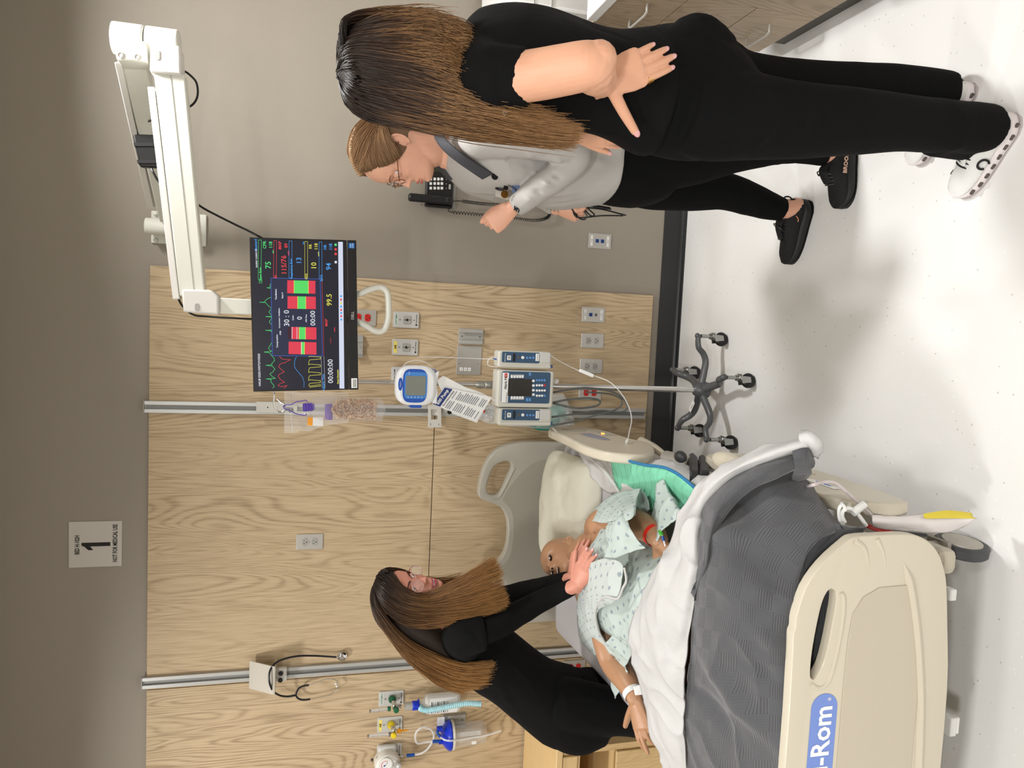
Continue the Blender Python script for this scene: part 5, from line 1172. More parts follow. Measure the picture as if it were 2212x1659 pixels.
# pillow
def pillow_obj():
    n, m_ = 34, 26; c = Vector((-.795, -.51, .700)); sx_, sy_, sz_ = .265, .205, .085; T, Bt = [], []
    for i in range(m_+1):
        for j in range(n+1):
            u, v = j/n*2-1, i/m_*2-1
            e = (max(0, 1-abs(u)**3.2)*max(0, 1-abs(v)**3.2))**.55
            pin = 1-.10*(u*u)*(v*v)-.05*(1-abs(u))*(abs(v)**3); x, y = u*sx_*pin*(1-.03*math.cos(v*3)), v*sy_*pin
            w1 = noise.noise(Vector((u*3, v*3, 1)))*.012+noise.noise(Vector((u*7, v*6, 3)))*.006+abs(noise.noise(Vector((u*2.3+3, v*8, 3))))*.012
            dent = -.035*math.exp(-((x+.16)**2+(y+.06)**2)/.012)
            T.append(c+Vector((x, y, e*sz_+w1*e+dent*e-.18*y*0+ (y)*.22))); Bt.append(c+Vector((x, y, -e*sz_*.55+y*.22-.002)))
    W_ = n+1; o = len(T); fs = []
    for i in range(m_):
        for j in range(n):
            a = i*W_+j; fs += [(a, a+1, a+W_+1, a+W_), (o+a, o+a+W_, o+a+W_+1, o+a+1)]
    rim = [k for k in range(W_)]+[i*W_+n for i in range(1, m_+1)]+[m_*W_+k for k in range(n-1, -1, -1)]+[i*W_ for i in range(m_-1, 0, -1)]
    for a, c2 in zip(rim, rim[1:]+rim[:1]): fs.append((a, c2, c2+o, a+o))
    b = MB(); b.add(T+Bt, fs); me = b.mesh('pillow'); o = link('pillow', me, mat('pillow_cotton', (218, 215, 198), .85, bump=.15, bscale=18)); 
    s_ = o.modifiers.new('sub', 'SUBSURF'); s_.levels = s_.render_levels = 1; return o
pw = pillow_obj(); tag(pw, 'plump cream white pillow at the head of the bed', 'pillow')

def F(x, y, z): return FZ(x, y, z)
# loose drawsheet over the right edge of the mattress
rows = [[F(1238, 944, .70), F(1250, 975, .715), F(1268, 1010, .715), F(1296, 1050, .70)],
        [F(1270, 962, .69), F(1284, 985, .705), F(1300, 1015, .71), F(1322, 1066, .70)],
        [F(1330, 978, .69), F(1345, 992, .69), F(1370, 1010, .69), F(1392, 1060, .69)],
        [F(1420, 985, .56), F(1425, 995, .62), F(1440, 1015, .65), F(1460, 1050, .66)],
        [F(1480, 1000, .55), F(1480, 1012, .61), F(1485, 1035, .65), F(1500, 1070, .66)],
        [F(1530, 1018, .54), F(1530, 1030, .60), F(1530, 1045, .64), F(1535, 1080, .66)]]
o = cloth(rows, 60, 30, 'draw_sheet', M_SHEET, None, .003, amp=.009, freq=14, seed=3); tag(o, 'rumpled white draw sheet hanging over the mattress edge under the green pad', 'sheet')
# green pad
padm = mat('mint_pad', (122, 200, 166), .8, bump=.0)
nt = padm.node_tree; bsd = nt.nodes['Principled BSDF']; uvn = nd(nt, 'ShaderNodeUVMap'); sp = nd(nt, 'ShaderNodeSeparateXYZ'); nt.links.new(uvn.outputs[0], sp.inputs[0])
wv = mth(nt, 'ADD', sp.outputs[0], mth(nt, 'MULTIPLY', mth(nt, 'SINE', mth(nt, 'MULTIPLY', sp.outputs[1], 46)), .016))
ln_ = mth(nt, 'ABSOLUTE', mth(nt, 'SUBTRACT', mth(nt, 'WRAP', wv, .045, 0.0), .0225)); hgt = mth(nt, 'SMOOTH_MIN', mth(nt, 'MULTIPLY', ln_, 160), 1.0, .5)
bp = nd(nt, 'ShaderNodeBump', Strength=.7, Distance=.004); nt.links.new(hgt, bp.inputs['Height']); nt.links.new(bp.outputs[0], bsd.inputs['Normal'])
def edge_pts(zs): return [F(1180+x/5.529, 900+y/5.529, z) for x, y, z in zs]
pe = edge_pts([(772, 498, .735), (870, 500, .735), (1040, 540, .73), (1200, 575, .72), (1400, 600, .71), (1540, 655, .70), (1680, 755, .69), (1795, 855, .68)])
pm = edge_pts([(775, 580, .72), (890, 600, .72), (1030, 660, .715), (1200, 710, .71), (1380, 740, .705), (1500, 800, .70), (1620, 880, .69), (1720, 960, .68)])
pi_ = edge_pts([(830, 800, .70), (900, 830, .70), (1020, 870, .70), (1180, 920, .695), (1330, 960, .69), (1430, 1010, .685), (1540, 1060, .68), (1640, 1100, .67)])
pj = edge_pts([(900, 1000, .68), (960, 1030, .68), (1080, 1080, .68), (1200, 1120, .68), (1330, 1160, .68), (1430, 1200, .67), (1540, 1240, .67), (1640, 1260, .66)])
pad = cloth([pe, pm, pi_, pj], 30, 60, 'bed_pad', padm, None, .005, amp=.0035, freq=10, seed=8); tag(pad, 'mint green quilted bed pad with blue stitched border under the manikin', 'bed pad')
o = MB(); o.tube([p+EZ*.003 for p in pe], .0042, 8, 8); o = o.part('blue_border', mat('blue_binding', (52, 128, 178), .8, bump=.6, bscale=420), pad)
o = MB(); o.tube([(a*.88+b__*.12)+EZ*.0045 for a, b__ in zip(pe, pm)], .0012, 6, 8); o.part('border_stitch', MATS['blue_binding'], pad)

# blanket
rows = [[(1742, 1002, .56), (1700, 1000, .60), (1640, 1012, .655), (1560, 1060, .70), (1522, 1129, .745), (1512, 1229, .79), (1500, 1312, .80), (1490, 1403, .78), (1482, 1517, .74), (1484, 1640, .70), (1490, 1760, .62)],
        [(1738, 1032, .55), (1712, 1032, .60), (1668, 1058, .665), (1605, 1100, .71), (1575, 1160, .76), (1565, 1240, .805), (1556, 1325, .805), (1548, 1415, .785), (1544, 1525, .75), (1546, 1650, .71), (1552, 1780, .62)],
        [(1756, 1058, .54), (1738, 1068, .60), (1702, 1098, .66), (1660, 1140, .71), (1625, 1195, .75), (1612, 1265, .785), (1604, 1345, .79), (1598, 1430, .775), (1596, 1535, .745), (1600, 1655, .71), (1606, 1790, .62)],
        [(1780, 1090, .53), (1768, 1102, .59), (1740, 1130, .65), (1708, 1168, .69), (1676, 1218, .72), (1660, 1285, .75), (1654, 1360, .755), (1650, 1440, .75), (1650, 1545, .73), (1654, 1660, .70), (1660, 1800, .62)],
        [(1812, 1128, .52), (1800, 1138, .58), (1776, 1162, .635), (1748, 1195, .67), (1722, 1242, .695), (1708, 1300, .71), (1700, 1372, .715), (1696, 1450, .715), (1696, 1550, .705), (1700, 1665, .69), (1706, 1805, .61)]]
rows = [[F(*p) for p in r] for r in rows]
last = rows[-1]
rows.append([Vector((p.x, -1.975, min(p.z+.0, .68)-.02)) for p in last]); rows.append([Vector((p.x, -1.985, .57)) for p in last]); rows.append([Vector((p.x, -1.98, .50)) for p in last])
def Lz(x, y, z=.75): return tuple(FZ(1460+x/2.186, 900+y/2.186, z))
fol = [(Lz(190, 760), Lz(215, 540), .02, .018), (Lz(200, 780), Lz(60, 1080), .022, -.02), (Lz(120, 900), Lz(220, 1050), .03, .016), (Lz(215, 700), Lz(480, 880), .022, .014), (Lz(330, 480), Lz(210, 640), .025, .012),
       (Lz(160, 1100), Lz(330, 1350), .03, .014), (Lz(70, 1250), Lz(250, 1500), .03, -.012), (Lz(400, 1000), Lz(520, 1180), .02, .010), (Lz(520, 760), Lz(420, 900), .025, -.010), (Lz(300, 1100), Lz(500, 1300), .02, -.008), (Lz(250, 1300), Lz(450, 1600), .03, .012), (Lz(450, 350), Lz(300, 460), .03, .012), (Lz(600, 500), Lz(480, 700), .03, .010)]
blk = cloth(rows, 150, 190, 'blanket', M_BLK, None, .004, folds=[(a, b_, w_*1.1, d_*1.8) for a, b_, w_, d_ in fol], amp=.011, freq=7.5, seed=11); tag(blk, 'dark grey basketweave blanket covering the legs up to the footboard', 'blanket')
# folded cuff of the blanket
rows = [[(1741, 985, .60), (1706, 978, .63), (1655, 994, .68), (1600, 1018, .715), (1548, 1052, .74), (1522, 1090, .765), (1512, 1150, .79), (1508, 1228, .81), (1498, 1300, .815)],
        [(1750, 995, .615), (1714, 992, .65), (1668, 1010, .70), (1615, 1036, .73), (1570, 1074, .76), (1545, 1112, .785), (1532, 1165, .80), (1524, 1225, .815), (1506, 1272, .81)],
        [(1752, 1008, .60), (1718, 1014, .63), (1676, 1032, .675), (1628, 1056, .71), (1588, 1090, .735), (1560, 1130, .755), (1546, 1180, .77), (1532, 1220, .795), (1508, 1262, .80)]]
cf = cloth([[F(*p) for p in r] for r in rows], 24, 110, 'blanket_cuff', M_BLK, blk, .012, amp=.004, freq=9, seed=4)
rows = [[(1712, 968, .63), (1735, 964, .61), (1744, 985, .59)], [(1714, 984, .655), (1738, 980, .635), (1750, 1000, .60)], [(1716, 1008, .63), (1738, 1008, .61), (1750, 1012, .58)], [(1708, 1034, .60), (1730, 1030, .58), (1738, 1026, .56)]]
cloth([[F(*p) for p in r] for r in rows], 20, 20, 'cuff_fold', M_BLK, blk, .012, amp=.002, freq=9, seed=5)
# white top sheet folded back
rows = [[(1732, 938, .61), (1694, 952, .645), (1640, 974, .68), (1583, 998, .715), (1521, 1035, .745), (1484, 1083, .765), (1461, 1120, .785), (1440, 1190, .80), (1410, 1237, .815), (1377, 1300, .82), (1364, 1367, .82), (1364, 1414, .80), (1376, 1470, .77), (1392, 1530, .745), (1405, 1590, .73), (1425, 1640, .70), (1440, 1760, .62)],
        [(1752, 944, .62), (1708, 958, .66), (1652, 982, .70), (1596, 1006, .735), (1538, 1042, .765), (1500, 1086, .785), (1480, 1130, .805), (1465, 1190, .82), (1446, 1240, .835), (1420, 1305, .84), (1408, 1370, .835), (1404, 1420, .82), (1412, 1475, .79), (1424, 1535, .765), (1436, 1595, .745), (1450, 1650, .71), (1460, 1770, .62)],
        [(1764, 962, .61), (1722, 970, .65), (1664, 988, .69), (1606, 1012, .725), (1552, 1048, .755), (1516, 1092, .775), (1502, 1140, .80), (1494, 1200, .82), (1482, 1255, .83), (1466, 1320, .83), (1454, 1385, .82), (1448, 1440, .805), (1450, 1495, .78), (1456, 1550, .755), (1462, 1605, .735), (1470, 1660, .70), (1476, 1775, .61)],
        [(1758, 980, .58), (1722, 984, .62), (1668, 1000, .665), (1612, 1024, .70), (1562, 1060, .73), (1528, 1100, .75), (1516, 1150, .775), (1512, 1215, .80), (1504, 1275, .805), (1494, 1340, .80), (1484, 1400, .795), (1478, 1460, .78), (1478, 1520, .755), (1479, 1570, .735), (1480, 1620, .715), (1484, 1680, .68), (1488, 1780, .6)]]
def Lw(x, y, z=.82): return tuple(FZ(780+x/2.989, 1160+y/2.989, z))
fol = [(Lw(1790, 1120), Lw(1900, 960), .012, .010), (Lw(1900, 960), Lw(2060, 700), .014, -.009), (Lw(1760, 640), Lw(1850, 860), .016, .009), (Lw(1950, 500), Lw(2000, 1100), .02, -.010), (Lw(2060, 560), Lw(2070, 1200), .014, .008), (Lw(1990, 100), Lw(1880, 560), .02, .009), (Lw(2060, 60), Lw(1990, 500), .016, -.008)]
ts = cloth([[F(*p) for p in r] for r in rows], 44, 220, 'top_sheet', M_SHEET, None, .006, folds=fol, amp=.010, freq=11, seed=21); tag(ts, 'white top sheet folded back over the edge of the grey blanket', 'sheet')
b = MB(); pts_ = [F(1722, 950, .64), F(1752, 948, .635), F(1764, 962, .61), F(1764, 975, .58)]
rows = [[F(1728, 936, .60), F(1745, 938, .60), F(1760, 950, .59), F(1768, 962, .575)], [F(1730, 945, .64), F(1750, 944, .635), F(1764, 956, .62), F(1769, 972, .59)], [F(1738, 968, .62), F(1750, 972, .60), F(1762, 982, .585), F(1762, 988, .56)]]
cloth(rows, 16, 20, 'sheet_roll_end', M_SHEET, ts, .01, amp=.004, freq=20, seed=6)

# drainage bag at the foot of the bed
dbg = thing('drainage_bag', 'white drainage bag with yellow corner and hook hanging beside the footboard', 'bag', tuple(Z7(1150, 500, -1.90)))
DY = -1.93
rows = [[(925, 465), (930, 520)], [(960, 465), (975, 530)], [(1080, 470), (1090, 540)], [(1220, 450), (1210, 550)], [(1340, 445), (1330, 535)], [(1415, 478), (1425, 480)]]
front = []
for side in (-1, 1):
    front.append([[Z7(a[0]*(1-t)+b_[0]*t, a[1]*(1-t)+b_[1]*t, DY+side*(.018*math.sin(math.pi*(.08+.84*t))+.001)) for t in (0, .25, .5, .75, 1)] for a, b_ in rows])
for side, g_ in zip(('front', 'back'), front):
    cloth(g_, 40, 14, 'bag_'+('film' if side == 'front' else 'backing'), mat('bag_white', (232, 226, 226), .35), dbg, .001, amp=.002, freq=30, seed=9)
yl = [[Z7(x, y, DY-.021+dy_) for x, y in r] for r, dy_ in (([(1170, 460), (1280, 444), (1395, 455)], .006), ([(1170, 472), (1285, 462), (1400, 474)], .0), ([(1180, 482), (1290, 480), (1418, 482)], -.002))]
cloth(yl, 10, 20, 'yellow_urine', mat('urine_yellow', (226, 206, 60), .3), dbg, .002, amp=0)
b = MB(); b.tube([F(1735, 1052, .50)]+[Z7(x, y, DY) for x, y in ((640, 325), (700, 308), (750, 312), (800, 350), (850, 395), (900, 440), (935, 475))], .0042, 8, 7); b.part('tube', mat('pinkish_tubing', (214, 204, 204), .25, alpha=.7), dbg)
b = MB(); b.tube([Z7(x, y, DY-.02) for x, y in ((785, 410), (770, 440), (775, 490), (800, 520), (850, 528))], .004, 8, 6); b.part('hook_strap', M_PAPER, dbg)
b = MB(); b.tube([Z7(x, y, DY-.022) for x, y in ((900, 515), (850, 450), (812, 432), (790, 445), (785, 470), (798, 500))], .0048, 8, 6); b.part('hanger_hook', M_PAPER, dbg)
b = MB(); b.tube([Z7(x, y, DY-.024) for x, y in ((780, 408), (795, 425), (800, 445))], .004, 8, 6); b.part('hanger_hook', M_PAPER, dbg)
b = MB(); p0, p1 = Z7(835, 455, DY-.02), Z7(890, 412, DY-.02); b.cyl(p0, p1, .010, n=12); b.part('drain_port', M_PAPER, dbg)
b = MB(); b.tube([Z7(905, 515, DY+.02), Z7(960, 535, DY+.03), Z7(1020, 545, DY+.03)], .006, 8, 5); b.part('red_clip', M_RED, dbg)
b = MB(); b.tube([Z7(1010, 543, DY+.03), Z7(1060, 548, DY+.03), Z7(1180, 560, DY+.03)], .005, 8, 5); b.part('dark_strap', M_DARK, dbg)

# clear infusion lines from pump to the bed
il = thing('infusion_line', 'thin clear infusion tubing with white roller clamp running from pump to bed', 'tubing', tuple(P(1230, 790, -.58)))
def up(pts, r_, nm, m_=None): b = MB(); b.tube([P(x, y, Y) for x, y, Y in pts], r_, 6, 8); return b.part(nm, m_ or M_CLEAR2, il)
up([(1190, 768, -.60), (1205, 778, -.585), (1228, 790, -.57), (1249, 800, -.57), (1285, 812, -.58), (1321, 828, -.62), (1350, 862, -.68), (1364, 900, -.78), (1359, 935, -.86), (1352, 965, -.93), (1343, 990, -1.00)], .0022, 'line')
up([(1194, 925, -.60), (1220, 948, -.66), (1247, 969, -.74), (1283, 998, -.86), (1314, 1030, -.95), (1335, 1062, -1.0), (1345, 1085, -1.05)], .0020, 'line')
up([(1290, 1003, -.88), (1310, 1022, -.93), (1330, 1050, -.98)], .0040, 'line_tube')
p0, p1 = P(1252, 800, -.575), P(1281, 812, -.58); b = MB(); d = (p1-p0).normalized(); b.prism(rrect((p1-p0).length, .013, .003), d, d.cross(EY).normalized(), (p0+p1)/2+EY*.006, (0, -.012, 0)); b.part('roller_clamp', M_PAPER, il)
up([(1076, 775, -.58), (1062, 772, -.58), (1054, 780, -.575), (1056, 790, -.57), (1075, 793, -.58)], .0018, 'line')
up([(900, 772, -.50), (960, 772, -.52), (1040, 775, -.54), (1066, 776, -.57)], .0014, 'line')
up([(940, 815, -.56), (980, 830, -.56), (1030, 845, -.57), (1074, 868, -.58)], .0016, 'line')
up([(1352, 958, -.92), (1355, 950, -.91)], .0045, 'connector')

# nightstand left
ns = thing('nightstand', 'light maple bedside cabinet with open shelf behind the leaning woman', 'nightstand', (-2.1, -.5, 0))
M_MAP = wood('maple', (196, 160, 104), (216, 184, 130), (226, 196, 146), 'X', .9, .4, 5, .5)
M_MAPV = wood('maple_vertical', (186, 150, 98), (206, 174, 122), (218, 188, 138), 'Z', .9, .45, 7, .5)
yb = -.04; zt_ = P(1130, 1640, yb).z; yf = FZ(1202, 1640, zt_).y; xr_n = FZ(1205, 1622, zt_).x
MB().bb((-2.5, yf, zt_-.03), (xr_n, yb, zt_)).part('top', M_MAP, ns, bev=.004)
MB().bb((xr_n-.045, yf+.02, 0), (xr_n-.015, yb-.01, zt_-.031)).part('side_panel', M_MAPV, ns, bev=.002)
MB().bb((-2.48, yf+.02, 0), (-2.45, yb-.01, zt_-.031)).part('side_panel', M_MAPV, ns, bev=.002)
MB().bb((-2.45, yb-.03, 0), (xr_n-.045, yb-.015, zt_-.031)).part('back_panel', M_MAPV, ns)
MB().bb((-2.448, yf+.008, .615), (xr_n-.047, yf+.028, zt_-.034)).part('drawer_front', M_MAP, ns, bev=.003)
MB().bb((-2.448, yf+.03, .595), (xr_n-.047, yb-.03, .612)).part('shelf', M_MAP, ns)
MB().bb((-2.448, yf+.03, .43), (xr_n-.047, yb-.03, .448)).part('shelf', M_MAP, ns)
MB().bb((-2.448, yf+.008, .02), (xr_n-.047, yf+.028, .43)).part('door', M_MAPV, ns, bev=.003)

# ================================================================== FIGURES
def remesh(mb, voxel, name, m_, parent, smooth=2, disp=None, shrink=0.5, lab=None):
    me = mb.mesh(name); o = bpy.data.objects.new('tmp', me); COL.objects.link(o)
    md = o.modifiers.new('r', 'REMESH'); md.mode = 'VOXEL'; md.voxel_size = voxel; md.adaptivity = 0
    if smooth: s_ = o.modifiers.new('s', 'SMOOTH'); s_.iterations = smooth; s_.factor = shrink
    dg = bpy.context.evaluated_depsgraph_get(); dg.update(); m2 = bpy.data.meshes.new_from_object(o.evaluated_get(dg)); bpy.data.objects.remove(o)
    if disp is not None:
        n = len(m2.vertices); co = np.empty(n*3); m2.vertices.foreach_get('co', co); co = co.reshape(-1, 3); no = np.empty(n*3); m2.vertices.foreach_get('normal', no); no = no.reshape(-1, 3)
        co = co+no*disp(co, no)[:, None]; m2.vertices.foreach_set('co', co.ravel()); m2.update()
    return link(name, m2, m_, parent, True, lab)
def limb(mb, pts, n=20, sm=5, caps=True, hint=None):
    """pts: (Vector, r) or (Vector, r, flat)"""
    P_ = [Vector(p[0]) for p in pts]; Rr = [p[1] for p in pts]; Fl = [(p[2] if len(p) > 2 else 1.0) for p in pts]
    path = smooth_path(P_, sm); k = len(pts)-1
    def ip(a, t): return crs(np.array(a, float), t)
    rs_ = [float(ip(Rr, i/(len(path)-1))) for i in range(len(path))]; fl = [float(ip(Fl, i/(len(path)-1))) for i in range(len(path))]
    rings_ = []; x = None; L_ = len(path)
    for i, p in enumerate(path):
        t = (path[min(i+1, L_-1)]-path[max(i-1, 0)]).normalized()
        if x is None: x, y, _ = fr(t, hint)
        else: x = (x-t*x.dot(t)).normalized(); y = t.cross(x)
        rings_.append([p+x*math.cos(a)*rs_[i]*fl[i]+y*math.sin(a)*rs_[i] for a in [2*math.pi*j/n for j in range(n)]])
    mb.rings(rings_)
    if caps: mb.ball(path[0], rs_[0]*.98, 14); mb.ball(path[-1], rs_[-1]*.98, 14)
def torso(mb, rings_, n=40, ex=2.4):
    """rings_: (centre, half_depth, half_width, facing, left)"""
    rr = []
    A = np.array([[*c, hd, hw] for c, hd, hw in [(r[0], r[1], r[2]) for r in rings_]], float); f, l = rings_[0][3], rings_[0][4]
    N = len(rings_)*5
    for i in range(N+1):
        q = crs(A, i/N); c = Vector(q[:3]); ring = []
        for j in range(n):
            a = 2*math.pi*j/n; ca, sa = math.cos(a), math.sin(a)
            ring.append(c+f*(math.copysign(abs(ca)**(2/ex), ca)*q[3])+l*(math.copysign(abs(sa)**(2/ex), sa)*q[4]))
        rr.append(ring)
    mb.rings(rr)
def rotv(v, ax, ang): return Matrix.Rotation(ang, 3, ax) @ v
def hand(mb, w, d, n, side, k=1.0, curls=((10, 15, 10),)*4, spread=(8, 2, -4, -10), thumb=(45, 10, 15, 10), tips=None, wr=.026):
    """w wrist, d direction, n back-of-hand normal, side +1: thumb on n x d side"""
    d = d.normalized(); n = (n-d*n.dot(d)).normalized(); s = n.cross(d)*side
    pl = .085*k
    rr = []
    for t, hw_, ht_ in ((-.02, wr/k, .019), (.0, .027, .018), (.03, .034, .016), (.06, .040, .014), (.085, .040, .0125), (.092, .036, .009)):
        c = w+d*(t*k); rr.append([c+s*math.cos(a)*hw_*k+n*math.sin(a)*ht_*k for a in [2*math.pi*j/20 for j in range(20)]])
    mb.rings(rr)
    out = []
    for i, (ln, off, bk) in enumerate(((.070, .0262, 0), (.078, .0088, .004), (.072, -.0088, .002), (.056, -.0252, -.006))):
        r0 = (.0086, .0088, .0083, .0072)[i]*k; c1, c2, c3 = curls[i % len(curls)]
        dd = rotv(d, n, R(spread[i])*side); p = w+d*(pl*.94+bk*k)+s*(off*k); ax_ = dd.cross(n).normalized()
        # bend towards the palm (-n)
        pts = [(p-dd*.02*k, r0*1.05), (p, r0*1.08)]; cur = dd; ang = 0
        for seg, c_, rf in ((.45, c1, 1.0), (.30, c2, .92), (.25, c3, .8)):
            ang += c_; cur = rotv(dd, ax_, -R(ang)); 
            if cur.dot(-n) < 0 and ang > 0 and ang < 180: cur = rotv(dd, ax_, R(ang))
            p = p+cur*(ln*seg*k); pts.append((p, r0*rf))
        limb(mb, pts, 12, 4); out.append((p, cur, n, r0))
    a0, t1, t2, t3 = thumb
    dd = rotv(d, n, R(a0)*side); dd = (dd-n*.25).normalized(); p = w+d*(.018*k)+s*(.022*k); r0 = .0115*k; ax_ = dd.cross(n).normalized(); pts = [(p-dd*.005, r0*1.2)]; cur = dd; ang = 0
    for seg, c_, rf in ((.042, t1, 1.05), (.032, t2, .92), (.026, t3, .78)):
        ang += c_; cur = rotv(dd, n, -R(ang)*side*.6); p = p+cur*seg*k; pts.append((p, r0*rf))
    limb(mb, pts, 12, 4); out.append((p, cur, n, r0)); return out
def nails(tips, m_, par, k=1.0):
    for p, d, n, r in tips:
        nn = (n-d*n.dot(d)).normalized(); s = nn.cross(d)
        b = MB(); rot = Matrix((s, d, nn)).transposed(); b.ball(p+nn*(r*.42)+d*(r*.25), (r*.62, r*.95, r*.36), 12, rot); b.part('fingernail', m_, par)
# head: slices from chin to crown
HS = np.array([  # z, front y, back y, half width, exponent
 [-.116, .060, .020, .018, 2.0], [-.108, .078, -.005, .034, 2.1], [-.095, .086, -.028, .046, 2.2], [-.078, .087, -.048, .053, 2.2], [-.058, .086, -.064, .060, 2.2], [-.038, .085, -.076, .0655, 2.2],
 [-.016, .083, -.086, .069, 2.2], [.004, .082, -.092, .0715, 2.2], [.024, .087, -.096, .0735, 2.2], [.046, .088, -.098, .0755, 2.2], [.066, .082, -.094, .0745, 2.1], [.086, .068, -.080, .066, 2.0], [.102, .046, -.058, .049, 2.0], [.112, .022, -.034, .028, 2.0], [.1155, .002, -.008, .008, 2.0]])
def head_mesh(mb, c, f, u, k=1.0, mouth_open=0.0, hair=None, jaw=1.0):
    f = f.normalized(); u = (u-f*u.dot(f)).normalized(); r = f.cross(u)  # r = head's right
    n, m_ = 120, 90; rr = []
    tx = []
    for j in range(n):  # denser at the front
        a = 2*math.pi*j/n; tx.append(a-.45*math.sin(a)*1.0 if True else a)
    for i in range(m_+1):
        q = crs(HS, i/m_); z, fy, by, hw_, ex = q; ring = []
        hw_ = max(hw_, .002)
        for a in tx:
            ca, sa = math.cos(a), math.sin(a); y = (fy if ca > 0 else -by)*math.copysign(abs(ca)**(2/ex), ca); x = hw_*math.copysign(abs(sa)**(2/ex), sa)
            if z < -.05: x *= jaw
            if ca > 0:
                g = lambda x0, z0, sx_, sz_: math.exp(-((x-x0)/sx_)**2-((z-z0)/sz_)**2)
                nz = max(0, min(1, (.016-z)/.052)) if z > -.036 else max(0, 1-(-.036-z)/.010)
                y += (.003+.021*nz**1.15)*math.exp(-(x/(.0065+.0045*nz))**2)*(1 if -.047 < z < .022 else 0)
                y += .008*(g(.012, -.037, .006, .007)+g(-.012, -.037, .006, .007))
                y -= .0115*(g(.031, .002, .017, .010)+g(-.031, .002, .017, .010))
                y += .0045*(g(.031, .0225, .020, .0065)+g(-.031, .0225, .020, .0065))
                y += .0045*(g(.041, -.026, .018, .014)+g(-.041, -.026, .018, .014))
                lw = .022; y += .0065*g(0, -.063, lw, .0045)+.0075*g(0, -.0755, lw*.85, .0052)-(.005+.012*mouth_open)*g(0, -.0695, lw*.95, .0022+.004*mouth_open)
                y -= .003*g(0, -.086, .02, .005); y += .005*g(0, -.099, .017, .010)
                y -= .0022*g(0, -.053, .004, .006)
            ring.append(c+r*(x*k)+f*(y*k)+u*(z*k))
        rr.append(ring)
    mb.rings(rr)
    for s in (-1, 1):  # ears
        eo = c+r*(s*.072*k)-f*(.012*k)+u*(-.008*k); ex_ = (r*s*.35-f*.94).normalized(); up = (u*.96-f*.2).normalized(); no = ex_.cross(up).normalized()
        mb.ball(eo+ex_*.006*k, (.014*k, .006*k, .027*k), 14, Matrix((ex_, no, up)).transposed())
        pts = [eo+ex_*(math.cos(t)*.017+.004)*k+up*(math.sin(t)*.028*k)+r*s*.007*k for t in [R(a) for a in (-95, -60, -20, 20, 55, 90, 125, 150)]]
        mb.tube(pts, .0038*k, 8, 4)
        pts = [eo+ex_*(math.cos(t)*.009+.001)*k+up*(math.sin(t)*.017*k)+r*s*.006*k for t in [R(a) for a in (-70, -20, 30, 80)]]
        mb.tube(pts, .0028*k, 8, 4)
    return r
def eyes(c, f, u, k, par, iris=(70, 110, 130), closed=0.0, skin=None, look=0.0):
    f = f.normalized(); u = (u-f*u.dot(f)).normalized(); r = f.cross(u)
    for s in (-1, 1):
        o = c+r*(s*.031*k)+f*(.0685*k)+u*(.002*k)
        b = MB(); b.ball(o, .0122*k, 18); b.part('eyeball', mat('eye_white', (225, 222, 218), .15), par)
        g = (f-u*look).normalized(); b = MB(); b.lathe([(.0, .0119), (.0028, .0121), (.0056, .0112), (.0058, .0106)], o, g, 18); b.m = 0
        b = MB(); b.cyl(o+g*.0108*k, o+g*.0118*k, .0054*k, .0045*k, n=18); b.part('iris', mat('iris_'+str(iris[0]), iris, .1), par)
        b = MB(); b.cyl(o+g*.0112*k, o+g*.0122*k, .0024*k, .0022*k, n=14); b.part('pupil', M_INK, par)
        # lids
        b = MB(); rr = []
        for t in range(0, 9):
            a = R(90-(62+closed*70)*t/8 - 0); rr.append([o+(f*math.cos(a)+u*math.sin(a))*0+ (rotv(f, r, R(-75+(52+closed*75)*t/8))) *.0133*k*1 if False else o+(f*math.cos(R(78-(50+closed*80)*t/8))+u*math.sin(R(78-(50+closed*80)*t/8)))*.0131*k for _ in (0,)])
        up = []
        for i in range(7):
            e = R(80-(48+closed*70)*i/6); up.append([o+(f*math.cos(e)*math.cos(q)+r*math.sin(q)+u*math.sin(e)*math.cos(q)).normalized()*.0134*k for q in [R(z) for z in range(-80, 81, 16)]])
        lo = []
        for i in range(6):
            e = R(-80+(42)*i/5); lo.append([o+(f*math.cos(e)*math.cos(q)+r*math.sin(q)+u*math.sin(e)*math.cos(q)).normalized()*.0133*k for q in [R(z) for z in range(-80, 81, 16)]])
        for gname, gg in (('eyelid', up), ('eyelid', lo)):
            b = MB(); W_ = len(gg[0]); vs_ = [v for rw in gg for v in rw]+[o+(v-o)*.93 for rw in gg for v in rw]; o_ = len(gg)*W_
            fs = [(i*W_+j, i*W_+j+1, (i+1)*W_+j+1, (i+1)*W_+j) for i in range(len(gg)-1) for j in range(W_-1)]; fs += [tuple(o_+q for q in reversed(f_)) for f_ in fs]
            rim = [j for j in range(W_)]+[i*W_+W_-1 for i in range(1, len(gg))]+[(len(gg)-1)*W_+j for j in range(W_-2, -1, -1)]+[i*W_ for i in range(len(gg)-2, 0, -1)]
            fs += [(a, c2, c2+o_, a+o_) for a, c2 in zip(rim, rim[1:]+rim[:1])]; b.add(vs_, fs); b.part(gname, skin, par)
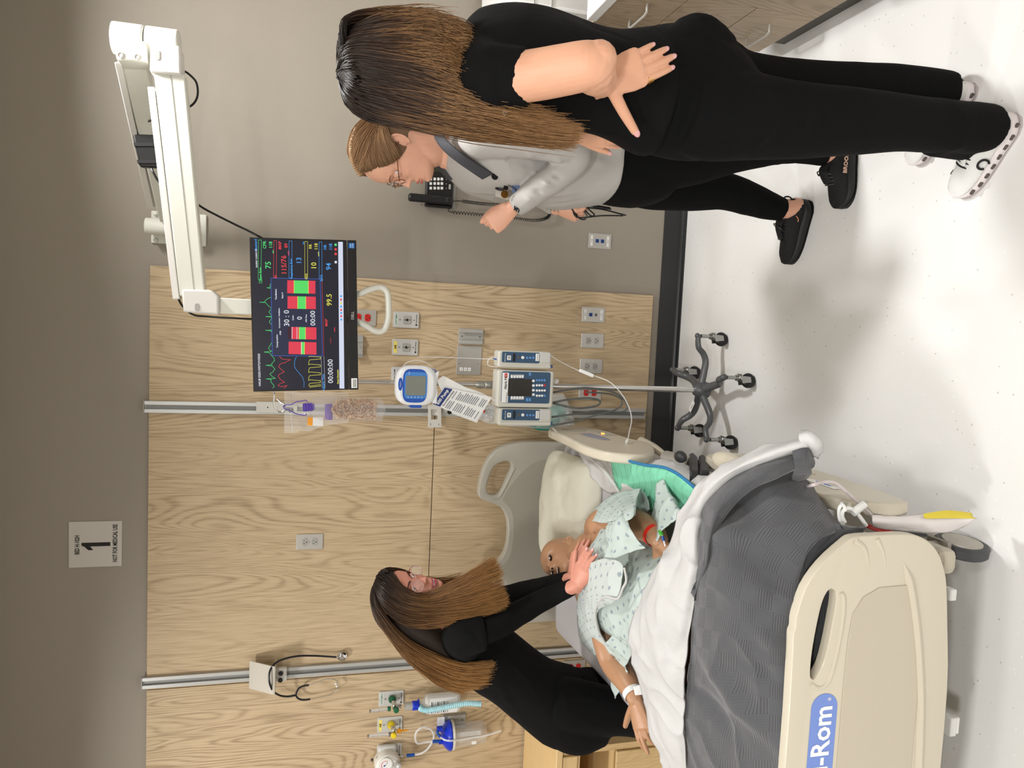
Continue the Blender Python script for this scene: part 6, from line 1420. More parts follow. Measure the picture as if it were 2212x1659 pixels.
def face_bits(c, f, u, k, par, lip, brow, off=.0008):
    f = f.normalized(); u = (u-f*u.dot(f)).normalized(); r = f.cross(u); H = lambda x, y, z: c+r*(x*k)+f*(y*k)+u*(z*k)
    if lip:
        for zz, amp, hh in ((-.0632, 1, .0036), (-.0755, -1, .0042)):
            b = MB(); pts = [H(x, .0895+.0035-(x/.024)**2*.012, zz+(.0016*amp*math.cos(x/.02*2.6) if amp > 0 else 0)*.6-amp*(x/.024)**2*.0036) for x in np.linspace(-.0215, .0215, 9)]
            b.tube(pts, lambda t: hh*.9*math.sin(math.pi*min(.97, max(.03, t)))**.6*k, 10, 3, flat=.8); b.part('lip', lip, par)
    if brow:
        for s in (-1, 1):
            b = MB(); b.tube([H(s*x, y, z) for x, y, z in ((.013, .0925, .019), (.022, .0915, .0235), (.033, .086, .026), (.044, .076, .0225))], lambda t: .0028*k*(1-.6*t), 8, 5, flat=.5); b.part('eyebrow', brow, par)
    return r, H
def hair_mat(name, stops, z0, z1, rough=.42):
    m = bpy.data.materials.new(name); m.use_nodes = True; nt = m.node_tree; b = nt.nodes['Principled BSDF']; L = nt.links.new
    at = nd(nt, 'ShaderNodeAttribute'); at.attribute_name = 'strand'
    sp = nd(nt, 'ShaderNodeSeparateColor'); L(at.outputs['Color'], sp.inputs[0])
    c = ramp(nt, sp.outputs[0], stops)
    hs = nd(nt, 'ShaderNodeHueSaturation'); L(c, hs.inputs['Color']); L(mth(nt, 'MULTIPLY_ADD', sp.outputs[1], .9, .55), hs.inputs['Value'])
    L(hs.outputs[0], b.inputs['Base Color']); b.inputs['Roughness'].default_value = .5; b.inputs['Specular IOR Level'].default_value = .32
    b.inputs['Anisotropic'].default_value = .5
    return m
def strands(paths, m_, par, name='hair', r=.0011, kind='stuff'):
    """paths: list of (Nx3 array, shade); one mesh of thin 3-sided tubes with a 'strand' colour (along, shade)"""
    V, Fc, Cc = [], [], []; base = 0
    for pts, sh in paths:
        k = len(pts); t = np.gradient(pts, axis=0); t /= np.linalg.norm(t, axis=1, keepdims=True)+1e-9
        h = np.array([.3, .5, .8]); x = np.cross(t, h); x /= np.linalg.norm(x, axis=1, keepdims=True)+1e-9; y = np.cross(t, x)
        rr = r*(1-.75*np.linspace(0, 1, k)**4)[:, None]
        for a in (0, 2.0944, 4.1888): V.append(pts+(x*math.cos(a)+y*math.sin(a))*rr)
        i = np.arange(k-1)
        for a, b_ in ((0, 1), (1, 2), (2, 0)):
            Fc.append(np.stack([base+a*k+i, base+b_*k+i, base+b_*k+i+1, base+a*k+i+1], 1))
        c = np.zeros((3*k, 4)); c[:, 0] = np.tile(np.linspace(0, 1, k), 3); c[:, 1] = sh; c[:, 3] = 1; Cc.append(c); base += 3*k
    V = np.concatenate(V); Fc = np.concatenate(Fc); Cc = np.concatenate(Cc)
    me = bpy.data.meshes.new(name); me.vertices.add(len(V)); me.vertices.foreach_set('co', V.ravel()); nf = len(Fc)
    me.loops.add(nf*4); me.loops.foreach_set('vertex_index', Fc.ravel().astype(np.int32)); me.polygons.add(nf); me.polygons.foreach_set('loop_start', np.arange(0, nf*4, 4, dtype=np.int32)); me.update(calc_edges=True)
    ca = me.color_attributes.new('strand', 'FLOAT_COLOR', 'POINT'); ca.data.foreach_set('color', Cc.ravel())
    o = link(name, me, m_, par); 
    if kind: o['kind'] = kind
    return o
def guide_hair(guides, N, seed=0, jit=.004, inward=None, npt=22, spread=.0, tipj=.02, s_pow=1.0, wav=.003):
    """guides: list of polylines (lists of Vector) ordered by s; random strands between neighbours"""
    rs = np.random.RandomState(seed); G = np.array([[tuple(v) for v in smooth_path(g, 40)][::1] if False else [tuple(crs(np.array([tuple(q) for q in g]), i/(npt-1))) for i in range(npt)] for g in guides]); out = []
    T = np.linspace(0, 1, npt)
    for _ in range(N):
        s = rs.rand()**s_pow; p = crs(G, s*.9999) if len(G) > 1 else G[0]
        L_ = 1-rs.rand()**2.2*tipj*6; idx = T*L_*(npt-1); i0 = np.minimum(idx.astype(int), npt-2); fr_ = (idx-i0)[:, None]; p = p[i0]*(1-fr_)+p[i0+1]*fr_
        off = rs.randn(3)*jit*.5; j2 = rs.randn(3)*jit; ph = rs.rand(3)*6.28
        q = p+off+j2*(T**1.5)[:, None]+np.sin(T[:, None]*(4+rs.rand()*5)+ph)*wav*(T**.7)[:, None]
        if inward is not None: q = q+inward[None, :]*(rs.rand()**1.5)*np.minimum(1, (1-np.abs(2*T-.7))*1.4)[:, None]
        out.append((q, .28+.44*rs.rand()))
    return out

def fold_disp(folds, noise_amp=.0, nf=14, seed=0, nz=None):
    F_ = [(np.array(a), np.array(b), w_, d_) for a, b, w_, d_ in folds]
    def fn(co, no):
        D = np.zeros(len(co))
        for a, b, w_, d_ in F_:
            ab = b-a; t = np.clip(((co-a)@ab)/(ab@ab), 0, 1); ds2 = ((co-(a+t[:, None]*ab))**2).sum(1); D += d_*np.exp(-ds2/w_**2)*np.sin(np.pi*np.clip(t*.9+.05, 0, 1))**.5
        if noise_amp:
            for i in range(len(co)):
                p = Vector(co[i])*nf+Vector((seed, 0, 0)); D[i] += noise_amp*(noise.noise(p)+.8*(1-2*abs(noise.noise(p*.6+Vector((3, 1, seed)))))**3)
        return D
    return fn

M_SCRUB = mat('black_scrub', (12, 12, 13), .9, bump=.12, bscale=60)
M_SCRUB2 = mat('black_scrub_trousers', (9, 9, 10), .92, bump=.12, bscale=50)
M_LONG = mat('black_underlayer', (9, 9, 10), .9)
for q_ in (M_SCRUB, M_SCRUB2, M_LONG): q_.node_tree.nodes['Principled BSDF'].inputs['Specular IOR Level'].default_value = .2
def skin_mat(name, c, sss=.12, rough=.45):
    return mat(name, c, rough, bump=.05, bscale=150, var=.05, vscale=22, sss=sss)
M_SK1 = skin_mat('skin_warm', (224, 170, 140)); M_SK2 = skin_mat('skin_fair', (222, 168, 142)); M_SK3 = skin_mat('skin_rosy', (206, 142, 122)); M_SKM = skin_mat('manikin_skin', (178, 134, 102), .03, .4)
M_NAIL = mat('pink_nail', (226, 170, 168), .18, coat=.5)
M_GOLD = mat('gold', (212, 170, 90), .2, 1.0)

def shoe(par, heel, toe, side, mats, h=1.0, name='shoe', slots=True, wd=.094, heel_lift=0, ank=None, logo=None):
    """sneaker from heel to toe (floor points); side: +1 outer side is to the left of travel"""
    up, solem, trim = mats; ex = (toe-heel); L_ = ex.length; ex.normalize(); ey = EZ.cross(ex); S_ = lambda t, y, z: heel+ex*(t*L_)+ey*y+EZ*z
    s = bpy.data.objects.new(name, None); COL.objects.link(s); s.parent = par; s.location = heel-wloc(par); s.empty_display_size = .03
    def wf(t): return (wd/2)*(.80*min(1, (max(t, 0)*9)**.5) if t < .35 else 1.0)*(1 if t < .35 else 1)*((.80+.20*min(1, (t-.35)/.32)) if t >= .35 else 1)*(max(0, 1-max(0, (t-.76)/.245)**2.2))**.5
    ts_ = [.0, .01, .03, .07, .14, .25, .35, .45, .55, .66, .76, .84, .90, .95, .98, .995, 1.0]
    def cx(t): return side*(-.008)*math.sin(math.pi*min(1, t*1.1))
    rings_ = []
    for t in ts_:
        w_ = max(.004, wf(t)); z0 = .004+.016*max(0, (t-.72)/.28)**1.7+.010*max(0, (.1-t)/.1); z1 = (.040 if t < .5 else .040-.012*(t-.5)/.5)*h+z0*.3
        rings_.append([S_(t, cx(t)+w_*.93, z0), S_(t, cx(t)+w_*1.02, z0+.006), S_(t, cx(t)+w_*1.06, (z0+z1)/2), S_(t, cx(t)+w_, z1), S_(t, cx(t)-w_, z1), S_(t, cx(t)-w_*1.06, (z0+z1)/2), S_(t, cx(t)-w_*1.02, z0+.006), S_(t, cx(t)-w_*.93, z0)])
    b = MB(); b.rings(rings_); so = b.part('sole', solem, s); m2 = so.modifiers.new('s', 'SUBSURF'); m2.levels = m2.render_levels = 1
    b = MB(); b.rings([[S_(t, cx(t)+y*max(.003, wf(t))*.96, z) for y, z in ((1, .0), (1, .0045+.016*max(0, (t-.72)/.28)**1.7), (-1, .0045+.016*max(0, (t-.72)/.28)**1.7), (-1, .0))] for t in ts_[1:-1]]); b.part('outsole', M_INK if not slots else mat('outsole_pale', (196, 188, 188), .7), s)
    rings_ = []
    hh = lambda t: h*float(np.interp(t, [0, .05, .14, .26, .36, .45, .55, .66, .8, .92, 1.0], [.078, .088, .086, .082, .092, .090, .078, .064, .052, .042, .03]))
    for t in ts_:
        w_ = max(.003, wf(t)*.96); H_ = hh(t); ring = []
        for a in range(0, 181, 15):
            ar = R(a); yy = math.copysign(abs(math.cos(ar))**.75, math.cos(ar))*w_; fz_ = math.sin(ar)**.8; narrow = 1-(.42*fz_**2 if t < .6 else .18*fz_**2); ring.append(S_(min(1, max(.006, t)), cx(t)+yy*narrow, .026*h+(H_-.026*h)*fz_))
        rings_.append(ring)
    b = MB(); b.rings(rings_); u = b.part('upper', up, s); m2 = u.modifiers.new('s', 'SUBSURF'); m2.levels = m2.render_levels = 1
    b = MB(); b.tube([S_(.30, 0, .088*h), S_(.38, 0, .098*h), S_(.48, 0, .092*h), S_(.60, 0, .074*h)], lambda t: .020, 12, 5, flat=.35, hint=ey); b.part('tongue', up, s)
    lc_ = trim
    for k in range(5):
        t = .41+k*.052; H_ = hh(t)*1.03; b = MB(); b.tube([S_(t, .024, H_-.010), S_(t+.01, .010, H_+.004), S_(t+.012, -.010, H_+.004), S_(t, -.024, H_-.010)], .0024, 6, 4); b.part('lace', lc_, s)
    b = MB(); t = .42; b.tube([S_(t, 0, .100*h), S_(t, .018, .106*h), S_(t+.04, .030, .092*h), S_(t+.01, .012, .102*h), S_(t, 0, .100*h), S_(t, -.018, .106*h), S_(t+.05, -.030, .090*h), S_(t+.01, -.010, .102*h), S_(t, 0, .1*h)], .0021, 6, 5); b.part('lace_bow', lc_, s)
    b = MB(); b.tube([S_(.015, 0, .075*h), S_(-.015, 0, .092*h), S_(.0, 0, .108*h), S_(.05, 0, .098*h)], .003, 6, 5); b.part('heel_loop', trim, s)
    if slots:
        for sd in (-1, 1):
            for k in range(8):
                t = .07+k*.107; w_ = wf(t)*1.055; z = .022+.010*max(0, (t-.7)/.3)
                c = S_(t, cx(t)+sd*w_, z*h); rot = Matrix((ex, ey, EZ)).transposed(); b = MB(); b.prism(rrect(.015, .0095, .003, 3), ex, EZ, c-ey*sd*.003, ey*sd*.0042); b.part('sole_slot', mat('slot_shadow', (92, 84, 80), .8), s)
    return s, S_

# ================================================================== WOMAN IN THE FOREGROUND
def dirv(x, y, z=0): return Vector((x, y, z)).normalized()
w1 = thing('person', 'woman in black scrubs seen from behind, long brown hair, hand on her hip', 'person', tuple(FZ(2090, 260, 0)))
f1 = dirv(-.82, .57); l1 = dirv(-.57, -.82); YC1 = -1.74
def Q1(x, y, dY=0): return P(x, y, YC1+dY)
# scrub top
b = MB()
torso(b, [(Q1(992, 120), .05, .07, f1, l1), (Q1(1012, 124), .075, .115), (Q1(1040, 128), .098, .165), (Q1(1080, 133), .112, .185), (Q1(1130, 138), .120, .180), (Q1(1200, 150), .118, .165), (Q1(1270, 168), .112, .150), (Q1(1330, 186), .118, .155), (Q1(1372, 196), .132, .170), (Q1(1400, 198), .138, .175)])
shL = P(1050, 168, -1.885)
limb(b, [(P(1040, 140, -1.80), .065), (shL, .068), (P(1085, 168, -1.905), .065), (P(1120, 167, -1.92), .061), (P(1142, 166, -1.93), .058)], 24, 6, caps=False)
shR = P(1050, 110, -1.60); limb(b, [(P(1045, 125, -1.66), .065), (shR, .066), (P(1120, 130, -1.56), .06)], 20, 5, caps=False)
def q1(x, y, d=-.12): return tuple(P(x, y, YC1+d))
fol = [(q1(1040, 215, -.2), q1(1100, 240, -.16), .012, .006), (q1(1065, 130, -.2), q1(1090, 200, -.22), .012, -.005), (q1(1010, 60, -.1), q1(1180, 80, -.1), .02, .005), (q1(1180, 60, -.08), q1(1330, 110, -.1), .014, .007), (q1(1150, 90, -.12), q1(1320, 180, -.14), .016, -.006),
       (q1(1230, 50, -.05), q1(1370, 100, -.1), .010, -.006), (q1(1300, 230, -.14), q1(1360, 330, -.05), .02, .005), (q1(1250, 240, -.14), q1(1330, 300, -.08), .02, -.004)]
remesh(b, .007, 'scrub_top', M_SCRUB, w1, 5, fold_disp(fol, .0016, 12, 1))
text('◁', .012, P(1091, 246, -1.925), (dirv(.3, -.1, 0)), EZ, M_PAPER, w1, name='sleeve_mark', depth=.001)
# trousers
b = MB()
torso(b, [(Q1(1362, 194), .120, .158, f1, l1), (Q1(1400, 194), .134, .172), (Q1(1440, 196), .144, .182), (Q1(1480, 199), .148, .186), (Q1(1520, 206), .140, .182), (Q1(1560, 212), .120, .172), (Q1(1590, 216), .09, .15)])
limb(b, [(P(1480, 150, -1.66), .088), (P(1530, 158, -1.65), .096), (P(1590, 182, -1.63), .086), (P(1684, 192, -1.62), .079), (P(1811, 196, -1.62), .075), (P(1923, 196, -1.63), .071), (P(2005, 203, -1.64), .069), (P(2048, 205, -1.65), .067, .95)], 28, 6, caps=False)
limb(b, [(P(1480, 232, -1.84), .098), (P(1540, 245, -1.845), .108), (P(1620, 254, -1.84), .098), (P(1736, 262, -1.835), .088), (P(1841, 263, -1.83), .080), (P(1942, 266, -1.82), .070), (P(2058, 274, -1.81), .066), (P(2100, 276, -1.805), .066), (P(2136, 277, -1.80), .065, .95)], 28, 6, caps=False)
# trouser front hem dips over the laces
limb(b, [(P(2020, 300, -1.79), .045), (P(2075, 318, -1.765), .034), (P(2110, 326, -1.755), .026)], 14, 4)
limb(b, [(Q1(1500, 100, -.06), .075), (Q1(1530, 118, -.05), .072)], 16, 3)
fol = [(q1(1585, 175, -.05), q1(1660, 330, -.2), .014, .006), (q1(1620, 170, -.1), q1(1700, 320, -.2), .014, -.006), (q1(1660, 180, -.1), q1(1760, 300, -.2), .012, .005), (q1(1590, 165, -.1), q1(1620, 230, -.2), .010, .007), (q1(1700, 190, -.1), q1(1790, 280, -.2), .012, -.004),
       (q1(1440, 330, -.1), q1(1480, 260, -.18), .008, .004), (q1(1480, 262, -.18), q1(1560, 320, -.2), .005, -.004), (q1(1560, 320, -.2), q1(1900, 300, -.17), .004, -.003), (q1(2000, 250, -.1), q1(2080, 330, -.1), .014, .006), (q1(1560, 130, 0), q1(1640, 165, 0), .01, .006)]
remesh(b, .007, 'trousers', M_SCRUB2, w1, 4, fold_disp(fol, .0014, 9, 2))
# body: head, neck, arms and hands in one surface
hc1 = P(850, 158, -1.74); hf1 = (f1-EZ*.12).normalized()
b = MB()
head_mesh(b, hc1, hf1, EZ, 1.0)
nk = Q1(1000, 122)
limb(b, [(hc1-EZ*.05-f1*.02, .058), (hc1-EZ*.11-f1*.025, .056), (Q1(990, 124), .055), (Q1(1040, 128), .072)], 20, 5)
torso(b, [(Q1(1018, 124), .05, .09, f1, l1), (Q1(1050, 130), .08, .14), (Q1(1130, 138), .09, .15), (Q1(1300, 175), .085, .12), (Q1(1400, 195), .09, .13)], 24)
elb = P(1272, 142, -2.015)
limb(b, [(shL, .05), (P(1110, 168, -1.925), .0505), (P(1160, 162, -1.95), .0505), (P(1215, 152, -1.985), .0495), (elb, .0475), (P(1284, 150, -2.01), .044)], 26, 6)
b.ball(elb+Vector((.012, -.012, -.016)), .036, 16)
wr1 = P(1300, 180, -1.925)
limb(b, [(elb, .0465), (P(1284, 158, -1.985), .044), (P(1293, 170, -1.955), .037), (wr1, .031)], 22, 5)
tp = hand(b, wr1+Vector((0, .004, 0)), (P(1400, 136, -1.945)-wr1), Vector((-.25, -.95, .1)), -1, 1.06, curls=((4, 8, 6), (6, 8, 6), (8, 10, 6), (8, 12, 8)), spread=(1, 0, -1, -3), thumb=(78, 2, 4, 2))
# far arm and the hand resting on her front
elbR = P(1200, 215, -1.56); wrR = P(1246, 287, -1.69)
limb(b, [(shR, .05), (P(1130, 150, -1.54), .046), (elbR, .042), (P(1225, 255, -1.62), .036), (wrR, .028)], 20, 5)
tpR = hand(b, wrR, (P(1345, 300, -1.72)-wrR), Vector((-.35, -.55, -.6)), -1, .80, curls=((6, 14, 12), (10, 16, 12), (12, 18, 14), (14, 20, 14)), spread=(6, 1, -4, -9), thumb=(28, 4, 6, 4))
remesh(b, .0028, 'body', M_SK1, w1, 3)
nails(tp, M_NAIL, w1); nails(tpR, M_NAIL, w1)
def ring_(c, ax, r, t, par): b = MB(); x, y, z = fr(ax); b.tube([c+x*math.cos(R(a))*r+y*math.sin(R(a))*r for a in range(0, 361, 20)], t, 8, 1); b.part('ring', M_GOLD, par)
# rings on index finger (three stacked bands)
ip, idd = tp[0][0], tp[0][1]; kn = wr1+(P(1400, 136, -1.945)-wr1).normalized()*.085*1.06
nn = Vector((-.25, -.95, .1)); dd1 = (P(1400, 136, -1.945)-wr1).normalized(); nn = (nn-dd1*nn.dot(dd1)).normalized(); ss1 = nn.cross(dd1)*-1
fb1 = wr1+Vector((0, .004, 0))+dd1*(.085*1.06*.94)+ss1*.0285*1.06
for k in range(3): ring_(fb1+(ip-fb1)*(.18+.07*k), (ip-fb1).normalized(), .0105, .0011, w1)
ddR = (P(1345, 300, -1.72)-wrR).normalized(); ring_(wrR+(tpR[4][0]-wrR)*.45, (tpR[4][0]-wrR).normalized(), .0108, .0012, w1)
# hair
def G1(pts): return [P(x, y, Y) for x, y, Y in pts]
guides = [G1([(738, 150, -1.66), (739, 82, -1.68), (786, 38, -1.72), (860, 25, -1.74), (930, 28, -1.76), (985, 48, -1.78), (1012, 74, -1.80)]),
          G1([(737, 152, -1.70), (744, 85, -1.77), (808, 62, -1.82), (880, 58, -1.84), (948, 70, -1.85), (985, 88, -1.87), (1010, 100, -1.875)]),
          G1([(737, 154, -1.74), (752, 108, -1.83), (830, 108, -1.865), (900, 114, -1.875), (955, 128, -1.885), (990, 145, -1.90), (1004, 158, -1.91)]),
          G1([(737, 155, -1.745), (760, 140, -1.845), (838, 152, -1.87), (908, 168, -1.885), (968, 188, -1.90), (1028, 218, -1.91), (1100, 243, -1.91), (1160, 258, -1.90), (1222, 266, -1.885)]),
          G1([(737, 156, -1.745), (764, 172, -1.845), (840, 190, -1.865), (920, 210, -1.885), (1000, 235, -1.905), (1080, 258, -1.91), (1160, 274, -1.895), (1250, 284, -1.87)]),
          G1([(738, 158, -1.74), (760, 200, -1.82), (830, 226, -1.84), (910, 243, -1.865), (1000, 262, -1.88), (1090, 280, -1.885), (1170, 294, -1.87), (1242, 304, -1.85)]),
          G1([(738, 160, -1.72), (754, 216, -1.76), (798, 247, -1.79), (850, 259, -1.81), (920, 270, -1.83), (1010, 288, -1.85), (1100, 297, -1.85), (1180, 307, -1.84), (1232, 314, -1.83)])]
M_H1 = hair_mat('long_brown_hair', [(0, (28, 20, 17)), (.25, (46, 34, 27)), (.5, (72, 52, 38)), (.78, (126, 92, 60)), (1, (160, 122, 82))], 0, 0)
paths = guide_hair(guides, 6800, 3, .006, np.array([.0, .045, 0.0]), 26, tipj=.08, wav=.005)
# far side of the head
gf = [[Vector((v.x, -1.74+(-1.74-v.y)*.9, v.z)) for v in g[:5]] for g in guides[:4]]
paths += guide_hair(gf, 700, 4, .006, None, 16)
strands(paths, M_H1, w1, 'hair', .00115)
b = MB(); b.ball(hc1+EZ*.014-f1*.012, (.104, .092, .104), 24)
limb(b, [(Q1(812, 145), .088), (Q1(880, 145), .098), (Q1(940, 140), .095), (Q1(975, 110, -.02), .07)], 20, 4)
limb(b, [(Q1(900, 200, -.06), .055, .8), (Q1(980, 232, -.11), .038, .8), (Q1(1060, 262, -.13), .026, .8), (Q1(1150, 284, -.13), .018, .8), (Q1(1210, 294, -.12), .010, .8)], 16, 4)
remesh(b, .008, 'hair_mass', mat('hair_core_dark', (44, 32, 24), .6), w1, 6)
# shoes
M_SHW = mat('white_knit_shoe', (228, 228, 226), .6, bump=.25, bscale=260); M_SOLE = mat('pale_foam_sole', (226, 218, 218), .55); M_LACEG = mat('black_lace', (26, 26, 28), .7)
s_, S_ = shoe(w1, FZ(2204, 246, 0), FZ(2072, 424, 0), -1, (M_SHW, M_SOLE, M_LACEG), 1.0, wd=.098); s_['label'] = 'white running shoe nearest the camera'
c = S_(.52, .047, .050); 
ez_ = EZ; exs = (S_(1, 0, 0)-S_(0, 0, 0)).normalized(); ey_ = EZ.cross(exs)
for t_, y_ in ((.50, .046),):
    b = MB(); cc_ = S_(t_, .0485, .052); x_, z_ = exs, (EZ*.93-ey_*.36).normalized()
    b.tube([cc_+x_*math.cos(R(a))*.0135+z_*math.sin(R(a))*.0135 for a in range(-40, 250, 20)], .0032, 8, 2); b.part('round_logo', M_INK, s_)
s2_, S2_ = shoe(w1, FZ(2112, 182, 0), FZ(1975, 352, 0), 1, (M_SHW, M_SOLE, M_LACEG), 1.0, wd=.098); s2_['label'] = 'white running shoe further from the camera'

# ================================================================== WOMAN WITH GLASSES BESIDE HER
w2 = thing('person', 'woman with glasses and braided hair in a light grey quarter-zip jacket', 'person', tuple(FZ(1790, 400, 0)))
f2 = dirv(-1, -.02); l2 = dirv(.02, -1); YC2 = -1.05
def Q2(x, y, dY=0): return P(x, y, YC2+dY)
M_JKT = mat('light_grey_jacket', (178, 175, 171), .62, bump=.06, bscale=300); M_COL = mat('charcoal_collar', (62, 63, 68), .75)
b = MB()
torso(b, [(Q2(962, 322), .060, .070, f2, l2), (Q2(985, 330), .085, .13), (Q2(1025, 340), .108, .172), (Q2(1090, 352), .118, .172), (Q2(1150, 362), .118, .158), (Q2(1205, 372), .118, .152), (Q2(1255, 370), .120, .160), (Q2(1296, 362), .124, .168), (Q2(1306, 360), .124, .169)])
sh2 = P(1042, 298, -1.215)
limb(b, [(P(1030, 312, -1.15), .062), (sh2, .064), (P(1095, 300, -1.25), .056), (P(1160, 306, -1.28), .052), (P(1215, 318, -1.295), .049), (P(1243, 332, -1.29), .046), (P(1236, 352, -1.275), .044), (P(1205, 378, -1.25), .0435), (P(1165, 405, -1.215), .040), (P(1130, 434, -1.18), .035), (P(1112, 447, -1.165), .0335)], 24, 6, caps=False)
shR2 = P(1042, 330, -.90)
limb(b, [(P(1040, 335, -.95), .06), (P(1090, 370, -.88), .052), (P(1140, 400, -.88), .046), (P(1165, 420, -.93), .040), (P(1190, 440, -.97), .034), (P(1200, 448, -.98), .033)], 20, 5, caps=False)
def q2(x, y, d=-.2): return tuple(P(x, y, YC2+d))
fol = [(q2(1190, 300, -.24), q2(1235, 345, -.27), .007, -.007), (q2(1165, 290, -.24), q2(1215, 350, -.27), .007, .006), (q2(1140, 285, -.24), q2(1190, 345, -.27), .008, -.005), (q2(1110, 275, -.22), q2(1150, 340, -.25), .008, .005), (q2(1085, 300, -.22), q2(1110, 350, -.2), .008, -.005),
       (q2(1225, 360, -.27), q2(1190, 345, -.26), .006, .006), (q2(1210, 385, -.24), q2(1175, 370, -.24), .006, -.006), (q2(1190, 400, -.22), q2(1155, 388, -.22), .006, .006), (q2(1170, 418, -.2), q2(1138, 408, -.2), .006, -.005), (q2(1150, 432, -.18), q2(1122, 425, -.18), .006, .004),
       (q2(1040, 350, -.12), q2(1130, 380, -.14), .008, .005), (q2(1060, 340, -.13), q2(1140, 356, -.16), .008, -.004), (q2(1170, 420, -.1), q2(1280, 400, -.12), .010, .006), (q2(1200, 440, -.05), q2(1290, 410, -.1), .010, -.006), (q2(1240, 330, -.2), q2(1300, 350, -.16), .012, .004), (q2(1010, 300, -.15), q2(1040, 360, -.12), .01, -.003)]
remesh(b, .0055, 'jacket', M_JKT, w2, 4, fold_disp([(a, b, w_*1.25, d_*2.2) for a, b, w_, d_ in fol], .0034, 11, 5))
# seams of the jacket
b = MB(); b.tube([P(x, y, Y) for x, y, Y in ((1068, 262, -1.22), (1060, 300, -1.282), (1072, 328, -1.268), (1095, 350, -1.23))], .0012, 5, 6); b.part('sleeve_seam', M_GREYP, w2)
# collar, zip and shirt
b = MB(); rows_ = [[P(936, 286, -1.13), P(940, 302, -1.155), P(958, 326, -1.175), P(984, 348, -1.185), P(1018, 372, -1.185), P(1042, 388, -1.18)], [P(956, 280, -1.14), P(964, 300, -1.185), P(982, 320, -1.215), P(1006, 340, -1.225), P(1040, 362, -1.215), P(1064, 376, -1.20)]]
cloth(rows_, 6, 30, 'collar', M_COL, w2, .006, amp=.0)
rows_ = [[P(938, 348, -1.0), P(952, 372, -.99), P(975, 392, -1.0), P(1010, 400, -1.03)], [P(952, 352, -1.06), P(968, 378, -1.05), P(995, 397, -1.055), P(1040, 404, -1.07)]]
cloth(rows_, 6, 24, 'collar', M_COL, w2, .006, amp=.001)
rows_ = [[P(958, 368, -1.10), P(985, 378, -1.09), P(1010, 385, -1.09)], [P(972, 384, -1.05), P(998, 396, -1.05), P(1038, 402, -1.07)]]
b = MB(); b.tube([P(1042, 384, -1.135), P(1052, 398, -1.12), P(1064, 408, -1.11)], .0022, 6, 5); b.part('zip', M_STEEL, w2)
# trousers
b = MB()
torso(b, [(Q2(1270, 366), .108, .150, f2, l2), (Q2(1310, 362), .116, .160), (Q2(1350, 364), .124, .165), (Q2(1395, 366), .124, .165), (Q2(1430, 372), .10, .150)])
limb(b, [(P(1350, 385, -.97), .088), (P(1420, 400, -.96), .088), (P(1500, 408, -.95), .078), (P(1560, 412, -.95), .068), (P(1620, 430, -.955), .060), (P(1658, 444, -.965), .052), (P(1692, 453, -.97), .041)], 24, 6, caps=False)
limb(b, [(P(1350, 350, -1.13), .090), (P(1420, 352, -1.14), .090), (P(1500, 345, -1.15), .080), (P(1580, 330, -1.16), .068), (P(1650, 322, -1.17), .058), (P(1710, 320, -1.175), .050), (P(1782, 330, -1.18), .045)], 24, 6, caps=False)
fol = [(q2(1600, 390, -.0), q2(1640, 465, .02), .009, .008), (q2(1630, 395, -.0), q2(1668, 470, .02), .008, -.007), (q2(1575, 380, 0), q2(1600, 450, .02), .010, -.006), (q2(1330, 400, 0), q2(1500, 430, 0), .012, -.005), (q2(1640, 300, -.15), q2(1680, 350, -.12), .01, .006), (q2(1690, 300, -.15), q2(1720, 350, -.12), .008, -.006)]
remesh(b, .0065, 'trousers', M_SCRUB2, w2, 4, fold_disp(fol, .002, 10, 6))
# body
hc2 = P(852, 330, -1.06); hf2 = dirv(-.99, -.03, -.12); hu2 = dirv(-.10, 0, .99)
b = MB(); head_mesh(b, hc2, hf2, hu2, 1.02)
limb(b, [(hc2-EZ*.03+Vector((.02, 0, 0)), .060), (P(918, 325, -1.06), .056), (P(950, 318, -1.05), .058), (P(985, 325, -1.05), .075)], 20, 5)
torso(b, [(Q2(975, 328), .07, .09, f2, l2), (Q2(1030, 340), .085, .14), (Q2(1150, 360), .09, .12), (Q2(1290, 362), .09, .12)], 24)
# near arm with loose fist
wr2 = P(1106, 450, -1.16)
limb(b, [(sh2, .045), (P(1160, 306, -1.28), .038), (P(1240, 333, -1.29), .034), (P(1170, 402, -1.22), .030), (P(1125, 437, -1.175), .025), (wr2, .024)], 18, 5)
fdir = (P(1078, 472, -1.14)-wr2); hand(b, wr2, fdir, Vector((-.25, -.9, .3)), -1, .92, curls=((48, 88, 45), (54, 88, 45), (60, 88, 45), (66, 86, 45)), spread=(5, 1, -3, -7), thumb=(22, 10, 30, 20), wr=.024)
wrR2 = P(1202, 450, -.985)
limb(b, [(P(1190, 440, -.97), .026), (wrR2, .024)], 16, 4)
tp2 = hand(b, wrR2, P(1246, 466, -1.02)-wrR2, Vector((-.8, -.4, .3)), 1, .84, curls=((35, 50, 30), (38, 52, 30), (40, 55, 30), (42, 58, 30)), spread=(3, 0, -3, -6), thumb=(30, 10, 12, 10), wr=.024)
limb(b, [(P(1655, 444, -.965), .034), (P(1690, 452, -.97), .036), (P(1720, 448, -.975), .037)], 16, 4)
limb(b, [(P(1730, 322, -1.18), .034), (P(1775, 330, -1.18), .036), (P(1795, 336, -1.18), .036)], 16, 4)
limb(b, [(Q2(1290, 372), .07), (P(1400, 395, -.96), .06), (P(1560, 412, -.95), .05), (P(1655, 444, -.965), .034)], 16, 5)
limb(b, [(Q2(1290, 355), .07), (P(1420, 352, -1.14), .06), (P(1600, 328, -1.165), .048), (P(1730, 322, -1.18), .034)], 16, 5)
remesh(b, .0028, 'body', M_SK2, w2, 2)
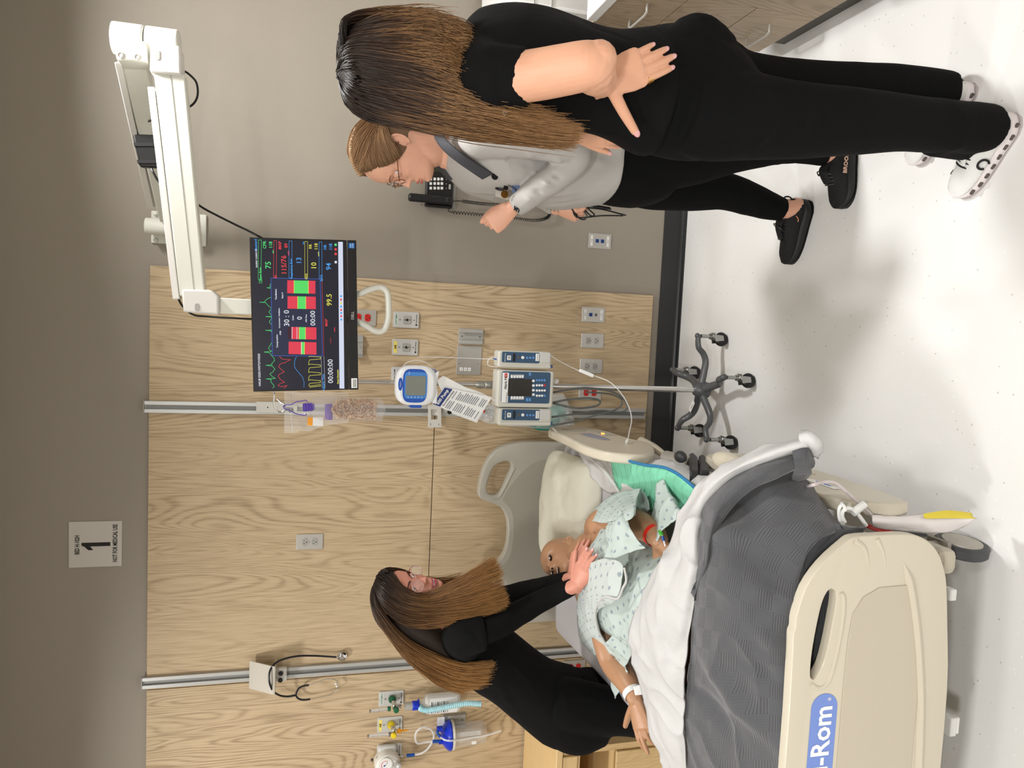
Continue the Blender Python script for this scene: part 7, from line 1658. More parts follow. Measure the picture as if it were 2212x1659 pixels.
face_bits(hc2, hf2, hu2, 1.02, w2, mat('lip_rose', (178, 98, 92), .4), mat('brow_brown', (120, 84, 60), .8))
eyes(hc2, hf2, hu2, 1.02, w2, (80, 110, 120), .45, M_SK2, .5)
# glasses
r2 = hf2.cross((hu2-hf2*hu2.dot(hf2)).normalized()); uu2 = (hu2-hf2*hu2.dot(hf2)).normalized()
H2 = lambda x, y, z: hc2+r2*x*1.02+hf2*y*1.02+uu2*z*1.02
M_TORT = mat('tortoise_frame', (120, 62, 34), .25, coat=.5)
for s in (-1, 1):
    b = MB(); b.tube([H2(s*.033+math.cos(R(a))*.022, .0955-abs(math.cos(R(a))*s+1)*.002, -.004+math.sin(R(a))*.0165) for a in range(0, 361, 18)], .0015, 6, 1); b.part('rim', M_TORT if s < 5 else M_GOLD, w2)
    b = MB(); b.cyl(H2(s*.033, .0945, -.004), H2(s*.033, .095, -.004), .020, n=24); b.part('lens', mat('lens_glass', (240, 244, 246), .05, alpha=.06), w2)
    b = MB(); b.tube([H2(s*.055, .096, .0), H2(s*.068, .075, .002), H2(s*.078, .03, .003), H2(s*.079, -.005, -.0), H2(s*.076, -.02, -.012)], .0017, 6, 5); b.part('temple', M_TORT, w2)
b = MB(); b.tube([H2(-.011, .097, 0), H2(0, .103, .003), H2(.011, .097, 0)], .0014, 6, 5); b.part('bridge', M_GOLD, w2)
# hair pulled back, with a braid along the hairline
def hp(az, el, k_=1.0, dr=.0):  # point on scalp: az 0 = front, 180 back (through the left side); el above ears
    a, e = R(az), R(el); d_ = Vector((math.cos(a)*math.cos(e), math.sin(a)*math.cos(e), math.sin(e)))
    return hc2+hf2*(d_.x*(.098+dr)-.006)-r2*(d_.y*(.0805+dr))+uu2*(d_.z*(.110+dr)+.012)
M_H2 = hair_mat('dark_blond_hair', [(0, (126, 96, 68)), (.4, (146, 112, 80)), (.75, (118, 86, 58)), (1, (86, 60, 42))], 0, 0)
guides = []
for sd in (1, -1):
    gg = []
    for az0, el0 in ((2, 60), (12, 52), (26, 44), (40, 32), (52, 16), (60, 2), (72, -10)):
        p0 = hp(sd*az0, el0, 1, .002); pts = [p0]
        for t in (.12, .3, .5, .7, .88, 1.0):
            az = az0+(165-az0)*t; el = el0*(1-t)+(-14)*t+math.sin(math.pi*t)*(20-el0*.1); pts.append(hp(sd*az, el, 1, .012+.008*math.sin(math.pi*t)))
        gg.append(pts)
    top = [[hp(sd*2, 60+12*t_, 1, .006), hp(sd*40, 80, 1, .016), hp(sd*120, 76, 1, .018), hp(sd*150, 55, 1, .018), hp(sd*165, 25, 1, .016), hp(sd*170, 0, 1, .012), hp(sd*172, -14, 1, .01)] for t_ in (0, 1)]
    guides.append(top+gg)
paths = []
for i, g_ in enumerate(guides): paths += guide_hair(g_, 1500, 30+i, .003, None, 18, tipj=.002, wav=.0022)
strands(paths, M_H2, w2, 'hair', .0011)
b = MB(); b.ball(hc2+uu2*.020-hf2*.012, (.094, .082, .098), 24, Matrix((hf2, r2, uu2)).transposed()); b.ball(hc2-hf2*.07-uu2*.01, (.055, .06, .06), 20)
limb(b, [(hc2-hf2*.075-uu2*.0, .045), (hc2-hf2*.085-uu2*.06, .035), (hc2-hf2*.07-uu2*.10, .022)], 14, 4)
remesh(b, .007, 'hair_mass', mat('hair_core_blond', (112, 84, 60), .6), w2, 5)
bp0 = [hp(az, el, 1, .013) for az, el in ((10, 50), (22, 62), (50, 70), (85, 72), (120, 66), (150, 50))]
path = smooth_path(bp0, 16)
for k in range(3):
    b = MB(); pts = []
    for i, p in enumerate(path):
        t = i*.55+k*2.094; q = path[min(i+1, len(path)-1)]-path[max(i-1, 0)]; x, y, _ = fr(q); pts.append(p+x*math.cos(t)*.0065+y*math.sin(2*t)*.003)
    b.tube(pts, .0055, 8, 1); b.part('braid_strand', mat('braid_blond', (150, 118, 84), .5), w2)
# badge, clip and cord
b = MB(); b.tube([P(1066, 400, -1.13), P(1075, 408, -1.15), P(1088, 410, -1.16)], .004, 8, 4); b.box(P(1092, 404, -1.16), (.018, .012, .012)); b.part('badge_reel', M_BLACK, w2)
b = MB(); b.tube([P(1098, 400, -1.175), P(1112, 408, -1.18), P(1118, 418, -1.18), P(1126, 412, -1.18)], .0015, 6, 5); b.part('reel_cord', M_BLACK, w2)
b = MB(); b.cyl(P(1068, 381, -1.19), P(1069, 381, -1.19)-EY*.004, .011, n=20); b.part('round_button', M_BLACK, w2)
b = MB(); b.lathe([(.010, 0), (.012, .001), (.012, .002)], P(1090, 420, -1.19), (0, -1, 0), 20); b.part('gold_pin', M_GOLD, w2)
quad_box(MB(), [P(1072, 412, -1.17), P(1100, 420, -1.17), P(1098, 432, -1.165), P(1070, 424, -1.165)], (0, .002, 0)).part('badge_card', mat('badge_card', (190, 186, 178), .3), w2)
quad_box(MB(), [P(1105, 400, -1.172), P(1150, 398, -1.19), P(1152, 408, -1.19), P(1108, 418, -1.172)], (0, .002, 0)).part('badge_card', mat('badge_blue_card', (92, 108, 150), .4), w2)
text('UA', .016, P(1116, 452, -1.203), dirv(.3, -.3, .8), dirv(-.8, 0, .3), M_INK, w2, name='cuff_logo', depth=.002, bold=.001)
for k in range(4): b = MB(); x0 = 1172+k*8; b.tube([P(x0, 440+k*1.2, -1.02), P(x0+6, 450+k*1.2, -1.02), P(x0+10, 456+k, -1.0)], .0016, 6, 4); b.part('cuff_stripe', M_GREYP, w2)
# looped black cord in her far hand
cd_ = thing('looped_cord', 'coiled black cord held in the hand of the woman in grey', 'cord', tuple(P(1245, 458, -1.03)))
for pts in ([(1246, 466), (1236, 452), (1238, 446), (1260, 448), (1300, 452), (1340, 462), (1352, 465)], [(1240, 455), (1250, 470), (1262, 474), (1268, 466), (1256, 452), (1246, 446), (1262, 442), (1290, 448), (1320, 452)], [(1236, 446), (1242, 466), (1258, 470), (1300, 466), (1346, 466)],
            [(1240, 448), (1262, 444), (1276, 456), (1284, 464), (1276, 466), (1262, 452)], [(1238, 450), (1262, 446), (1290, 445), (1318, 449)]):
    b = MB(); b.tube([P(x, y, -1.035-.006*(i % 2)) for i, (x, y) in enumerate(pts)], .0025, 6, 7); b.part('cord_loop', M_BLACK, cd_)
# shoes
M_SHB = mat('black_mesh_shoe', (20, 20, 21), .8, bump=.3, bscale=260); M_SOLB = mat('black_foam_sole', (26, 26, 27), .6)
s_, S_ = shoe(w2, FZ(1752, 432, 0), FZ(1706, 570, 0), -1, (M_SHB, M_SOLB, M_BLACK), 1.05, slots=False, wd=.095); s_['label'] = 'black running shoe of the forward foot'
b = MB(); e_ = (S_(1, 0, 0)-S_(0, 0, 0)).normalized(); b.tube([S_(.22, .036, .066), S_(.26, .040, .056), S_(.30, .041, .054)], .0016, 6, 3); b.part('orange_mark', mat('orange_mark', (216, 150, 110), .5), s_)
s_, S_ = shoe(w2, FZ(1838, 322, 0), FZ(1824, 452, 0), -1, (M_SHB, M_SOLB, M_BLACK), 1.05, slots=False, wd=.098); s_['label'] = 'black running shoe of the rear foot'
text('BROOKS', .02, S_(.26, .0475, .050), (S_(1, 0, 0)-S_(0, 0, 0)).normalized()*-1, EZ, mat('peach_ink', (206, 170, 150), .6), s_, depth=.002, bold=.0006)

# ================================================================== WOMAN LEANING OVER THE BED
YC3 = -.80
def Q3(x, y, dY=0): return P(x, y, YC3+dY)
w3 = thing('person', 'woman in black leaning over the bed with both hands on the manikin', 'person', (Q3(1400, 1530).x, YC3, 0))
f3 = dirv(.93, -.36); l3 = dirv(.36, .93)   # hips face the bed; left side away from the camera
b = MB()
sp3 = [(Q3(962, 1372), .055, .075), (Q3(990, 1385), .085, .13), (Q3(1030, 1402), .108, .165), (Q3(1075, 1430), .120, .165), (Q3(1120, 1465), .122, .158), (Q3(1165, 1500), .132, .160), (Q3(1200, 1520), .140, .168), (Q3(1235, 1527), .130, .168)]
rings_ = []
for i, (c, hd, hw) in enumerate(sp3):
    a = sp3[max(i-1, 0)][0]; e = sp3[min(i+1, len(sp3)-1)][0]; t = (e-a).normalized()
    ff = (f3-t*f3.dot(t)).normalized(); rings_.append((c, hd, hw, ff, l3))
def torso2(mb, rings_, n=36, ex=2.3):
    A = np.array([[*r[0], r[1], r[2], *r[3]] for r in rings_], float); l = rings_[0][4]; N = len(rings_)*5; rr = []
    for i in range(N+1):
        q = crs(A, i/N); c = Vector(q[:3]); f = Vector(q[5:8]).normalized(); ring = []
        for j in range(n):
            a = 2*math.pi*j/n; ca, sa = math.cos(a), math.sin(a); ring.append(c+f*(math.copysign(abs(ca)**(2/ex), ca)*q[3])+l*(math.copysign(abs(sa)**(2/ex), sa)*q[4]))
        rr.append(ring)
    mb.rings(rr)
torso2(b, rings_)
sN = P(1000, 1372, -.965); sF = P(985, 1340, -.66)
limb(b, [(P(1000, 1395, -.90), .068), (sN, .072), (P(1022, 1368, -.985), .070), (P(1046, 1364, -.99), .066)], 24, 6, caps=False)
limb(b, [(P(990, 1370, -.72), .06), (sF, .066), (P(1020, 1325, -.68), .062)], 18, 5, caps=False)
def q3(x, y, d=-.15): return tuple(P(x, y, YC3+d))
fol = [(q3(1090, 1400), q3(1170, 1520), .012, .005), (q3(1110, 1470), q3(1050, 1540), .012, -.006), (q3(1060, 1440), q3(1130, 1580), .014, .006), (q3(1010, 1330, -.25), q3(1040, 1400, -.25), .01, -.004), (q3(970, 1340, -.2), q3(985, 1400, -.2), .012, .005)]
remesh(b, .008, 'scrub_top', M_SCRUB, w3, 5, fold_disp(fol, .0022, 11, 8))
b = MB()
limb(b, [(sN, .05), (P(1046, 1362, -.99), .048), (P(1090, 1342, -.985), .046), (P(1120, 1325, -.975), .043), (P(1160, 1303, -.985), .040), (P(1200, 1284, -1.01), .035), (FZ(1236, 1268, .892), .029)], 22, 6, caps=False)
limb(b, [(sF, .05), (P(1040, 1305, -.70), .045), (P(1110, 1285, -.76), .042), (P(1170, 1270, -.87), .038), (P(1208, 1258, -.96), .033), (FZ(1228, 1252, .882), .029)], 22, 6, caps=False)
remesh(b, .006, 'long_sleeves', M_LONG, w3, 4, fold_disp([], .0018, 16, 3))
b = MB()
torso2(b, [(Q3(1160, 1500), .122, .150, f3, l3), (Q3(1195, 1522), .138, .168, f3, l3), (Q3(1240, 1532), .135, .170, f3, l3), (Q3(1290, 1528), .11, .15, f3, l3)])
limb(b, [(P(1220, 1520, -.90), .098), (P(1280, 1532, -.90), .096), (P(1340, 1538, -.90), .086), (P(1420, 1556, -.90), .075), (P(1560, 1580, -.90), .062), (P(1660, 1590, -.90), .06)], 22, 6)
limb(b, [(P(1220, 1500, -.70), .095), (P(1290, 1492, -.70), .092), (P(1360, 1490, -.70), .080), (P(1440, 1505, -.70), .070), (P(1560, 1525, -.70), .060), (P(1620, 1530, -.70), .06)], 22, 6)
fol = [(q3(1150, 1420), q3(1165, 1530), .006, .004), (q3(1165, 1530), q3(1100, 1600), .006, .004), (q3(1220, 1560), q3(1205, 1610), .006, .004), (q3(1230, 1450), q3(1300, 1520), .012, -.006)]
remesh(b, .008, 'trousers', M_SCRUB2, w3, 4, fold_disp(fol, .0018, 10, 9))
for yy in (-.90, -.70):
    c = P(1600, 1586 if yy < -.8 else 1528, yy); fx = c.x
    shoe(w3, Vector((fx-.05, yy, 0)), Vector((fx+.20, yy-.05, 0)), -1, (MATS['black_mesh_shoe'], MATS['black_foam_sole'], M_BLACK), 1.0, slots=False)
# body
hc3 = P(880, 1288, -.86); hf3 = dirv(.84, -.50, -.20); hu3 = dirv(.16, -.05, .98)
b = MB(); head_mesh(b, hc3, hf3, hu3, 1.0, mouth_open=.7)
limb(b, [(hc3-EZ*.04-hf3*.02, .056), (P(938, 1330, -.84), .054), (P(968, 1362, -.81), .060), (Q3(990, 1385), .08)], 20, 5)
torso2(b, [(Q3(985, 1383), .07, .10, f3, l3), (Q3(1040, 1408), .085, .13, f3, l3), (Q3(1150, 1488), .10, .12, f3, l3)], 24)
wN = FZ(1246, 1264, .885); wF = FZ(1238, 1250, .875)
limb(b, [(sN, .035), (P(1046, 1362, -.99), .034), (P(1090, 1342, -.985), .033), (P(1120, 1325, -.975), .030), (P(1160, 1303, -.985), .027), (P(1200, 1284, -1.01), .025), (wN, .025)], 16, 6)
limb(b, [(sF, .035), (P(1040, 1305, -.70), .033), (P(1110, 1285, -.76), .030), (P(1170, 1270, -.87), .027), (P(1208, 1258, -.96), .025), (wF, .025)], 16, 6)
hd3 = FZ(1278, 1188, .868)-wN; hn = Vector((-.25, -.45, .85))
tp3 = hand(b, wN, hd3, hn, 1, .93, curls=((8, 12, 8), (10, 12, 8), (12, 14, 8), (16, 16, 8)), spread=(3, 0, -3, -6), thumb=(36, 6, 8, 6), wr=.024)
hd4 = FZ(1258, 1178, .858)-wF
tp4 = hand(b, wF+Vector((.0, .015, -.008)), hd4, hn, -1, .93, curls=((8, 12, 8), (10, 12, 8), (12, 14, 8), (16, 16, 8)), spread=(4, 0, -4, -8), thumb=(36, 6, 8, 6), wr=.024)
remesh(b, .003, 'body', M_SK3, w3, 2)
nails(tp3[:4], M_NAIL, w3, .8)
r3, H3_ = face_bits(hc3, hf3, hu3, 1.0, w3, mat('lip_pink', (176, 78, 92), .35), mat('brow_dark', (52, 34, 28), .8))
b = MB(); b.tube([H3_(x, .088, -.0692) for x in (-.014, -.005, .005, .014)], .0028, 8, 4); b.part('teeth', mat('teeth', (225, 220, 210), .3), w3)
eyes(hc3, hf3, hu3, 1.0, w3, (70, 50, 36), .1, M_SK3, .15)
M_GLS = mat('clear_pink_frame', (206, 160, 150), .2, alpha=.8)
for s in (-1, 1):
    b = MB(); b.tube([H3_(s*.034+math.cos(R(a))*.025, .101-max(0, s*math.cos(R(a)))*.006, -.004+math.sin(R(a))*.021) for a in range(0, 361, 18)], .0016, 6, 1); b.part('rim', M_GLS, w3)
    b = MB(); b.cyl(H3_(s*.034, .0995, -.004), H3_(s*.034, .1, -.004), .0235, n=24); b.part('lens', MATS['lens_glass'], w3)
    b = MB(); b.tube([H3_(s*.058, .094, .003), H3_(s*.070, .07, .004), H3_(s*.078, .02, .003), H3_(s*.078, -.01, -.004)], .0018, 6, 5); b.part('temple', mat('red_temple', (170, 60, 60), .3), w3)
b = MB(); b.tube([H3_(-.010, .104, 0), H3_(0, .108, .004), H3_(.010, .104, 0)], .0015, 6, 5); b.part('bridge', M_GLS, w3)
M_H3 = hair_mat('balayage_hair', [(0, (30, 22, 18)), (.3, (46, 34, 26)), (.55, (86, 60, 38)), (.8, (138, 98, 56)), (1, (170, 126, 76))], 0, 0)
hp3 = [P(*q) for q in ((824, 1262, -.88), (828, 1290, -.86))]
gB = [G1([(826, 1258, -.885), (812, 1262, -.90), (812, 1300, -.93), (838, 1345, -.95), (880, 1388, -.96), (935, 1418, -.965), (1000, 1438, -.97), (1068, 1432, -.96)]),
      G1([(824, 1262, -.88), (808, 1272, -.89), (808, 1310, -.92), (832, 1352, -.94), (874, 1398, -.945), (930, 1430, -.95), (995, 1455, -.96), (1064, 1456, -.955)]),
      G1([(822, 1266, -.87), (806, 1285, -.87), (812, 1322, -.90), (836, 1360, -.92), (876, 1410, -.93), (925, 1448, -.935), (985, 1474, -.94), (1052, 1476, -.945)]),
      G1([(822, 1268, -.86), (806, 1292, -.85), (813, 1330, -.87), (840, 1366, -.89), (878, 1416, -.90), (916, 1450, -.90), (950, 1476, -.90), (996, 1498, -.90)])]
gF = [G1([(828, 1250, -.89), (826, 1234, -.91), (846, 1238, -.925), (866, 1268, -.95), (908, 1288, -.955), (958, 1270, -.97), (1015, 1240, -.985), (1068, 1205, -.99)]),
      G1([(826, 1254, -.89), (820, 1240, -.92), (848, 1256, -.945), (876, 1284, -.96), (928, 1294, -.97), (980, 1274, -.985), (1035, 1248, -1.0), (1082, 1228, -1.0)]),
      G1([(824, 1258, -.885), (814, 1252, -.92), (840, 1275, -.955), (880, 1300, -.965), (935, 1305, -.975), (990, 1298, -.99), (1040, 1285, -1.0), (1090, 1268, -1.0)]),
      G1([(824, 1260, -.88), (812, 1262, -.91), (832, 1295, -.95), (878, 1322, -.965), (935, 1326, -.975), (990, 1322, -.99), (1045, 1314, -.995), (1096, 1306, -.995)]),
      G1([(824, 1262, -.88), (811, 1270, -.90), (828, 1310, -.94), (868, 1345, -.96), (915, 1352, -.97), (965, 1345, -.985), (1010, 1335, -.99), (1050, 1322, -.99)])]
gT = [G1([(828, 1250, -.89), (822, 1240, -.89), (838, 1228, -.87), (868, 1232, -.82), (900, 1245, -.79), (950, 1252, -.78), (1000, 1240, -.80)]), G1([(824, 1260, -.87), (812, 1262, -.85), (822, 1262, -.80), (860, 1280, -.77), (900, 1300, -.76), (950, 1310, -.77), (1000, 1300, -.79)]), G1([(822, 1268, -.86), (808, 1285, -.83), (822, 1310, -.79), (860, 1345, -.77), (900, 1370, -.77), (950, 1390, -.78), (1000, 1400, -.80)])]
paths = guide_hair(gB, 2600, 5, .006, None, 22, tipj=.05, wav=.004)+guide_hair(gF, 2800, 6, .0045, None, 22, tipj=.05, wav=.004)+guide_hair(gT, 900, 7, .006, None, 18)
strands(paths, M_H3, w3, 'hair', .0014)
b = MB(); b.ball(hc3+hu3*.022-hf3*.026, (.098, .084, .098), 24, Matrix((hf3, r3, hu3)).transposed())
limb(b, [(P(870, 1345, -.86), .075), (P(930, 1385, -.88), .06), (P(985, 1430, -.92), .032), (P(1030, 1455, -.945), .014)], 16, 4)
limb(b, [(P(880, 1320, -.915), .045), (P(940, 1318, -.94), .038), (P(1000, 1295, -.965), .032), (P(1050, 1270, -.975), .018)], 16, 4)
remesh(b, .007, 'hair_mass', mat('hair_core_dark', (44, 32, 24), .6), w3, 5)

# ================================================================== MANIKIN IN BED
mk = thing('manikin', 'tan bald patient manikin lying in bed in a printed hospital gown', 'manikin', tuple(P(1260, 1200, -.85)))
hcm = P(1224, 1210, -.76); fm = dirv(-.16, -.30, .94); um = dirv(-.05, .97, .22)
b = MB(); head_mesh(b, hcm, fm, um, .97, mouth_open=1.0)
rm = fm.cross((um-fm*um.dot(fm)).normalized())
nb = P(1285, 1185, -.93)
limb(b, [(hcm-um*.06-fm*.015, .060), (P(1258, 1195, -.86), .058), (P(1280, 1190, -.92), .075)], 20, 5)
# torso: cross-sections along the bed
zc_ = lambda Y: .745 if Y > -1.1 else .735
lm = Vector((1, 0, 0)); fmz = EZ
tors = [((-.90, -.84, .755), .055, .09), ((-.895, -.90, .75), .080, .155), ((-.885, -.98, .738), .098, .178), ((-.875, -1.08, .725), .103, .170), ((-.865, -1.2, .71), .098, .160), ((-.86, -1.34, .70), .095, .160), ((-.85, -1.46, .70), .10, .17), ((-.85, -1.58, .70), .09, .165)]
torso(b, [(Vector(c), hd, hw, EZ, lm) for c, hd, hw in tors], 40)
limb(b, [(P(1298, 1150, -.93), .062), (P(1300, 1136, -.97), .060), (P(1325, 1120, -1.05), .052), (P(1350, 1112, -1.15), .048), (P(1366, 1128, -1.24), .047), (P(1388, 1138, -1.30), .045), (P(1412, 1152, -1.37), .036), (P(1424, 1166, -1.41), .029)], 24, 6)
wm = P(1424, 1168, -1.41); tpm = hand(b, wm, P(1432, 1212, -1.44)-wm, Vector((-.1, -.5, .85)), 1, .95, curls=((30, 40, 25), (32, 42, 25), (36, 44, 25), (40, 46, 25)), thumb=(50, 8, 10, 8), wr=.027)
limb(b, [(P(1290, 1270, -.95), .062), (P(1300, 1330, -1.0), .054), (P(1312, 1390, -1.06), .050), (P(1325, 1432, -1.10), .046), (P(1350, 1466, -1.19), .042), (P(1366, 1494, -1.25), .032), (P(1372, 1508, -1.27), .029)], 24, 6)
wm2 = P(1373, 1512, -1.275); hand(b, wm2, P(1392, 1600, -1.34)-wm2, Vector((.05, -.35, .9)), -1, 1.0, curls=((8, 14, 10), (4, 8, 6), (14, 24, 16), (18, 28, 18)), spread=(8, 1, -3, -8), thumb=(62, 4, 6, 4), wr=.028)
remesh(b, .003, 'body', M_SKM, mk, 2)
HM = lambda x, y, z: hcm+rm*x*.97+fm*y*.97+um*z*.97
for s in (-1, 1):
    b = MB(); b.ball(HM(s*.031, .0745, .003), (.0135, .0062, .0052), 14, Matrix((rm, um, fm)).transposed()); b.part('eye_socket', mat('dark_socket', (24, 16, 14), .5), mk)
    b = MB(); b.ball(HM(s*.031, .078, .002), (.0050, .004, .0028), 14, Matrix((rm, um, fm)).transposed()); b.part('eyeball', mat('eye_white'), mk)
    b = MB(); b.ball(HM(s*.0062, .0985, -.0425), (.0036, .0055, .0040), 10, Matrix((rm, fm, um)).transposed()); b.part('nostril', MATS['dark_socket'], mk)
b = MB(); b.tube([HM(x, .086, -.0695-(x/.02)**2*.002) for x in (-.018, -.009, 0, .009, .018)], lambda t: .0032*math.sin(math.pi*min(.95, max(.05, t)))**.6, 8, 4); b.part('open_mouth', MATS['dark_socket'], mk)
b = MB(); b.tube([HM(x, .0885, -.0672) for x in (-.012, 0, .012)], .0022, 8, 4); b.part('teeth', mat('teeth'), mk)
# electrode stickers
for x, y, Y in ((1288, 1163, -.96), (1276, 1180, -.945)):
    p = P(x, y, Y); n_ = Vector((.25, -.35, .9)).normalized(); ex_ = n_.cross(Vector((1, 0, 0))).normalized()
    # drop on to the chest surface
    zt_s = p.z+.0
    b = MB(); b.lathe([(.0, .001), (.018, .001), (.019, 0)], p+n_*.006, n_, 24, sx=1, sy=1.25); e_ = b.part('electrode', mat('sticker_clear', (214, 180, 156), .25, alpha=.6), mk)
    b = MB(); b.ball(p+n_*.008, (.007, .006, .003), 12); b.part('electrode_gel', mat('gel_orange', (244, 190, 136), .3), e_)
# wrist bands and cannula
ax = (P(1424, 1168, -1.41)-P(1400, 1145, -1.34)).normalized(); c = P(1414, 1156, -1.378); x_, y_, _ = fr(ax)
b = MB(); b.rings([[c+ax*h+(x_*math.cos(a)+y_*math.sin(a))*r for a in [2*math.pi*i/32 for i in range(32)]] for h, r in ((-.007, .0372), (.007, .0362), (.007, .0352), (-.007, .0362), (-.007, .0372))], cap=False); b.part('red_wristband', mat('band_red', (232, 44, 30), .4), mk)
b = MB(); b.tube([P(1426, 1146, -1.45), P(1431, 1158, -1.458), P(1437, 1180, -1.462)], .0022, 8, 3); b.part('cannula', M_CLEAR2, mk)
b = MB(); b.cyl(P(1425, 1145, -1.45), P(1430, 1156, -1.455), .0062, n=14); b.part('green_cap', mat('cap_green', (60, 160, 40), .4), mk)
b = MB(); b.cyl(P(1431, 1158, -1.457), P(1434, 1168, -1.46), .0042, n=12); b.part('blue_hub', M_BLUE, mk)
ax = (P(1373, 1512, -1.275)-P(1350, 1466, -1.19)).normalized(); c = P(1368, 1499, -1.257); x_, y_, _ = fr(ax)
b = MB(); b.rings([[c+ax*h+(x_*math.cos(a)+y_*math.sin(a))*r for a in [2*math.pi*i/32 for i in range(32)]] for h, r in ((-.010, .0345), (.010, .0335), (.010, .0322), (-.010, .0332), (-.010, .0345))], cap=False); b.part('white_wristband', M_PAPER, mk)
quad_box(MB(), [P(1370, 1484, -1.30), P(1386, 1480, -1.31), P(1392, 1500, -1.315), P(1374, 1502, -1.305)], (0, .004, .002)).part('wristband_tag', M_PAPER, mk)
p = P(1233, 1232, -.85); b = MB(); b.tube([P(1226, 1226, -.86), P(1232, 1240, -.87), P(1240, 1244, -.87)], .007, 10, 4); b.part('neck_port', M_PAPER, mk)
# gown
def z4(x, y): return (1000+x/3.95, 900+y/3.95)
def zw(x, y): return (780+x/2.989, 1160+y/2.989)
def GP(l, m_): return [FZ(*m_(x, y), z-.028) for x, y, z in l]
gn = [(1255, 1004, .83), (1250, 1100, .855), (1180, 1190, .87), (1090, 1270, .88), (1010, 1345, .885)]
def chest(Y, s): # s: -1 right(world +X) .. +1 left ; gown surface over the torso
    A = [(c[0], c[1], c[2], hd, hw) for c, hd, hw in tors]; ys_ = [-a[1] for a in A]
    g = lambda k_: float(np.interp(-Y, ys_, [a[k_] for a in A])); cx_, cz_, hd, hw = g(0), g(2), g(3)+.016, g(4)+.02
    a = s*R(112); return Vector((cx_-hw*math.copysign(abs(math.sin(a))**.87, math.sin(a)), Y, cz_+hd*math.copysign(abs(math.cos(a))**.87, math.cos(a))))
rows = []
for i, Y in enumerate((-.99, -1.04, -1.10, -1.17, -1.25, -1.33, -1.42, -1.52, -1.60)):
    r_ = []
    for s in (-1, -.8, -.6, -.4, -.2, 0, .2, .4, .6, .8, 1):
        yy = Y+(.085*(1-min(1, abs(s+.35)*1.3)) if i == 0 else .05*(1-min(1, abs(s+.35)*1.3)) if i == 1 else 0)*-1+(.09*max(0, s) if i < 2 else 0); r_.append(chest(yy, s))
    rows.append(r_)
fol = [(tuple(chest(-1.05, -.3)), tuple(chest(-1.35, -.6)), .02, .012), (tuple(chest(-1.1, .1)), tuple(chest(-1.4, -.2)), .025, .010), (tuple(chest(-1.15, .5)), tuple(chest(-1.45, .2)), .022, .012), (tuple(chest(-1.2, -.7)), tuple(chest(-1.4, -.75)), .02, .014), (tuple(chest(-1.1, .7)), tuple(chest(-1.35, .9)), .02, .012)]
gw = thing('hospital_gown', 'pale green hospital gown with small navy rosettes on the manikin', 'gown', (-.87, -1.2, .84))
cloth(rows, 110, 120, 'gown_front', M_GOWN, gw, .002, folds=fol, amp=.008, freq=9, seed=31)
# overlapping turned-back flap (paler reverse side) with white piping
fl = [GP([(1010, 1300, .89), (1080, 1250, .89), (1200, 1210, .888), (1290, 1215, .885), (1350, 1235, .880)], z4),
      GP([(1000, 1400, .885), (1080, 1370, .892), (1180, 1330, .892), (1280, 1310, .888), (1372, 1310, .880)], z4),
      GP([(1400, 430, .865), (1440, 400, .885), (1520, 370, .895), (1590, 380, .895), (1650, 400, .882)], zw),
      GP([(1398, 560, .83), (1420, 520, .855), (1455, 480, .87), (1500, 470, .875), (1530, 480, .868)], zw),
      GP([(1420, 670, .78), (1450, 650, .815), (1480, 630, .83), (1510, 620, .835), (1545, 620, .828)], zw),
      GP([(1500, 770, .745), (1530, 755, .775), (1560, 740, .785), (1585, 735, .785), (1605, 732, .78)], zw)]
cloth(fl, 60, 40, 'gown_flap', gown_mat('gown_flap', (198, 206, 203)), gw, .0025, amp=.005, freq=13, seed=33)
b = MB(); b.tube(GP([(1700, 200, .885), (1712, 280, .888), (1690, 330, .888), (1655, 398, .887), (1580, 385, .898), (1530, 430, .885), (1512, 500, .872), (1530, 600, .845), (1575, 680, .805), (1602, 735, .785)], zw), .0038, 8, 7); b.part('piping', M_SHEET, gw)
# sleeve over the near arm (a wide open cone)
cones = [[(1038, 880), (1100, 890), (1180, 905), (1262, 912)], [(1090, 815), (1160, 850), (1240, 880), (1300, 900)], [(1180, 740), (1250, 790), (1320, 850), (1370, 900)], [(1300, 660), (1360, 730), (1400, 800), (1430, 870)], [(1420, 632), (1450, 700), (1465, 760), (1470, 830)], [(1520, 618), (1500, 650), (1475, 740), (1465, 850)]]
hz_ = [(.80, .835, .86, .865), (.80, .845, .875, .88), (.79, .845, .88, .885), (.775, .83, .87, .88), (.765, .81, .85, .86), (.755, .79, .825, .84)]
cloth([GP([(x, y, z) for (x, y), z in zip(r, h)], z4) for r, h in zip(cones, hz_)], 60, 40, 'sleeve', M_GOWN, gw, .002, amp=.004, freq=14, seed=35)
cloth([GP([(1520, 618, .755), (1550, 660, .75), (1580, 720, .745), (1590, 790, .745)], z4), GP([(1500, 655, .77), (1520, 700, .755), (1540, 750, .748), (1560, 830, .745)], z4), GP([(1475, 745, .80), (1490, 780, .775), (1510, 820, .76), (1520, 870, .75)], z4)], 20, 24, 'sleeve_opening', M_GOWN2, gw, .002, amp=.003, freq=14, seed=36)
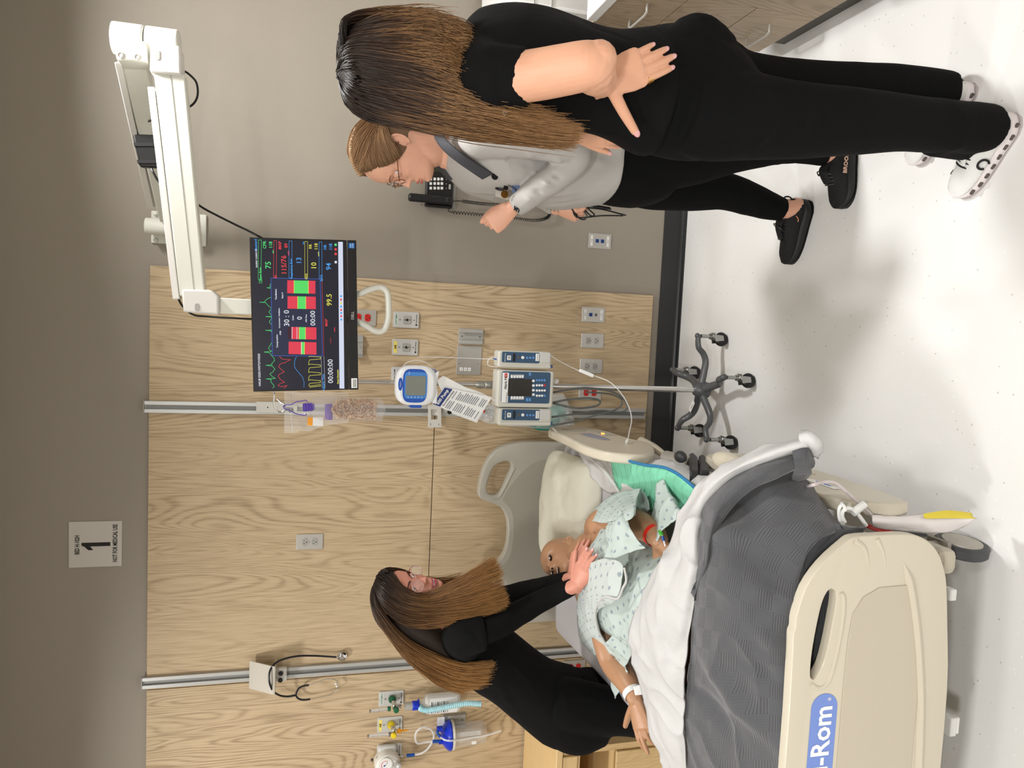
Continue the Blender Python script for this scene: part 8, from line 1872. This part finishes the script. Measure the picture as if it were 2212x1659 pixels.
rows = [GP([(1265, 905, .872), (1300, 890, .885), (1340, 800, .875), (1400, 860, .87)], z4), GP([(1240, 975, .88), (1290, 960, .90), (1350, 900, .895), (1420, 930, .885)], z4), GP([(1240, 1040, .885), (1300, 1040, .905), (1370, 1000, .90), (1460, 1010, .885)], z4), GP([(1250, 1110, .885), (1320, 1120, .90), (1400, 1090, .89), (1520, 1080, .87)], z4), GP([(1200, 1200, .89), (1300, 1200, .895), (1420, 1160, .88), (1560, 1120, .86)], z4)]
cloth(rows, 44, 44, 'gown_yoke', M_GOWN, gw, .002, amp=.010, freq=13, seed=37)
rows = [GP([(1600, 860, .74), (1580, 930, .76), (1600, 1000, .78), (1650, 1060, .80)], z4), GP([(1650, 700, .73), (1640, 780, .745), (1670, 870, .765), (1730, 960, .785)], z4), GP([(1655, 610, .735), (1690, 700, .755), (1730, 790, .765), (1790, 900, .78)], z4), GP([(1700, 540, .735), (1750, 640, .75), (1790, 730, .755), (1850, 830, .765)], z4), GP([(1730, 535, .72), (1775, 640, .725), (1820, 740, .735), (1870, 830, .75)], z4)]
cloth(rows, 44, 44, 'gown_side', M_GOWN, gw, .002, amp=.008, freq=14, seed=38)
# far sleeve hanging off the bed edge side
rows = [GP([(1420, 680, .77), (1400, 560, .80), (1395, 430, .84)], zw), GP([(1500, 760, .74), (1470, 680, .765), (1450, 600, .80)], zw), GP([(1600, 860, .725), (1580, 790, .755), (1560, 720, .785)], zw), GP([(1625, 960, .715), (1650, 880, .745), (1670, 800, .77)], zw), GP([(1640, 1045, .70), (1690, 960, .735), (1735, 860, .765)], zw)]
cloth(rows, 50, 30, 'far_sleeve', M_GOWN2, gw, .002, amp=.007, freq=15, seed=39)
rows = [GP([(1560, 720, .79), (1600, 660, .81), (1640, 600, .825)], zw), GP([(1640, 780, .78), (1680, 720, .80), (1720, 660, .81)], zw), GP([(1690, 850, .765), (1730, 800, .775), (1750, 740, .79)], zw)]
cloth(rows, 30, 30, 'gown_bunch', M_GOWN, gw, .002, amp=.010, freq=16, seed=40)
